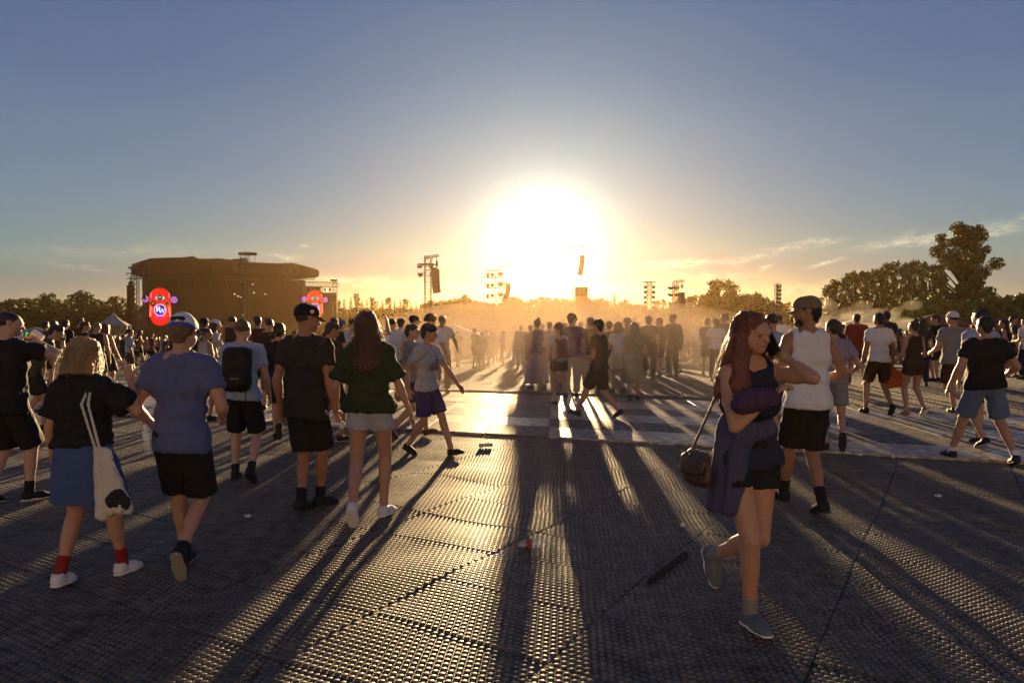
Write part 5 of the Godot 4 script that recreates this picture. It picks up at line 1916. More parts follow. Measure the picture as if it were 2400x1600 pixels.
func make_crowd() -> void:
	var kinds := []
	var i := 0
	for k in FAR_KINDS:
		var o := {"label": "%s in %s standing small in the far crowd of the field" % ["woman" if k[3] else "man", k[0]], "group": "far crowd of people in the field", "at": Vector3.ZERO, "h": 1.75, "cell": 0.036,
			"f": k[3], "top": [k[2], k[1]], "bot": ["shorts", [Color(0.02, 0.02, 0.025), Color(0.06, 0.05, 0.04), Color(0.05, 0.07, 0.12)][i % 3], 0.5 if k[3] else 0.85], "hair": k[4],
			"hairc": ["brown", "dark", "fair", "auburn"][i % 4], "shoe": Color(0.03, 0.03, 0.03), "stance": k[5], "arml": ["hang", "front", "fore"][i % 3], "armr": ["front", "hang", "raise", "phone", "out", "hip"][i % 6], "skin": ["fair", "tan", "pale"][i % 3], "hair_low": 1.42}
		kinds.append(person(o))
		i += 1
	mesh_all()
	var r := RandomNumberGenerator.new()
	r.seed = 2024
	var spots := []
	for f in FOLK:
		spots.append(Vector2(f.x, f.d))
	var used := []
	for k in kinds:
		used.append(false)
	var made := 0
	var tries := 0
	while made < 205 and tries < 9000:
		tries += 1
		var u := r.randf_range(-0.74, 0.74) if made % 3 else r.randf_range(-0.02, 0.26)
		var d := 19.0 + 78.0 * pow(r.randf(), 1.25)
		var x := u * d
		if u > -0.10 and u < 0.01 and d < 48.0:
			continue
		if u > -0.30 and u < -0.02 and d < 27.0:
			continue
		if d < 21.0 and u > -0.5 and u < 0.45:
			continue
		if u > 0.30 and d < 30.0 and r.randf() < 0.6:
			continue
		var p := Vector2(x, d)
		var free := true
		for s in spots:
			if s.distance_squared_to(p) < 0.75:
				free = false
				break
		if not free or (absf(x + 54.0) < 14.0 and d > 78.0) or (x > 28.0 and d > 60.0 and x < 52.0):
			continue
		spots.append(p)
		var k := r.randi() % kinds.size()
		var o: Node3D = kinds[k]
		if used[k]:
			o = o.duplicate()
			o.name = numbered("person")
			add_child(o)
		used[k] = true
		var turn := r.randfn(0.0, 0.7) if r.randf() < 0.75 else r.randf_range(-PI, PI)
		o.position = Vector3(x, floor_y(x, d), -d)
		o.rotation.y = turn
		o.scale = Vector3.ONE * r.randf_range(0.90, 1.06)
		made += 1
	far_mass(kinds, r, spots)

# Past those, nobody could count them: the rest of the crowd, packed towards the stages.
func far_mass(kinds: Array, r: RandomNumberGenerator, spots: Array) -> void:
	var root := Node3D.new()
	root.name = "distant_crowd"
	add_child(root)
	root.set_meta("kind", "stuff")
	root.set_meta("label", "dense band of distant people across the whole field")
	root.set_meta("category", "crowd")
	for k in kinds.size():
		var mesh := ArrayMesh.new()
		for c in kinds[k].get_children():
			if c is MeshInstance3D and c.mesh and c.mesh.get_surface_count():
				mesh.add_surface_from_arrays(Mesh.PRIMITIVE_TRIANGLES, c.mesh.surface_get_arrays(0))
				mesh.surface_set_material(mesh.get_surface_count() - 1, c.material_override)
		var places := []
		while places.size() < 75:
			var d := 34.0 + 74.0 * r.randf()
			var x := r.randf_range(-0.74, 0.74) * d
			if (absf(x + 54.0) < 12.0 and d > 78.0) or (x > 28.0 and d > 60.0 and x < 52.0):
				continue
			if absf(x) < 0.1 * d and d < 52.0 and x < 0.0:
				continue
			places.append(Transform3D(Basis(Vector3.UP, r.randfn(0.0, 0.9)).scaled(Vector3.ONE * r.randf_range(0.9, 1.07)), Vector3(x, floor_y(x, d), -d)))
		var mm := MultiMesh.new()
		mm.transform_format = MultiMesh.TRANSFORM_3D
		mm.mesh = mesh
		mm.instance_count = places.size()
		for i in places.size():
			mm.set_instance_transform(i, places[i])
		var o := MultiMeshInstance3D.new()
		o.name = "people"
		o.multimesh = mm
		root.add_child(o, true)
const FOLK := [
	{"x": -4.72, "d": 6.94, "h": 1.79, "cell": 0.0125, "label": "shaven-headed man in black T-shirt and long black shorts drinking from a cup", "key": "drinker", "yaw": -18, "look": -35, "nod": 8, "girth": 1.06, "hair": "buzz", "hairc": "brown", "skin": "pale", "top": ["tee", Color(0.012, 0.012, 0.014), 0.8, 1.6], "bot": ["shorts", Color(0.012, 0.012, 0.014), 1.0, 1.5], "shoe": Color(0.012, 0.012, 0.014), "sole": Color(0.62, 0.62, 0.66), "sock": Color(0.012, 0.012, 0.014), "feet": [[-0.1, -0.12, 10, 0, 5], [0.1, 0.12, 0, 0, 20]], "armr": [0.1, 1.47, 0.24], "arml": "hang", "armr_pole": Vector3(0.9, -0.5, 0.3)},
	{"x": -2.75, "d": 4.75, "h": 1.58, "cell": 0.0125, "label": "blonde woman in black T-shirt and blue denim skirt with one hand raised", "key": "tote", "f": true, "yaw": -8, "look": -22, "nod": 10, "girth": 1.08, "hair": "bob", "hairc": "blond", "wisps": 420, "top": ["tee", Color(0.012, 0.012, 0.014), 1.0, 3.2], "sleeve": 0.75, "bot": ["skirt", Color(0.045, 0.08, 0.22), 0.84, 1.0], "shoe": Color(0.62, 0.62, 0.66), "sole": Color(0.62, 0.62, 0.66), "sock": Color(0.22, 0.018, 0.014), "sock_high": 0.12, "feet": [[-0.12, -0.1, 6, 0, 8], [0.13, 0.22, 0, 0, 10]], "arml": "hang", "armr": [0.27, 1.46, 0.14], "armr_pole": Vector3(0.8, -1, 0.1), "curlr": 0.35, "palmr": Vector3(0.2, 0.2, 1)},
	{"x": -2.21, "d": 4.95, "h": 1.74, "cell": 0.0125, "label": "man in blue T-shirt, black shorts and white cap with blue band", "key": "bluetee", "yaw": 6, "look": -6, "nod": 16, "girth": 0.98, "hair": "short", "hairc": "fair", "top": ["tee", Color(0.075, 0.095, 0.22), 0.84, 1.3], "bot": ["shorts", Color(0.012, 0.012, 0.014), 0.92, 1.4], "shoe": Color(0.012, 0.012, 0.014), "sole": Color(0.2, 0.18, 0.16), "sock": Color(0.012, 0.012, 0.014), "sock_high": 0.06, "feet": [[-0.05, 0.2, 0, 0, 4], [0.06, -0.22, 62, 0.06, 0]], "arml": [0.24, 1.0, 0.16], "armr": [0.22, 1.05, 0.2], "cap": Color(0.62, 0.62, 0.66), "brim": Color(0.075, 0.095, 0.22), "lean": 4},
	{"x": -2.86, "d": 7.88, "h": 1.71, "cell": 0.0125, "label": "man with a black backpack over a pale blue T-shirt and black shorts", "key": "pack", "yaw": 4, "nod": 6, "girth": 1.0, "hair": "buzz", "hairc": "fair", "skin": "pale", "top": ["tee", Color(0.28, 0.35, 0.50), 0.88, 1.1], "bot": ["shorts", Color(0.012, 0.012, 0.014), 0.94, 1.3], "shoe": Color(0.012, 0.012, 0.014), "sock": Color(0.022, 0.021, 0.024), "sock_high": 0.08, "feet": [[-0.11, 0.08, 0, 0, 6], [0.12, -0.14, 38, 0, 6]], "arml": "fore", "armr": "fore"},
	{"x": -1.82, "d": 6.55, "h": 1.81, "cell": 0.0125, "label": "man in black cap, black T-shirt and black shorts looking to his side", "key": "blackcap", "yaw": -14, "look": -38, "nod": 6, "girth": 1.03, "hair": "buzz", "hairc": "brown", "skin": "tan", "top": ["tee", Color(0.022, 0.021, 0.024), 0.8, 1.5], "bot": ["shorts", Color(0.012, 0.012, 0.014), 0.95, 1.5], "shoe": Color(0.012, 0.012, 0.014), "sock": Color(0.012, 0.012, 0.014), "sock_high": 0.1, "feet": [[-0.02, -0.06, 8, 0, 0], [0.04, 0.16, 0, 0, 34]], "arml": "hang", "armr": [0.24, 0.88, 0.06], "cap": Color(0.012, 0.012, 0.014)},
	{"x": -1.21, "d": 6.30, "h": 1.77, "cell": 0.0125, "label": "woman with long brown hair in loose dark green T-shirt and pale denim shorts", "key": "green", "f": true, "yaw": 2, "look": 0, "nod": 2, "girth": 1.02, "hair": "long", "hairc": "auburn", "hair_low": 1.32, "wisps": 380, "top": ["tee", Color(0.022, 0.036, 0.014), 0.92, 2.6], "sleeve": 0.8, "bot": ["shorts", Color(0.34, 0.38, 0.46), 0.34, 1.2], "shoe": Color(0.62, 0.62, 0.66), "sole": Color(0.62, 0.62, 0.66), "feet": [[-0.1, -0.26, 52, 0.02, 4], [0.1, 0.1, 0, 0, 24]], "arml": [0.3, 0.92, 0.1], "armr": [0.34, 0.9, 0.06], "tilt": 2},
	{"x": -1.08, "d": 9.41, "h": 1.68, "cell": 0.016, "label": "man in white T-shirt and purple shorts striding across with his cap on backwards", "key": "strider", "yaw": -118, "look": 28, "nod": 10, "girth": 0.98, "hair": "short", "hairc": "brown", "face": true, "top": ["tee", Color(0.36, 0.37, 0.40), 0.9, 1.0], "bot": ["shorts", Color(0.055, 0.035, 0.13), 0.85, 1.3], "shoe": Color(0.012, 0.012, 0.014), "sole": Color(0.022, 0.021, 0.024), "feet": [[-0.06, 0.34, -12, 0, 4], [0.06, -0.26, 20, 0, 4]], "arml": [0.34, 0.93, 0.3], "armr": [0.28, 0.92, -0.1], "cap": Color(0.018, 0.024, 0.05), "cap_back": true},
	{"x": 1.32, "d": 4.14, "h": 1.73, "cell": 0.0125, "label": "woman with long red hair on the phone, a purple bundle under her arm", "key": "phone", "f": true, "yaw": -166, "look": 14, "nod": 4, "girth": 1.04, "hair": "long", "hairc": "red", "hair_low": 1.26, "lock": 1, "wisps": 650, "face": true, "skin": "fair", "top": ["tank", Color(0.018, 0.024, 0.05), 0.9, 1.3], "bot": ["shorts", Color(0.012, 0.012, 0.014), 0.36, 1.2], "shoe": Color(0.10, 0.12, 0.14), "sole": Color(0.62, 0.62, 0.66), "sock": Color(0.20, 0.20, 0.21), "sock_high": 0.09, "feet": [[0.04, -0.3, 58, 0.13, 0], [0.03, 0.08, 0, 0, -4]], "arml": [0.155, 1.525, 0.075], "arml_pole": Vector3(-0.15, -1, -0.75), "curll": 0.7, "palml": Vector3(1, 0.1, 0.2), "armr": [-0.03, 1.31, 0.18], "armr_pole": Vector3(0.9, -0.9, 0.2), "palmr": Vector3(-0.2, 1, 0.2), "curlr": 1.0},
	{"x": 2.61, "d": 6.55, "h": 1.91, "cell": 0.0125, "label": "tall man in white vest, dark shorts, glasses and brown peaked cap", "key": "vest", "yaw": 10, "look": 64, "nod": 4, "girth": 1.0, "hair": "short", "hairc": "dark", "skin": "tan", "glasses": true, "beard": true, "top": ["tank", Color(0.62, 0.62, 0.66), 0.86, 1.5], "bot": ["shorts", Color(0.012, 0.012, 0.014), 0.92, 1.3], "shoe": Color(0.012, 0.012, 0.014), "sole": Color(0.022, 0.021, 0.024), "sock": Color(0.012, 0.012, 0.014), "sock_high": 0.12, "feet": [[-0.02, 0.32, 0, 0, 2], [0.05, -0.14, 14, 0, 4]], "arml": [0.24, 1.05, 0.22], "armr": [0.22, 1.08, 0.2], "cap": Color(0.16, 0.12, 0.07)},
	{"x": 5.64, "d": 8.85, "h": 1.76, "cell": 0.016, "label": "stocky man in black T-shirt and grey denim shorts walking with feet apart", "key": "stocky", "yaw": -4, "nod": 8, "girth": 1.18, "hair": "short", "hairc": "dark", "skin": "fair", "top": ["tee", Color(0.012, 0.012, 0.014), 0.9, 1.4], "bot": ["shorts", Color(0.10, 0.14, 0.24), 0.86, 1.5], "shoe": Color(0.022, 0.021, 0.024), "sole": Color(0.012, 0.012, 0.014), "sock": Color(0.62, 0.62, 0.66), "sock_high": 0.06, "feet": [[-0.24, 0.26, 0, 0, 14], [0.24, -0.2, 18, 0, 10]], "arml": [0.36, 0.92, 0.06], "armr": [0.34, 1.05, 0.22]},
	{"x": 4.11, "d": 9.52, "h": 1.69, "cell": 0.016, "label": "brown-haired person in lilac-grey T-shirt and grey shorts stepping away beside the man in white vest", "yaw": -16, "look": 20, "nod": 12, "hair": "short", "hairc": "brown", "top": ["tee", Color(0.24, 0.21, 0.30), 0.92, 1.2], "bot": ["shorts", Color(0.20, 0.20, 0.21), 0.7, 1.2], "shoe": Color(0.012, 0.012, 0.014), "sole": Color(0.022, 0.021, 0.024), "stance": "kickr", "armr": [0.3, 1.08, 0.24], "arml": "front"},
	{"x": 3.39, "d": 9.71, "h": 1.78, "cell": 0.016, "label": "man in pale blue T-shirt walking away between the phone woman and the man in vest", "yaw": 4, "hair": "buzz", "hairc": "brown", "girth": 1.05, "top": ["tee", Color(0.28, 0.35, 0.50)], "bot": ["shorts", Color(0.018, 0.024, 0.05)], "shoe": Color(0.012, 0.012, 0.014), "sock": Color(0.012, 0.012, 0.014), "stance": "kickl", "arml": "hang", "armr": "fore"},
	{"x": 6.56, "d": 13.28, "h": 1.80, "cell": 0.021, "label": "man in plain white T-shirt and dark brown shorts carrying an orange bag", "key": "orange", "yaw": 2, "hair": "short", "hairc": "dark", "skin": "tan", "top": ["tee", Color(0.62, 0.62, 0.66), 0.9, 1.1], "bot": ["shorts", Color(0.05, 0.028, 0.016), 0.86, 1.2], "shoe": Color(0.012, 0.012, 0.014), "feet": [[-0.16, 0.12, 0, 0, 8], [0.13, -0.18, 50, 0, 4]], "arml": [0.3, 0.88, 0.02], "armr": "hang"},
	{"x": 8.97, "d": 19.35, "h": 1.84, "cell": 0.021, "label": "heavy man in plain dark red T-shirt and dark shorts standing still", "yaw": -8, "girth": 1.2, "hair": "short", "hairc": "brown", "top": ["tee", Color(0.22, 0.018, 0.014), 0.84, 1.4], "bot": ["shorts", Color(0.018, 0.024, 0.05), 0.8, 1.3], "shoe": Color(0.36, 0.37, 0.40), "stance": "wide", "arml": "front", "armr": "hang"},
	{"x": 10.13, "d": 20.13, "h": 1.93, "cell": 0.021, "label": "tall dark-skinned man in navy T-shirt behind the man with the orange bag", "yaw": -10, "look": 30, "girth": 1.05, "hair": "short", "hairc": "dark", "skin": "brown", "top": ["tee", Color(0.018, 0.024, 0.05)], "bot": ["shorts", Color(0.022, 0.021, 0.024)], "shoe": Color(0.012, 0.012, 0.014), "stance": "stepr", "arml": "front"},
	{"x": 6.96, "d": 12.87, "h": 1.66, "cell": 0.021, "label": "woman in short dark brown playsuit with her hair in a bun", "f": true, "yaw": 4, "hair": "bun", "hairc": "brown", "top": ["tank", Color(0.05, 0.028, 0.016), 0.92, 1.3], "bot": ["shorts", Color(0.05, 0.028, 0.016), 0.34, 1.6], "shoe": Color(0.32, 0.13, 0.14), "sole": Color(0.62, 0.62, 0.66), "feet": [[-0.06, 0.1, 0, 0, 6], [0.1, -0.16, 40, 0.02, 6]], "arml": "carry", "armr": "front"},
	{"x": 10.53, "d": 19.10, "h": 1.72, "cell": 0.021, "label": "woman with long loose brown hair in dark top behind the woman with the bun", "f": true, "yaw": -20, "look": 30, "hair": "long", "hairc": "brown", "top": ["tee", Color(0.022, 0.021, 0.024)], "bot": ["pants", Color(0.018, 0.024, 0.05)], "shoe": Color(0.012, 0.012, 0.014)},
	{"x": 11.80, "d": 20.68, "h": 1.82, "cell": 0.021, "label": "man in black T-shirt and dark red cap standing sideways", "yaw": 30, "look": 40, "hair": "short", "hairc": "dark", "top": ["tee", Color(0.012, 0.012, 0.014), 0.84, 1.3], "bot": ["shorts", Color(0.012, 0.012, 0.014)], "shoe": Color(0.012, 0.012, 0.014), "cap": Color(0.10, 0.015, 0.025), "arml": "front", "armr": "front"},
	{"x": 7.88, "d": 13.28, "h": 1.82, "cell": 0.021, "label": "man in grey T-shirt and white backward cap with brown shorts kicking up one heel", "key": "greycap", "yaw": 6, "nod": 8, "girth": 1.08, "hair": "buzz", "hairc": "dark", "top": ["tee", Color(0.20, 0.20, 0.21), 0.88, 1.4], "bot": ["shorts", Color(0.05, 0.028, 0.016), 0.9, 1.4], "shoe": Color(0.022, 0.021, 0.024), "sole": Color(0.36, 0.37, 0.40), "stance": "kickl", "arml": [0.24, 1.06, 0.24], "armr": "front", "cap": Color(0.62, 0.62, 0.66), "cap_back": true},
	{"x": 6.21, "d": 9.84, "h": 1.82, "cell": 0.016, "label": "dark-haired man in pale blue T-shirt half hidden behind the stocky man in black", "yaw": 6, "hair": "short", "hairc": "dark", "top": ["tee", Color(0.28, 0.35, 0.50)], "bot": ["shorts", Color(0.022, 0.021, 0.024)], "shoe": Color(0.012, 0.012, 0.014), "sole": Color(0.36, 0.37, 0.40), "stance": "stepr", "arml": "hang", "armr": "hang"},
	{"x": 11.60, "d": 17.95, "h": 1.70, "cell": 0.021, "label": "dark-haired woman in black top beyond the pale blue T-shirt man", "f": true, "yaw": -20, "hair": "tail", "hairc": "brown", "top": ["tee", Color(0.012, 0.012, 0.014)], "bot": ["pants", Color(0.018, 0.024, 0.05)], "shoe": Color(0.012, 0.012, 0.014), "arml": "front"},
	{"x": 11.89, "d": 17.95, "h": 1.70, "cell": 0.021, "label": "woman with long dark hair in pink dress turned to her friend", "f": true, "yaw": 50, "look": 40, "hair": "long", "hairc": "dark", "top": ["tank", Color(0.32, 0.13, 0.14)], "bot": ["skirt", Color(0.32, 0.13, 0.14), 0.9, 1.0], "shoe": Color(0.30, 0.22, 0.14), "armr": "front"},
	{"x": 14.59, "d": 21.12, "h": 1.72, "cell": 0.021, "label": "man in white T-shirt and long dark trousers looking at something in his hands", "yaw": 20, "hair": "short", "hairc": "dark", "top": ["tee", Color(0.62, 0.62, 0.66)], "bot": ["pants", Color(0.018, 0.024, 0.05)], "shoe": Color(0.012, 0.012, 0.014), "arml": "front", "armr": "front"},
	{"x": 4.86, "d": 22.40, "h": 1.86, "cell": 0.021, "label": "man in black T-shirt, long dark trousers and black cap turned sideways alone", "yaw": 12, "look": 50, "hair": "buzz", "hairc": "dark", "skin": "brown", "top": ["tee", Color(0.022, 0.021, 0.024), 0.86, 1.3], "bot": ["pants", Color(0.022, 0.021, 0.024)], "shoe": Color(0.012, 0.012, 0.014), "cap": Color(0.012, 0.012, 0.014), "stance": "stand"},
	{"x": 5.67, "d": 20.68, "h": 1.72, "cell": 0.021, "label": "man in bright white T-shirt and dark cap standing with folded arms", "yaw": -20, "look": -30, "hair": "buzz", "hairc": "dark", "skin": "brown", "top": ["tee", Color(0.62, 0.62, 0.66), 0.9, 1.3], "bot": ["pants", Color(0.022, 0.021, 0.024)], "shoe": Color(0.012, 0.012, 0.014), "cap": Color(0.018, 0.024, 0.05), "arml": "front", "armr": "front"},
	{"x": 6.05, "d": 23.08, "h": 1.76, "cell": 0.021, "label": "man in black T-shirt beside the white T-shirt man with folded arms", "yaw": -30, "look": -20, "hair": "short", "hairc": "dark", "top": ["tee", Color(0.012, 0.012, 0.014)], "bot": ["shorts", Color(0.022, 0.021, 0.024)], "shoe": Color(0.012, 0.012, 0.014), "arml": "front", "armr": "front"},
	{"x": 6.05, "d": 21.12, "h": 1.88, "cell": 0.021, "label": "tall man in black standing behind the white T-shirt man with folded arms", "yaw": 40, "look": 30, "hair": "short", "hairc": "dark", "skin": "brown", "top": ["tee", Color(0.022, 0.021, 0.024)], "bot": ["pants", Color(0.022, 0.021, 0.024)], "shoe": Color(0.012, 0.012, 0.014), "armr": "front"},
	{"x": 12.97, "d": 52.11, "h": 1.70, "cell": 0.03, "label": "person in pale grey T-shirt and dark shorts standing with a hand raised to the chest", "yaw": -10, "hair": "short", "hairc": "brown", "top": ["tee", Color(0.36, 0.37, 0.40)], "bot": ["shorts", Color(0.022, 0.021, 0.024)], "shoe": Color(0.012, 0.012, 0.014), "arml": "front"},
	{"x": 7.84, "d": 21.80, "h": 1.84, "cell": 0.021, "label": "man in white T-shirt seen between the tall man in vest and the phone woman", "yaw": 0, "hair": "buzz", "hairc": "brown", "top": ["tee", Color(0.62, 0.62, 0.66)], "bot": ["shorts", Color(0.018, 0.024, 0.05)], "shoe": Color(0.012, 0.012, 0.014)},
	{"x": 3.85, "d": 20.97, "h": 1.80, "cell": 0.021, "label": "man in dark T-shirt and dark trousers leaning in to the man in the peaked cap", "yaw": -25, "look": -30, "girth": 1.1, "hair": "short", "hairc": "dark", "top": ["tee", Color(0.022, 0.021, 0.024)], "bot": ["pants", Color(0.022, 0.021, 0.024)], "shoe": Color(0.012, 0.012, 0.014), "arml": "front"},
	{"x": 4.49, "d": 22.62, "h": 1.78, "cell": 0.021, "label": "man in peaked cap and brown T-shirt and shorts stepping away in the group of three", "yaw": 16, "look": 60, "hair": "short", "hairc": "brown", "top": ["tee", Color(0.05, 0.028, 0.016)], "bot": ["shorts", Color(0.022, 0.021, 0.024)], "shoe": Color(0.012, 0.012, 0.014), "cap": Color(0.05, 0.028, 0.016), "stance": "stepr"},
	{"x": 2.54, "d": 15.45, "h": 1.62, "cell": 0.021, "label": "grey-haired woman in long sage green dress with a bag strap across her back", "key": "sage", "f": true, "yaw": -6, "girth": 1.2, "hair": "bob", "hairc": "grey", "top": ["tee", Color(0.17, 0.19, 0.15), 0.9, 1.5], "bot": ["skirt", Color(0.17, 0.19, 0.15), 1.25, 1.0], "shoe": Color(0.012, 0.012, 0.014), "stance": "stepr", "arml": "front", "armr": "carry"},
	{"x": 2.47, "d": 17.33, "h": 1.66, "cell": 0.021, "label": "fair-haired woman in pale T-shirt and pale skirt walking with a blue bag", "key": "bluebag", "f": true, "yaw": 8, "hair": "bob", "hairc": "fair", "top": ["tee", Color(0.28, 0.35, 0.50), 0.94, 1.2], "bot": ["skirt", Color(0.45, 0.40, 0.33), 0.8, 1.0], "shoe": Color(0.012, 0.012, 0.014), "stance": "stepl", "arml": "front", "armr": "hang"},
	{"x": 2.33, "d": 17.85, "h": 1.66, "cell": 0.021, "label": "dark-haired person in navy T-shirt between the striding man and the woman with the blue bag", "yaw": 0, "hair": "short", "hairc": "dark", "top": ["tee", Color(0.018, 0.024, 0.05)], "bot": ["shorts", Color(0.10, 0.14, 0.24)], "shoe": Color(0.012, 0.012, 0.014)},
	{"x": 1.50, "d": 12.76, "h": 1.72, "cell": 0.021, "label": "man in dark T-shirt and dark shorts striding sideways in front of the dusty crowd", "key": "dark_strider", "yaw": 62, "look": -20, "girth": 1.12, "hair": "short", "hairc": "dark", "top": ["tee", Color(0.022, 0.021, 0.024), 0.86, 1.4], "bot": ["shorts", Color(0.05, 0.028, 0.016), 0.9, 1.4], "shoe": Color(0.022, 0.021, 0.024), "feet": [[-0.06, 0.38, -12, 0, 4], [0.06, -0.34, 30, 0, 4]], "arml": "front", "armr": "fore"},
	{"x": 1.79, "d": 16.94, "h": 1.76, "cell": 0.021, "label": "man carrying a dark red backpack with pale shorts in the dusty crowd", "key": "redpack", "yaw": 12, "girth": 1.08, "hair": "short", "hairc": "dark", "top": ["tee", Color(0.022, 0.021, 0.024)], "bot": ["shorts", Color(0.45, 0.40, 0.33), 0.95, 1.3], "shoe": Color(0.05, 0.028, 0.016), "stance": "stepl", "arml": "front", "armr": "front"},
	{"x": 1.28, "d": 15.96, "h": 1.80, "cell": 0.021, "label": "tallest man in dark shirt and pale trousers in the dusty crowd", "yaw": -10, "look": -30, "girth": 1.12, "hair": "short", "hairc": "brown", "top": ["tee", Color(0.055, 0.035, 0.13), 0.86, 1.3], "bot": ["pants", Color(0.45, 0.40, 0.33)], "shoe": Color(0.05, 0.028, 0.016), "cap": Color(0.05, 0.028, 0.016), "stance": "stepr", "arml": "front"},
	{"x": 0.92, "d": 14.53, "h": 1.62, "cell": 0.021, "label": "woman in white T-shirt and dark shorts with a small pink backpack and sun hat", "key": "pinkpack", "f": true, "yaw": 16, "hair": "tail", "hairc": "brown", "top": ["tee", Color(0.36, 0.37, 0.40), 0.94, 1.3], "bot": ["shorts", Color(0.012, 0.012, 0.014), 0.4, 1.2], "shoe": Color(0.10, 0.015, 0.025), "sole": Color(0.62, 0.62, 0.66), "stance": "kickr", "arml": "hang", "armr": "front", "cap": Color(0.05, 0.028, 0.016)},
	{"x": 0.62, "d": 18.06, "h": 1.72, "cell": 0.021, "label": "person with pinned-up hair in purple top and long pale flowing skirt", "f": true, "yaw": 24, "hair": "bun", "hairc": "brown", "girth": 1.05, "top": ["tank", Color(0.055, 0.035, 0.13), 0.92, 1.3], "bot": ["skirt", Color(0.24, 0.21, 0.30), 1.75, 2.4], "shoe": Color(0.05, 0.028, 0.016), "stance": "stepl", "arml": "hang", "armr": "hang"},
	{"x": 0.37, "d": 31.13, "h": 1.82, "cell": 0.03, "label": "man in long dark coat standing at the edge of the dusty gap", "yaw": 0, "girth": 1.12, "hair": "short", "hairc": "fair", "top": ["tee", Color(0.022, 0.021, 0.024), 0.72, 1.8], "bot": ["pants", Color(0.022, 0.021, 0.024)], "shoe": Color(0.012, 0.012, 0.014)},
	{"x": 0.60, "d": 24.12, "h": 1.66, "cell": 0.021, "label": "person in dark top standing behind the long pale skirt", "yaw": -6, "girth": 1.08, "hair": "short", "hairc": "brown", "top": ["tee", Color(0.10, 0.015, 0.025)], "bot": ["shorts", Color(0.022, 0.021, 0.024)], "shoe": Color(0.012, 0.012, 0.014)},
	{"x": 1.10, "d": 21.85, "h": 1.70, "cell": 0.021, "label": "person in pale lilac T-shirt between the flowing skirt and the pink backpack", "yaw": 4, "hair": "short", "hairc": "dark", "top": ["tee", Color(0.24, 0.21, 0.30)], "bot": ["shorts", Color(0.022, 0.021, 0.024)], "shoe": Color(0.012, 0.012, 0.014)},
	{"x": 1.18, "d": 28.67, "h": 1.78, "cell": 0.03, "label": "fair-haired person in pale T-shirt deep in the dusty crowd", "yaw": 2, "hair": "short", "hairc": "fair", "top": ["tee", Color(0.36, 0.37, 0.40)], "bot": ["shorts", Color(0.10, 0.14, 0.24)], "shoe": Color(0.012, 0.012, 0.014)},
	{"x": 2.56, "d": 27.71, "h": 1.78, "cell": 0.03, "label": "man in pale cap and pink T-shirt deep in the dusty crowd", "yaw": -20, "look": -40, "hair": "short", "hairc": "brown", "top": ["tee", Color(0.32, 0.13, 0.14)], "bot": ["shorts", Color(0.022, 0.021, 0.024)], "shoe": Color(0.012, 0.012, 0.014), "cap": Color(0.30, 0.22, 0.14)},
	{"x": 3.28, "d": 21.19, "h": 1.74, "cell": 0.021, "label": "woman with long dark hair under a peaked cap in the dusty crowd", "f": true, "yaw": 10, "look": 50, "hair": "long", "hairc": "dark", "top": ["tee", Color(0.055, 0.035, 0.13)], "bot": ["pants", Color(0.018, 0.024, 0.05)], "shoe": Color(0.012, 0.012, 0.014), "cap": Color(0.10, 0.015, 0.025)},
	{"x": 1.35, "d": 19.12, "h": 1.62, "cell": 0.021, "label": "person in dark green T-shirt beside the tallest man of the dusty crowd", "yaw": 0, "hair": "short", "hairc": "dark", "top": ["tee", Color(0.06, 0.06, 0.025)], "bot": ["shorts", Color(0.022, 0.021, 0.024)], "shoe": Color(0.012, 0.012, 0.014)},
	{"x": 3.19, "d": 28.10, "h": 1.76, "cell": 0.03, "label": "person in orange-brown T-shirt far back behind the dark red backpack", "yaw": 0, "hair": "short", "hairc": "dark", "top": ["tee", Color(0.30, 0.22, 0.14)], "bot": ["shorts", Color(0.022, 0.021, 0.024)], "shoe": Color(0.012, 0.012, 0.014)},
	{"x": 3.90, "d": 12.50, "h": 1.66, "cell": 0.021, "label": "man in dark grey T-shirt hidden mostly behind the red-haired woman's head", "yaw": 0, "hair": "short", "hairc": "dark", "top": ["tee", Color(0.022, 0.021, 0.024)], "bot": ["shorts", Color(0.018, 0.024, 0.05)], "shoe": Color(0.012, 0.012, 0.014), "stance": "stepl"},  # from here to the black T-shirt woman: people added to shade the floor
	{"x": 4.62, "d": 13.60, "h": 1.68, "cell": 0.021, "label": "man in wine T-shirt just past the raised elbow of the man in vest", "yaw": -8, "hair": "buzz", "hairc": "brown", "top": ["tee", Color(0.10, 0.015, 0.025)], "bot": ["shorts", Color(0.022, 0.021, 0.024)], "shoe": Color(0.012, 0.012, 0.014), "stance": "stepr"},
	{"x": 5.25, "d": 15.20, "h": 1.72, "cell": 0.021, "label": "man in olive T-shirt behind the man in vest", "yaw": 4, "hair": "short", "hairc": "dark", "top": ["tee", Color(0.06, 0.06, 0.025)], "bot": ["shorts", Color(0.022, 0.021, 0.024)], "shoe": Color(0.012, 0.012, 0.014), "stance": "left"},
	{"x": 5.05, "d": 11.60, "h": 1.60, "cell": 0.021, "label": "person in dark blue T-shirt behind the lilac-grey T-shirt", "yaw": -6, "hair": "short", "hairc": "brown", "top": ["tee", Color(0.018, 0.024, 0.05)], "bot": ["shorts", Color(0.05, 0.028, 0.016)], "shoe": Color(0.012, 0.012, 0.014), "stance": "stepl"},
	{"x": 6.90, "d": 15.80, "h": 1.66, "cell": 0.021, "label": "woman in black T-shirt beyond the woman in the brown playsuit", "f": true, "yaw": 8, "hair": "bob", "hairc": "brown", "top": ["tee", Color(0.012, 0.012, 0.014)], "bot": ["shorts", Color(0.018, 0.024, 0.05), 0.5], "shoe": Color(0.012, 0.012, 0.014)},
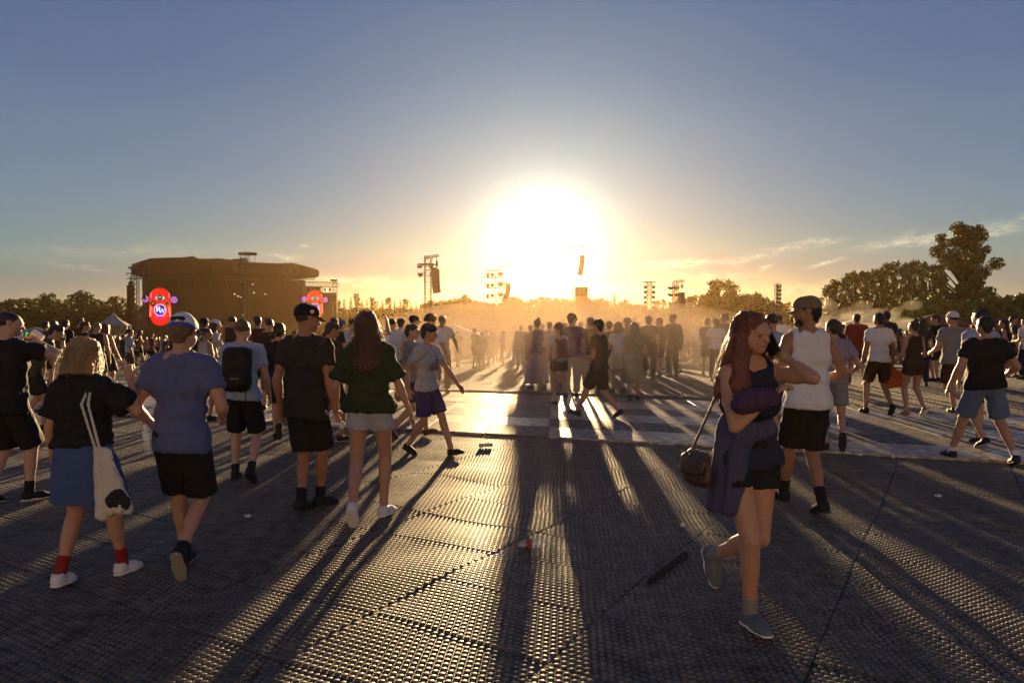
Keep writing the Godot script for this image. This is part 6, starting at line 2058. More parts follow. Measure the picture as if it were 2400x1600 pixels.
	{"x": -1.65, "d": 32.73, "h": 1.78, "cell": 0.03, "label": "man in dark T-shirt talking in a dusty pair, arms folded", "yaw": -50, "look": -20, "hair": "short", "hairc": "dark", "top": ["tee", Color(0.022, 0.021, 0.024)], "bot": ["shorts", Color(0.022, 0.021, 0.024)], "shoe": Color(0.012, 0.012, 0.014), "arml": "front", "armr": "front"},
	{"x": -1.26, "d": 31.40, "h": 1.60, "cell": 0.03, "label": "shorter person in dark hooded top beside the dusty pair", "yaw": 40, "hair": "short", "hairc": "dark", "top": ["long", Color(0.022, 0.021, 0.024)], "bot": ["pants", Color(0.022, 0.021, 0.024)], "shoe": Color(0.012, 0.012, 0.014), "arml": "front"},
	{"x": -1.28, "d": 35.95, "h": 1.74, "cell": 0.03, "label": "person with round curly hair standing in the dusty gap", "yaw": 10, "hair": "curly", "hairc": "brown", "top": ["tee", Color(0.06, 0.06, 0.025)], "bot": ["shorts", Color(0.022, 0.021, 0.024)], "shoe": Color(0.012, 0.012, 0.014)},
	{"x": -1.11, "d": 40.19, "h": 1.74, "cell": 0.03, "label": "person in brown T-shirt walking off through the dust", "yaw": 6, "hair": "short", "hairc": "brown", "top": ["tee", Color(0.05, 0.028, 0.016)], "bot": ["shorts", Color(0.16, 0.12, 0.07)], "shoe": Color(0.012, 0.012, 0.014), "stance": "left"},
	{"x": -0.41, "d": 35.83, "h": 1.68, "cell": 0.03, "label": "slim woman in pale top and dark shorts pointing with her arm in the dust", "f": true, "yaw": 70, "hair": "tail", "hairc": "brown", "top": ["tank", Color(0.30, 0.22, 0.14)], "bot": ["shorts", Color(0.022, 0.021, 0.024), 0.4], "shoe": Color(0.012, 0.012, 0.014), "arml": [0.3, 1.35, 0.4]},
	{"x": -2.61, "d": 35.85, "h": 1.78, "cell": 0.03, "label": "man in olive T-shirt walking towards the dusty gap", "yaw": -12, "hair": "short", "hairc": "dark", "top": ["tee", Color(0.06, 0.06, 0.025), 0.86, 1.3], "bot": ["shorts", Color(0.05, 0.028, 0.016)], "shoe": Color(0.012, 0.012, 0.014), "stance": "stepl", "armr": [0.34, 1.05, 0.05]},
	{"x": -1.05, "d": 45.77, "h": 1.72, "cell": 0.03, "label": "person with pale hair seen small in the dusty gap", "yaw": 0, "hair": "short", "hairc": "fair", "top": ["tee", Color(0.30, 0.22, 0.14)], "bot": ["shorts", Color(0.022, 0.021, 0.024)], "shoe": Color(0.012, 0.012, 0.014)},
	{"x": -1.59, "d": 16.88, "h": 1.78, "cell": 0.021, "label": "man in grey-blue T-shirt and long dark trousers walking on past the curly-haired man", "yaw": -6, "look": -10, "skin": "brown", "hair": "buzz", "hairc": "dark", "top": ["tee", Color(0.36, 0.37, 0.40), 0.88, 1.2], "bot": ["pants", Color(0.022, 0.021, 0.024)], "shoe": Color(0.012, 0.012, 0.014), "stance": "stepr", "armr": [0.34, 1.02, 0.05]},
	{"x": -1.51, "d": 13.71, "h": 1.76, "cell": 0.021, "label": "man with a big head of curly hair in white T-shirt and blue shorts", "yaw": -10, "look": -20, "hair": "curly", "hairc": "brown", "top": ["tee", Color(0.62, 0.62, 0.66), 0.88, 1.2], "bot": ["shorts", Color(0.055, 0.035, 0.13)], "shoe": Color(0.012, 0.012, 0.014), "stance": "stepl", "armr": [0.32, 0.92, 0.12]},
	{"x": -1.47, "d": 10.77, "h": 1.66, "cell": 0.016, "label": "man in glasses and grey T-shirt walking beside the striding man", "yaw": -70, "look": -20, "hair": "short", "hairc": "brown", "glasses": true, "face": true, "top": ["tee", Color(0.20, 0.20, 0.21), 0.9, 1.1], "bot": ["shorts", Color(0.055, 0.035, 0.13), 0.8, 1.2], "shoe": Color(0.10, 0.015, 0.025), "stance": "left", "arml": "hang", "armr": "fore"},
	{"x": -1.97, "d": 14.90, "h": 1.74, "cell": 0.021, "label": "man in black cap and pale T-shirt just behind the man in glasses", "yaw": -20, "look": -30, "hair": "buzz", "hairc": "dark", "top": ["tee", Color(0.36, 0.37, 0.40)], "bot": ["shorts", Color(0.018, 0.024, 0.05)], "shoe": Color(0.012, 0.012, 0.014), "cap": Color(0.012, 0.012, 0.014)},
	{"x": -2.49, "d": 15.45, "h": 1.70, "cell": 0.021, "label": "man in pale blue T-shirt with short dark hair beyond the green T-shirt woman", "yaw": 0, "hair": "buzz", "hairc": "dark", "top": ["tee", Color(0.28, 0.35, 0.50)], "bot": ["shorts", Color(0.018, 0.024, 0.05)], "shoe": Color(0.012, 0.012, 0.014)},
	{"x": -2.41, "d": 16.13, "h": 1.70, "cell": 0.021, "label": "man in white-blue T-shirt next to the pale blue T-shirt man with short dark hair", "yaw": -14, "hair": "short", "hairc": "dark", "top": ["tee", Color(0.62, 0.62, 0.66)], "bot": ["shorts", Color(0.018, 0.024, 0.05)], "shoe": Color(0.012, 0.012, 0.014)},
	{"x": -2.29, "d": 11.65, "h": 1.76, "cell": 0.021, "label": "person raising one arm high, mostly hidden behind the woman in green", "yaw": -40, "look": -30, "hair": "short", "hairc": "brown", "top": ["tee", Color(0.28, 0.35, 0.50)], "bot": ["shorts", Color(0.018, 0.024, 0.05)], "shoe": Color(0.012, 0.012, 0.014), "armr": [0.3, 1.66, 0.18], "armr_pole": Vector3(0.9, -0.4, 0.3), "curlr": 0.15},
	{"x": -2.52, "d": 10.25, "h": 1.66, "cell": 0.016, "label": "tanned man in brown T-shirt looking down at a phone held before him", "key": "phoneman", "yaw": -40, "look": -15, "nod": 22, "hair": "short", "hairc": "dark", "skin": "tan", "top": ["tee", Color(0.05, 0.028, 0.016), 0.88, 1.2], "bot": ["shorts", Color(0.022, 0.021, 0.024)], "shoe": Color(0.012, 0.012, 0.014), "sole": Color(0.36, 0.37, 0.40), "stance": "stepr", "arml": "phone", "armr": "phone"},
	{"x": -3.48, "d": 14.53, "h": 1.70, "cell": 0.021, "label": "man in dark brown T-shirt behind the tanned man with a phone", "yaw": -10, "hair": "short", "hairc": "dark", "top": ["tee", Color(0.022, 0.021, 0.024)], "bot": ["shorts", Color(0.022, 0.021, 0.024)], "shoe": Color(0.012, 0.012, 0.014)},
	{"x": -3.69, "d": 16.13, "h": 1.66, "cell": 0.021, "label": "man in blue cap and white T-shirt between the black cap and the long brown hair", "yaw": -12, "look": -30, "hair": "short", "hairc": "brown", "top": ["tee", Color(0.62, 0.62, 0.66)], "bot": ["shorts", Color(0.018, 0.024, 0.05)], "shoe": Color(0.012, 0.012, 0.014), "cap": Color(0.075, 0.095, 0.22)},
	{"x": -3.12, "d": 14.53, "h": 1.70, "cell": 0.021, "label": "man in bright blue-white T-shirt beside the blue cap", "yaw": 0, "hair": "buzz", "hairc": "brown", "top": ["tee", Color(0.28, 0.35, 0.50)], "bot": ["shorts", Color(0.018, 0.024, 0.05)], "shoe": Color(0.012, 0.012, 0.014)},
	{"x": -3.30, "d": 10.54, "h": 1.66, "cell": 0.016, "label": "man all in black between the backpack and the black cap walking away", "yaw": 4, "hair": "short", "hairc": "dark", "girth": 1.08, "top": ["tee", Color(0.012, 0.012, 0.014), 0.88, 1.4], "bot": ["shorts", Color(0.022, 0.021, 0.024)], "shoe": Color(0.012, 0.012, 0.014), "stance": "kickr", "arml": "hang", "armr": "hang"},
	{"x": -4.52, "d": 13.84, "h": 1.70, "cell": 0.021, "label": "man in dark brown T-shirt with short hair beyond the man in black", "yaw": 0, "girth": 1.15, "hair": "buzz", "hairc": "brown", "top": ["tee", Color(0.05, 0.028, 0.016)], "bot": ["shorts", Color(0.022, 0.021, 0.024)], "shoe": Color(0.012, 0.012, 0.014)},
	{"x": -5.37, "d": 15.70, "h": 1.74, "cell": 0.021, "label": "tanned man in maroon T-shirt just past the backpack", "yaw": 10, "hair": "short", "hairc": "brown", "skin": "tan", "top": ["tee", Color(0.10, 0.015, 0.025)], "bot": ["shorts", Color(0.022, 0.021, 0.024)], "shoe": Color(0.012, 0.012, 0.014)},
	{"x": -6.61, "d": 17.59, "h": 1.76, "cell": 0.021, "label": "bare-shouldered tanned man in brown vest in the crowd by the backpack", "yaw": 0, "hair": "buzz", "hairc": "dark", "skin": "tan", "top": ["tank", Color(0.05, 0.028, 0.016)], "bot": ["shorts", Color(0.022, 0.021, 0.024)], "shoe": Color(0.012, 0.012, 0.014)},
	{"x": -6.74, "d": 15.70, "h": 1.64, "cell": 0.021, "label": "woman with red-brown hair in dark top beside the white cap with blue band", "f": true, "yaw": -20, "look": -30, "hair": "long", "hairc": "auburn", "top": ["tee", Color(0.022, 0.021, 0.024)], "bot": ["shorts", Color(0.022, 0.021, 0.024)], "shoe": Color(0.012, 0.012, 0.014)},
	{"x": -6.86, "d": 16.59, "h": 1.70, "cell": 0.021, "label": "man in black cap and black T-shirt between the blue T-shirt and the backpack", "yaw": 0, "hair": "short", "hairc": "dark", "top": ["tee", Color(0.012, 0.012, 0.014)], "bot": ["shorts", Color(0.022, 0.021, 0.024)], "shoe": Color(0.012, 0.012, 0.014), "cap": Color(0.012, 0.012, 0.014)},
	{"x": -6.28, "d": 15.70, "h": 1.66, "cell": 0.021, "label": "woman in white cap with dark hair facing across the crowd", "f": true, "yaw": -60, "hair": "long", "hairc": "dark", "top": ["tee", Color(0.36, 0.37, 0.40)], "bot": ["shorts", Color(0.022, 0.021, 0.024)], "shoe": Color(0.012, 0.012, 0.014), "cap": Color(0.62, 0.62, 0.66)},
	{"x": -5.22, "d": 12.64, "h": 1.56, "cell": 0.021, "label": "short woman with dark tied hair in pale vest behind the man in blue", "f": true, "yaw": -35, "look": -30, "hair": "tail", "hairc": "dark", "skin": "tan", "top": ["tank", Color(0.36, 0.37, 0.40)], "bot": ["shorts", Color(0.022, 0.021, 0.024), 0.4], "shoe": Color(0.012, 0.012, 0.014), "armr": "front"},
	{"x": -10.65, "d": 17.28, "h": 1.66, "cell": 0.021, "label": "broad man in dark green T-shirt standing beyond the drinking man's hand", "yaw": 0, "girth": 1.12, "hair": "buzz", "hairc": "dark", "top": ["tee", Color(0.06, 0.06, 0.025), 0.86, 1.4], "bot": ["shorts", Color(0.022, 0.021, 0.024)], "shoe": Color(0.012, 0.012, 0.014)},
	{"x": -11.47, "d": 19.08, "h": 1.66, "cell": 0.021, "label": "man in black T-shirt next to the broad man in dark green", "yaw": -10, "hair": "short", "hairc": "dark", "top": ["tee", Color(0.012, 0.012, 0.014)], "bot": ["shorts", Color(0.022, 0.021, 0.024)], "shoe": Color(0.012, 0.012, 0.014)},
	{"x": -11.63, "d": 19.99, "h": 1.72, "cell": 0.021, "label": "man with auburn hair in brown T-shirt above the blonde woman's head", "yaw": -20, "look": -20, "hair": "short", "hairc": "auburn", "top": ["tee", Color(0.05, 0.028, 0.016)], "bot": ["shorts", Color(0.022, 0.021, 0.024)], "shoe": Color(0.012, 0.012, 0.014)},
	{"x": -9.54, "d": 16.59, "h": 1.62, "cell": 0.021, "label": "man with round brown hair in dark grey T-shirt right behind the blonde woman", "yaw": -30, "look": -30, "hair": "short", "hairc": "brown", "top": ["tee", Color(0.022, 0.021, 0.024)], "bot": ["shorts", Color(0.022, 0.021, 0.024)], "shoe": Color(0.012, 0.012, 0.014)},
	{"x": -9.00, "d": 16.13, "h": 1.62, "cell": 0.021, "label": "man in dark vest with short grey hair beside the blonde woman", "yaw": 10, "hair": "buzz", "hairc": "grey", "top": ["tank", Color(0.022, 0.021, 0.024)], "bot": ["shorts", Color(0.022, 0.021, 0.024)], "shoe": Color(0.012, 0.012, 0.014)},
	{"x": -9.07, "d": 16.59, "h": 1.58, "cell": 0.021, "label": "woman with long dark red hair in dark dress walking past the blonde woman", "f": true, "yaw": -10, "hair": "long", "hairc": "auburn", "top": ["tank", Color(0.022, 0.021, 0.024)], "bot": ["skirt", Color(0.022, 0.021, 0.024), 0.8, 1.0], "shoe": Color(0.012, 0.012, 0.014), "armr": "fore"},
	{"x": -7.37, "d": 11.43, "h": 1.70, "cell": 0.016, "label": "person in olive camouflage bending forward behind the drinking man", "yaw": -60, "lean": 28, "hair": "short", "hairc": "dark", "top": ["tee", Color(0.06, 0.06, 0.025), 0.88, 1.3], "bot": ["shorts", Color(0.022, 0.021, 0.024)], "shoe": Color(0.012, 0.012, 0.014), "stance": "stepr", "armr": [0.2, 0.82, 0.42], "arml": [0.2, 0.85, 0.4]},
	{"x": -12.14, "d": 19.33, "h": 1.62, "cell": 0.021, "label": "man in violet-blue T-shirt at the edge of the crowd by the drinking man", "yaw": -10, "hair": "short", "hairc": "dark", "top": ["tee", Color(0.24, 0.21, 0.30)], "bot": ["shorts", Color(0.022, 0.021, 0.024)], "shoe": Color(0.012, 0.012, 0.014)},
	{"x": -21.07, "d": 41.75, "h": 1.66, "cell": 0.03, "label": "person with dark backpack over a white top among the distant walkers", "key": "farpack", "yaw": 0, "hair": "short", "hairc": "brown", "top": ["tee", Color(0.62, 0.62, 0.66)], "bot": ["shorts", Color(0.36, 0.37, 0.40)], "shoe": Color(0.012, 0.012, 0.014), "stance": "stepl"},
	{"x": -22.10, "d": 41.75, "h": 1.64, "cell": 0.03, "label": "woman in pale orange dress among the distant walkers", "f": true, "yaw": 0, "hair": "long", "hairc": "fair", "top": ["tank", Color(0.30, 0.22, 0.14)], "bot": ["skirt", Color(0.30, 0.22, 0.14), 1.0, 1.0], "shoe": Color(0.012, 0.012, 0.014), "stance": "stepr"},
	{"x": -23.25, "d": 45.19, "h": 1.66, "cell": 0.03, "label": "man in grey T-shirt and brown shorts among the distant walkers", "yaw": 0, "hair": "short", "hairc": "dark", "top": ["tee", Color(0.20, 0.20, 0.21)], "bot": ["shorts", Color(0.05, 0.028, 0.016)], "shoe": Color(0.012, 0.012, 0.014), "stance": "left"},
	{"x": -23.20, "d": 47.14, "h": 1.66, "cell": 0.03, "label": "man in pale vest among the distant walkers beside the white cap", "yaw": 10, "hair": "short", "hairc": "dark", "top": ["tank", Color(0.30, 0.22, 0.14)], "bot": ["shorts", Color(0.022, 0.021, 0.024)], "shoe": Color(0.012, 0.012, 0.014), "stance": "right"},
]

# ---------------------------------------------------------------- things people carry, things on the ground, dust in the air

func carried(called: String, label: String, category: String, h: Dictionary) -> Node3D:
	var o := thing(called, label, category)
	o.transform = h.root.transform
	return o

func backpack(h: Dictionary, c: Color, label: String, size := 1.0) -> void:
	var o := carried("backpack", label, "backpack", h)
	var up: Callable = h.up
	var T: Basis = h.T
	var m := cloth(c, 0.2)
	var s := size
	var y := 1.21
	soft_part("bag", [flat_cap(up.call(-0.055 * s, y - 0.13 * s, -0.215), up.call(-0.055 * s, y + 0.14 * s, -0.205), 0.10 * s, 0.095 * s, 0.04, T * Vector3.BACK, 0.9),
		flat_cap(up.call(0.055 * s, y - 0.13 * s, -0.215), up.call(0.055 * s, y + 0.14 * s, -0.205), 0.10 * s, 0.095 * s, 0.04, T * Vector3.BACK, 0.9)], 0.013, m, o, [], 0.006, Vector3(11, 8, 11))
	soft_part("pocket", [flat_cap(up.call(-0.05 * s, y - 0.12 * s, -0.30), up.call(0.05 * s, y - 0.12 * s, -0.30), 0.07 * s, 0.07 * s, 0.02, T * Vector3.BACK, 0.55), flat_cap(up.call(-0.05 * s, y - 0.04 * s, -0.30), up.call(0.05 * s, y - 0.04 * s, -0.30), 0.06 * s, 0.06 * s, 0.04, T * Vector3.BACK, 0.5)], 0.012, m, o, [], 0.005, Vector3(14, 10, 14))
	soft_part("lid", [flat_cap(up.call(-0.06 * s, y + 0.19 * s, -0.21), up.call(0.06 * s, y + 0.19 * s, -0.21), 0.085 * s, 0.085 * s, 0.02, T * Vector3(0, 1, 0.3), 0.62)], 0.012, m, o, [], 0.004, Vector3(14, 10, 14))
	for k in [-1, 1]:
		soft_part("strap", [flat_cap(up.call(k * 0.085, 1.36, -0.15), up.call(k * 0.105, 1.478, -0.02), 0.032, 0.030, 0.02, T * Vector3(0, 0.5, 1), 0.35), flat_cap(up.call(k * 0.105, 1.478, -0.02), up.call(k * 0.11, 1.38, 0.11), 0.030, 0.028, 0.02, T * Vector3(0, 0.6, -1), 0.4), flat_cap(up.call(k * 0.11, 1.38, 0.12), up.call(k * 0.16, 1.12, 0.06), 0.026, 0.02, 0.02, T * Vector3.BACK, 0.5)], 0.010, m, o)
		soft_part("cord", [cap(up.call(k * 0.10, y - 0.20 * s, -0.26), up.call(k * 0.11, y - 0.34, -0.25), 0.006, 0.005, 0.004)], 0.006, m, o)
	var f := Faces.new()
	f.bar(up.call(-0.03 * s, y - 0.085 * s, -0.337), up.call(0.05 * s, y - 0.085 * s, -0.337), 0.006)
	part("zip", f.mesh(), plain(0.25, 0.24, 0.22, 0.4), o)

func plastic(r: float, g: float, b: float, a: float) -> StandardMaterial3D:
	var key := "plastic %.2f %.2f %.2f %.2f" % [r, g, b, a]
	if not M.has(key):
		var m := StandardMaterial3D.new()
		m.albedo_color = Color(r, g, b, a)
		m.transparency = BaseMaterial3D.TRANSPARENCY_ALPHA
		m.roughness = 0.12
		m.metallic_specular = 0.6
		M[key] = m
	return M[key]

func bottle(o: Node3D, at: Transform3D, len_: float, band: Color, top: Color) -> void:
	var f := Faces.new()
	var r := len_ * 0.145
	f.lathe(Vector3.ZERO, [[0.0, 0.0], [r * 0.8, 0.0], [r, len_ * 0.04], [r, len_ * 0.34], [r * 0.93, len_ * 0.38], [r, len_ * 0.42], [r, len_ * 0.62], [r * 0.75, len_ * 0.76], [r * 0.38, len_ * 0.88], [r * 0.38, len_ * 0.95]], 16)
	part("bottle_wall", f.mesh(), plastic(0.8, 0.85, 0.9, 0.22), o).transform = at
	f = Faces.new()
	f.lathe(Vector3.ZERO, [[r * 1.03, len_ * 0.40], [r * 1.03, len_ * 0.62]], 16)
	part("bottle_label", f.mesh(), plain(band.r, band.g, band.b, 0.5), o).transform = at
	f = Faces.new()
	f.lathe(Vector3.ZERO, [[0.0, len_ * 0.93], [r * 0.46, len_ * 0.93], [r * 0.46, len_], [0.0, len_]], 12)
	part("bottle_cap", f.mesh(), plain(top.r, top.g, top.b, 0.5), o).transform = at

func make_props() -> void:
	# cup of the drinking man
	var h: Dictionary = held.drinker
	var o := carried("drinking_cup", "pale plastic cup at the mouth of the shaven-headed man", "cup", h)
	var f := Faces.new()
	f.lathe(Vector3.ZERO, [[0.0, 0.0], [0.028, 0.0], [0.038, 0.105], [0.036, 0.105], [0.027, 0.004], [0.0, 0.004]], 16)
	var cup := part("cup_wall", f.mesh(), plain(0.6, 0.58, 0.55, 0.35), o)
	cup.transform = Transform3D(Basis(Vector3(0, 0, 1), 1.0) * Basis(Vector3.RIGHT, 0.4), h.wrist[1] + Vector3(-0.015, 0.035, -0.06))
	# backpacks
	backpack(held.pack, Color(0.012, 0.012, 0.013), "large black backpack on the man in pale blue T-shirt")
	backpack(held.redpack, Color(0.06, 0.012, 0.014), "dark red backpack worn in the dusty crowd", 1.05)
	backpack(held.pinkpack, Color(0.22, 0.07, 0.08), "small pink backpack on the woman in white T-shirt", 0.8)
	backpack(held.farpack, Color(0.05, 0.03, 0.03), "small dark backpack among the distant walkers", 0.9)
	# tote bag
	h = held.tote
	o = carried("tote_bag", "white cloth bag with dark print hanging from the blonde woman's shoulder", "bag", h)
	var up: Callable = h.up
	var cream := cloth(Color(0.50, 0.46, 0.42))
	for k in 2:
		soft_part("handle", [flat_cap(up.call(0.10 - k * 0.012, 1.475, -0.045 + k * 0.02), up.call(0.155 - k * 0.05, 1.30, -0.155), 0.012, 0.012, 0.01, Vector3.BACK, 0.5), flat_cap(up.call(0.155 - k * 0.05, 1.30, -0.155), up.call(0.285 - k * 0.03, 0.98, -0.20), 0.012, 0.012, 0.01, Vector3.BACK, 0.5)], 0.008, cream, o)
	var bag := []
	for k in 7:
		var x := 0.23 + k * 0.030
		bag.append(flat_cap(up.call(0.285 + (k - 3) * 0.012, 0.99, -0.185 - 0.012 * (k % 2)), up.call(x + 0.055, 0.60 - 0.012 * absf(k - 4) + 0.03 * (k / 6.0), -0.18 - 0.035 * (k % 2)), 0.022, 0.042, 0.02, Vector3(0.25, 0, 1), 0.62))
	soft_part("cloth", bag, 0.010, cream, o, [], 0.007, Vector3(16, 5, 16))
	soft_part("print", [flat_cap(up.call(0.41, 0.655, -0.225), up.call(0.455, 0.65, -0.215), 0.058, 0.055, 0.02, Vector3(0.25, 0, 1), 0.32), flat_cap(up.call(0.415, 0.69, -0.222), up.call(0.435, 0.70, -0.22), 0.05, 0.045, 0.02, Vector3(0.25, 0, 1), 0.4)], 0.009, cloth(Color(0.02, 0.02, 0.022)), o, [], 0.006, Vector3(18, 8, 18))
	# blue T-shirt: strap opening of the cap, bottle in the pocket
	h = held.bluetee
	var hd: Callable = h.hd
	soft_part("cap_opening", [flat_cap(hd.call(-0.03, 1.705, -0.112), hd.call(0.03, 1.705, -0.112), 0.020, 0.020, 0.01, h.B * Vector3.BACK, 0.5)], 0.006, plain(0.01, 0.01, 0.015, 0.8), h.root)
	soft_part("cap_band", [cap(hd.call(0, 1.678, -0.036), hd.call(0, 1.678, 0.022), 0.0885, 0.0845, 0.01)], 0.008, cloth(Color(0.07, 0.08, 0.34)), h.root, [[hd.call(0, 1.684, 0), h.B * Vector3.UP], [hd.call(0, 1.662, 0), h.B * Vector3(0, -1, -0.1)]])
	soft_part("cap_strap", [flat_cap(hd.call(-0.04, 1.686, -0.116), hd.call(0.04, 1.686, -0.116), 0.009, 0.009, 0.01, h.B * Vector3.BACK, 0.5)], 0.005, cloth(Color(0.22, 0.26, 0.36)), h.root)
	o = carried("water_bottle", "small clear water bottle in the back pocket of the man in blue", "bottle", h)
	bottle(o, Transform3D(Basis(Vector3.BACK, 0.1), h.up.call(-0.165, 0.855, -0.115)), 0.20, Color(0.5, 0.55, 0.6), Color(0.05, 0.1, 0.4))
	# black cap: round badge; clear bottle in the hand
	h = held.blackcap
	hd = h.hd
	soft_part("cap_badge", [flat_cap(hd.call(0.083, 1.705, 0.0), hd.call(0.083, 1.705, 0.002), 0.019, 0.019, 0.01, h.B * Vector3.RIGHT, 0.4)], 0.005, plain(0.5, 0.5, 0.5, 0.6), h.root)
	o = carried("water_bottle", "clear plastic bottle in the hand of the man in black cap", "bottle", h)
	bottle(o, Transform3D(Basis(Vector3.BACK, 0.7) * Basis(Vector3.RIGHT, 0.5), h.wrist[1] + Vector3(0.07, -0.16, -0.03)), 0.22, Color(0.55, 0.55, 0.55), Color(0.6, 0.6, 0.6))
	# striding man: sunglasses hung in the collar, print on the chest
	h = held.strider
	f = Faces.new()
	for k in 2:
		f.block(h.up.call(-0.02, 1.30 - k * 0.035, 0.142 + k * 0.002), Vector3(0.035, 0.022, 0.006), h.T)
	f.bar(h.up.call(-0.02, 1.375, 0.120), h.up.call(-0.02, 1.26, 0.150), 0.007)
	part("hung_sunglasses", f.mesh(), plain(0.01, 0.01, 0.01, 0.25), h.root)
	soft_part("chest_print", [flat_cap(h.up.call(-0.06, 1.20, 0.118), h.up.call(0.05, 1.20, 0.118), 0.045, 0.045, 0.01, h.T * Vector3.FORWARD, 0.3)], 0.012, cloth(Color(0.26, 0.13, 0.13)), h.root)
	# the woman on the phone
	h = held.phone
	up = h.up
	hd = h.hd
	o = carried("mobile_phone", "black phone held to the ear of the red-haired woman", "phone", h)
	f = Faces.new()
	f.block(Vector3.ZERO, Vector3(0.012, 0.158, 0.078))
	f.block(Vector3(-0.0055, 0, 0), Vector3(0.003, 0.146, 0.072))
	var ph := part("phone_body", f.mesh(), plain(0.01, 0.01, 0.012, 0.25), o)
	var across: Vector3 = (h.B * Vector3.RIGHT).normalized()
	var along: Vector3 = hd.call(-0.085, 1.655, 0.0) - hd.call(-0.085, 1.56, 0.075)
	along = (along - across * along.dot(across)).normalized()
	ph.transform = Transform3D(Basis(across, along, across.cross(along)), hd.call(-0.098, 1.60, 0.045))
	soft_part("wristband", [cut_cap(cap(h.wrist[0].lerp(h.elbow[0], 0.10), h.wrist[0].lerp(h.elbow[0], 0.16), 0.029, 0.029, 0.005), h.wrist[0].lerp(h.elbow[0], 0.19), h.elbow[0] - h.wrist[0])], 0.006, cloth(Color(0.4, 0.3, 0.12)), h.root)
	soft_part("cardigan", [flat_cap(up.call(0.13, 1.14, 0.03), up.call(0.185, 0.60, 0.02), 0.075, 0.085, 0.05, Vector3(0.8, 0, -0.5), 0.62), flat_cap(up.call(0.10, 1.12, 0.10), up.call(0.145, 0.70, 0.11), 0.05, 0.055, 0.05, Vector3(0.3, 0, -1), 0.5), flat_cap(up.call(-0.06, 1.13, 0.115), up.call(0.10, 1.10, 0.125), 0.05, 0.055, 0.05, Vector3(0, 0, -1), 0.5)], 0.012, cloth(Color(0.055, 0.055, 0.13)), h.root, [[up.call(0, 0.60, 0), Vector3(0.25, -1, 0)]], 0.007, Vector3(16, 2, 16))
	o = carried("purple_bundle", "rounded dark purple bundle of cloth held against the red-haired woman's chest", "bundle", h)
	soft_part("bundle_cloth", [flat_cap(up.call(0.0, 1.30, 0.20), up.call(0.15, 1.275, 0.18), 0.052, 0.062, 0.03, Vector3(0, 1, 0), 0.85), flat_cap(up.call(0.02, 1.335, 0.19), up.call(0.12, 1.325, 0.18), 0.04, 0.045, 0.04, Vector3(0, 1, 0), 0.7)], 0.011, cloth(Color(0.055, 0.03, 0.075)), o, [], 0.006, Vector3(14, 14, 14))
	o = carried("shoulder_bag", "brown leather bag swinging on a long strap beside the red-haired woman", "bag", h)
	var hide := plain(0.055, 0.026, 0.016, 0.5)
	soft_part("bag_body", [flat_cap(up.call(0.285, 0.86, 0.03), up.call(0.30, 0.85, -0.11), 0.07, 0.07, 0.02, Vector3(1, 0, 0.2), 0.5), flat_cap(up.call(0.285, 0.94, 0.02), up.call(0.30, 0.925, -0.10), 0.055, 0.055, 0.05, Vector3(1, 0, 0.2), 0.45)], 0.010, hide, o, [], 0.006, Vector3(12, 12, 12))
	soft_part("bag_flap", [flat_cap(up.call(0.315, 0.92, 0.05), up.call(0.335, 0.905, -0.12), 0.056, 0.056, 0.02, Vector3(1, 0.3, 0.2), 0.25)], 0.009, hide, o, [], 0.008, Vector3(26, 9, 26))
	soft_part("strap", [flat_cap(up.call(0.31, 0.95, -0.10), up.call(0.21, 1.20, -0.07), 0.014, 0.014, 0.01, Vector3(1, 0.3, 0), 0.45), flat_cap(up.call(0.21, 1.20, -0.07), up.call(0.125, 1.475, -0.02), 0.014, 0.014, 0.01, Vector3(1, 0.3, 0), 0.45)], 0.008, hide, o)
	# orange bag
	h = held.orange
	o = carried("orange_bag", "crumpled orange bag in the hand of the man in plain white T-shirt", "bag", h)
	var w: Vector3 = h.wrist[1]
	soft_part("bag_body", [cap(w + Vector3(0.0, -0.14, 0.02), w + Vector3(0.03, -0.28, 0.06), 0.06, 0.13, 0.03), cap(w + Vector3(-0.04, -0.32, 0.03), w + Vector3(0.08, -0.25, 0.05), 0.10, 0.10, 0.05)], 0.012, cloth(Color(0.55, 0.13, 0.02)), o, [], 0.018, Vector3(11, 9, 11))
	# phone of the tanned man, bags in the dusty crowd
	h = held.phoneman
	o = carried("mobile_phone", "dark phone in the hands of the tanned man in brown T-shirt", "phone", h)
	f = Faces.new()
	f.block((h.wrist[0] + h.wrist[1]) * 0.5 + Vector3(0, 0.05, -0.07), Vector3(0.075, 0.15, 0.01), Basis(Vector3.RIGHT, -0.6))
	f.block((h.wrist[0] + h.wrist[1]) * 0.5 + Vector3(0, 0.105, -0.107), Vector3(0.03, 0.012, 0.012), Basis(Vector3.RIGHT, -0.6))
	part("phone_body", f.mesh(), plain(0.01, 0.01, 0.012, 0.25), o)
	h = held.bluebag
	o = carried("blue_bag", "blue bag held before the fair-haired woman in the dusty crowd", "bag", h)
	soft_part("bag_body", [cap(h.up.call(0.12, 0.98, -0.20), h.up.call(0.14, 0.84, -0.20), 0.07, 0.09, 0.04)], 0.014, cloth(Color(0.06, 0.07, 0.22)), o, [], 0.01, Vector3(10, 10, 10))
	h = held.sage
	o = carried("shoulder_bag", "brown bag on a strap across the back of the woman in sage dress", "bag", h)
	soft_part("strap", [flat_cap(h.up.call(-0.12, 1.47, -0.07), h.up.call(0.05, 1.22, -0.17), 0.014, 0.014, 0.01, Vector3.BACK, 0.5), flat_cap(h.up.call(0.05, 1.22, -0.17), h.up.call(0.24, 0.98, -0.10), 0.014, 0.014, 0.01, Vector3.BACK, 0.5)], 0.010, hide, o)
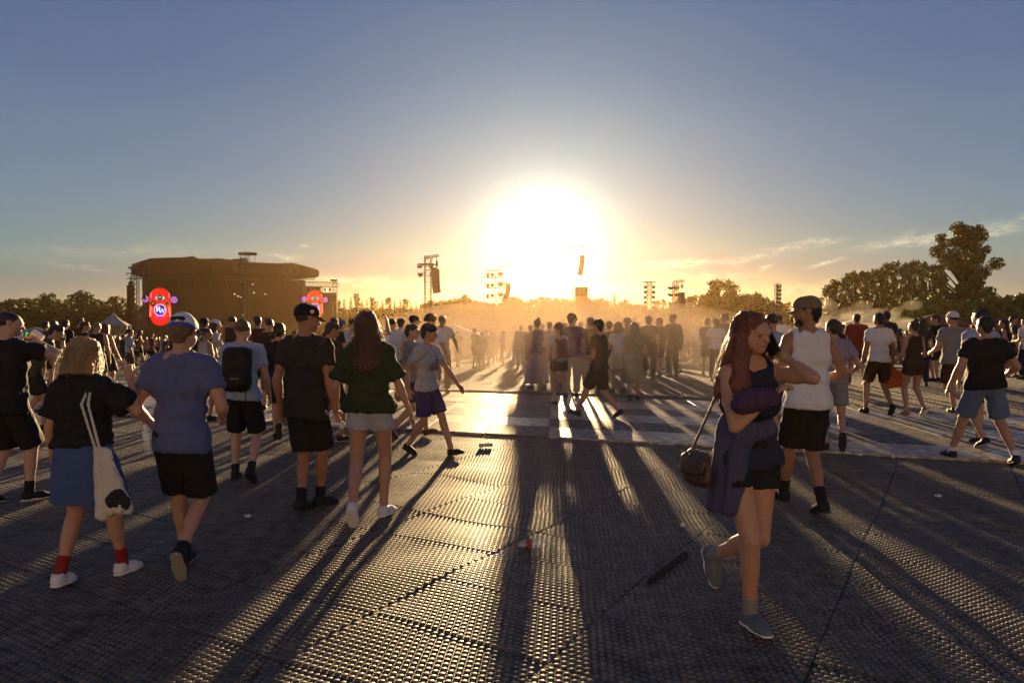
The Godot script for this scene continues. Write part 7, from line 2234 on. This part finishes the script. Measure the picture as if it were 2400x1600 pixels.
	soft_part("bag_body", [flat_cap(h.up.call(0.25, 0.92, -0.06), h.up.call(0.27, 0.80, -0.06), 0.08, 0.10, 0.03, Vector3.RIGHT, 0.6)], 0.013, hide, o)
	mesh_all()

func make_litter() -> void:
	var r := RandomNumberGenerator.new()
	r.seed = 12
	# bottle with a red band
	var p := Vector3(0.11, wave(0.11, -5.55) + 0.038, -5.55)
	var o := thing("plastic_bottle", "empty clear plastic bottle with red label lying on the studded floor", "bottle", p)
	bottle(o, Transform3D(Basis(Vector3.UP, 0.25) * Basis(Vector3.BACK, PI / 2 + 0.03), Vector3(0.11, 0, 0)), 0.20, Color(0.26, 0.03, 0.03), Color(0.25, 0.03, 0.03))
	# crushed can
	p = Vector3(-0.35, wave(-0.35, -9.9) + 0.04, -9.9)
	o = thing("crushed_can", "crushed pale drink can on the studded floor near the walkway edge", "can", p, 0.4)
	var f := Faces.new()
	f.lathe(Vector3(-0.09, 0, 0), [[0.0, 0.0], [0.03, 0.0], [0.038, 0.02], [0.026, 0.07], [0.034, 0.10], [0.028, 0.14], [0.036, 0.17], [0.03, 0.18], [0.0, 0.18]], 10, Basis(Vector3.BACK, -PI / 2) * Basis.from_scale(Vector3(0.8, 1, 1.2)))
	part("can_wall", f.mesh(), plain(0.5, 0.5, 0.5, 0.35), o)
	# scraps of paper and crushed cups, one by one
	var spots := [[4.15, 7.22, "crumpled white paper scrap alone in the shade of the studded floor"], [4.35, 9.28, "torn white paper by the walkway's front edge"], [4.72, 9.16, "flattened white cup at the walkway's front edge beside the torn paper"],
		[-2.30, 6.4, "tiny white scrap between the feet of the man in blue and the woman in green"], [-3.9, 8.5, "pale scrap on the studded floor beside the man with the black backpack"], [1.42, 6.15, "small pale scrap before the feet of the phone woman's shadow"], [0.55, 12.2, "small white scrap on the boards"], [3.95, 17.2, "pale flattened cup behind the walkway"], [6.9, 16.4, "white scrap behind the walkway near the man in dark red"]]
	for s in spots:
		var soft := Soft.new()
		var c := Vector3.ZERO
		soft.add([flat_cap(c, c + Vector3(0.05, 0.004, 0.01), 0.035, 0.028, 0.01, Vector3(0.1, 1, 0), 0.35), flat_cap(c + Vector3(0.03, 0.012, 0), c + Vector3(0.045, 0.03, 0.01), 0.018, 0.010, 0.01, Vector3(1, 0.3, 0), 0.4)], 0.008, [], 0.012, Vector3(30, 30, 30), noise)
		var sc := single("paper_scrap", soft.mesh(), plain(0.62, 0.60, 0.57, 0.7), Vector3(s[0], floor_y(s[0], s[1]) + 0.012, -s[1]), s[2], "litter")
		sc.rotation.y = r.randf() * TAU
		sc.scale = Vector3.ONE * r.randf_range(0.45, 0.8)
	# litter over the field behind the walkway
	var st := Faces.new()
	st.quad(Vector3(-0.5, 0, -0.5), Vector3(0.5, 0.1, -0.4), Vector3(0.45, 0.25, 0.5), Vector3(-0.4, 0.05, 0.5))
	st.tri(Vector3(0.5, 0.1, -0.4), Vector3(0.7, 0.5, 0.1), Vector3(0.45, 0.25, 0.5))
	var mm := MultiMesh.new()
	mm.transform_format = MultiMesh.TRANSFORM_3D
	mm.use_colors = true
	mm.mesh = st.mesh()
	var places := []
	for i in 900:
		var d := 17.0 + 60.0 * pow(r.randf(), 1.6)
		var x := r.randf_range(-0.75, 0.75) * d
		if deck_across(x, d) < 6.5:
			continue
		places.append(Transform3D(Basis(Vector3.UP, r.randf() * TAU) * Basis.from_scale(Vector3.ONE * r.randf_range(0.03, 0.10)), Vector3(x, floor_y(x, d) + 0.004, -d)))
	mm.instance_count = places.size()
	for i in places.size():
		mm.set_instance_transform(i, places[i])
		var t := r.randf_range(0.15, 0.65)
		mm.set_instance_color(i, Color(t, t * 0.97, t * 0.92))
	var m := StandardMaterial3D.new()
	m.vertex_color_use_as_albedo = true
	m.roughness = 0.7
	var lit := MultiMeshInstance3D.new()
	lit.name = "litter"
	lit.multimesh = mm
	lit.material_override = m
	add_child(lit)
	tag(lit, "scraps of paper and cups strewn over the trodden field", "litter")
	lit.set_meta("kind", "stuff")

func puff(called: String, at: Vector3, size: Vector3, density: float, label: String, tint := Color(0.97, 0.84, 0.68), slant := 0.0) -> void:
	var v := FogVolume.new()
	v.name = numbered(called)
	v.shape = RenderingServer.FOG_VOLUME_SHAPE_ELLIPSOID
	v.size = size
	v.position = at
	v.rotation.z = slant
	var m := FogMaterial.new()
	m.density = density
	m.albedo = tint
	v.material = m
	add_child(v)
	v.set_meta("kind", "stuff")
	v.set_meta("label", label)
	v.set_meta("category", "dust")

func make_dust() -> void:
	var r := RandomNumberGenerator.new()
	r.seed = 8
	puff("dust", Vector3(1.6, 0.5, -27.0), Vector3(15, 4.0, 36), 0.020, "thin veil of dust added for the lens flare haze over the people towards the sun", Color(0.98, 0.88, 0.78))  # added dust that stands in for lens flare veiling the people
	for i in 12:      # kicked up by the crowd towards the sun
		var d := r.randf_range(26.0, 48.0)
		var x := r.randf_range(-0.10, 0.10) * d
		puff("dust", Vector3(x, -drop(x, d) + r.randf_range(0.2, 0.8), -d), Vector3(r.randf_range(3, 7), r.randf_range(1.0, 2.4), r.randf_range(4, 8)), 0.03, "golden dust kicked up between the people towards the sun")
	for i in 75:      # drifting over the canopies below the poplars
		var t := r.randf()
		var d := r.randf_range(50.0, 64.0)
		var x := lerpf(0.39, 0.54, t) * d
		puff("dust", Vector3(x, lerpf(1.7, 0.9, t) + r.randfn(0.0, 0.8) - 0.2, -d), Vector3(r.randf_range(0.8, 3.6), r.randf_range(0.35, 1.2), r.randf_range(0.8, 3)), r.randf_range(0.025, 0.11), "pale sunlit smoke drifting below the poplars", Color(0.99, 0.96, 0.88), r.randf_range(-0.5, 0.7))
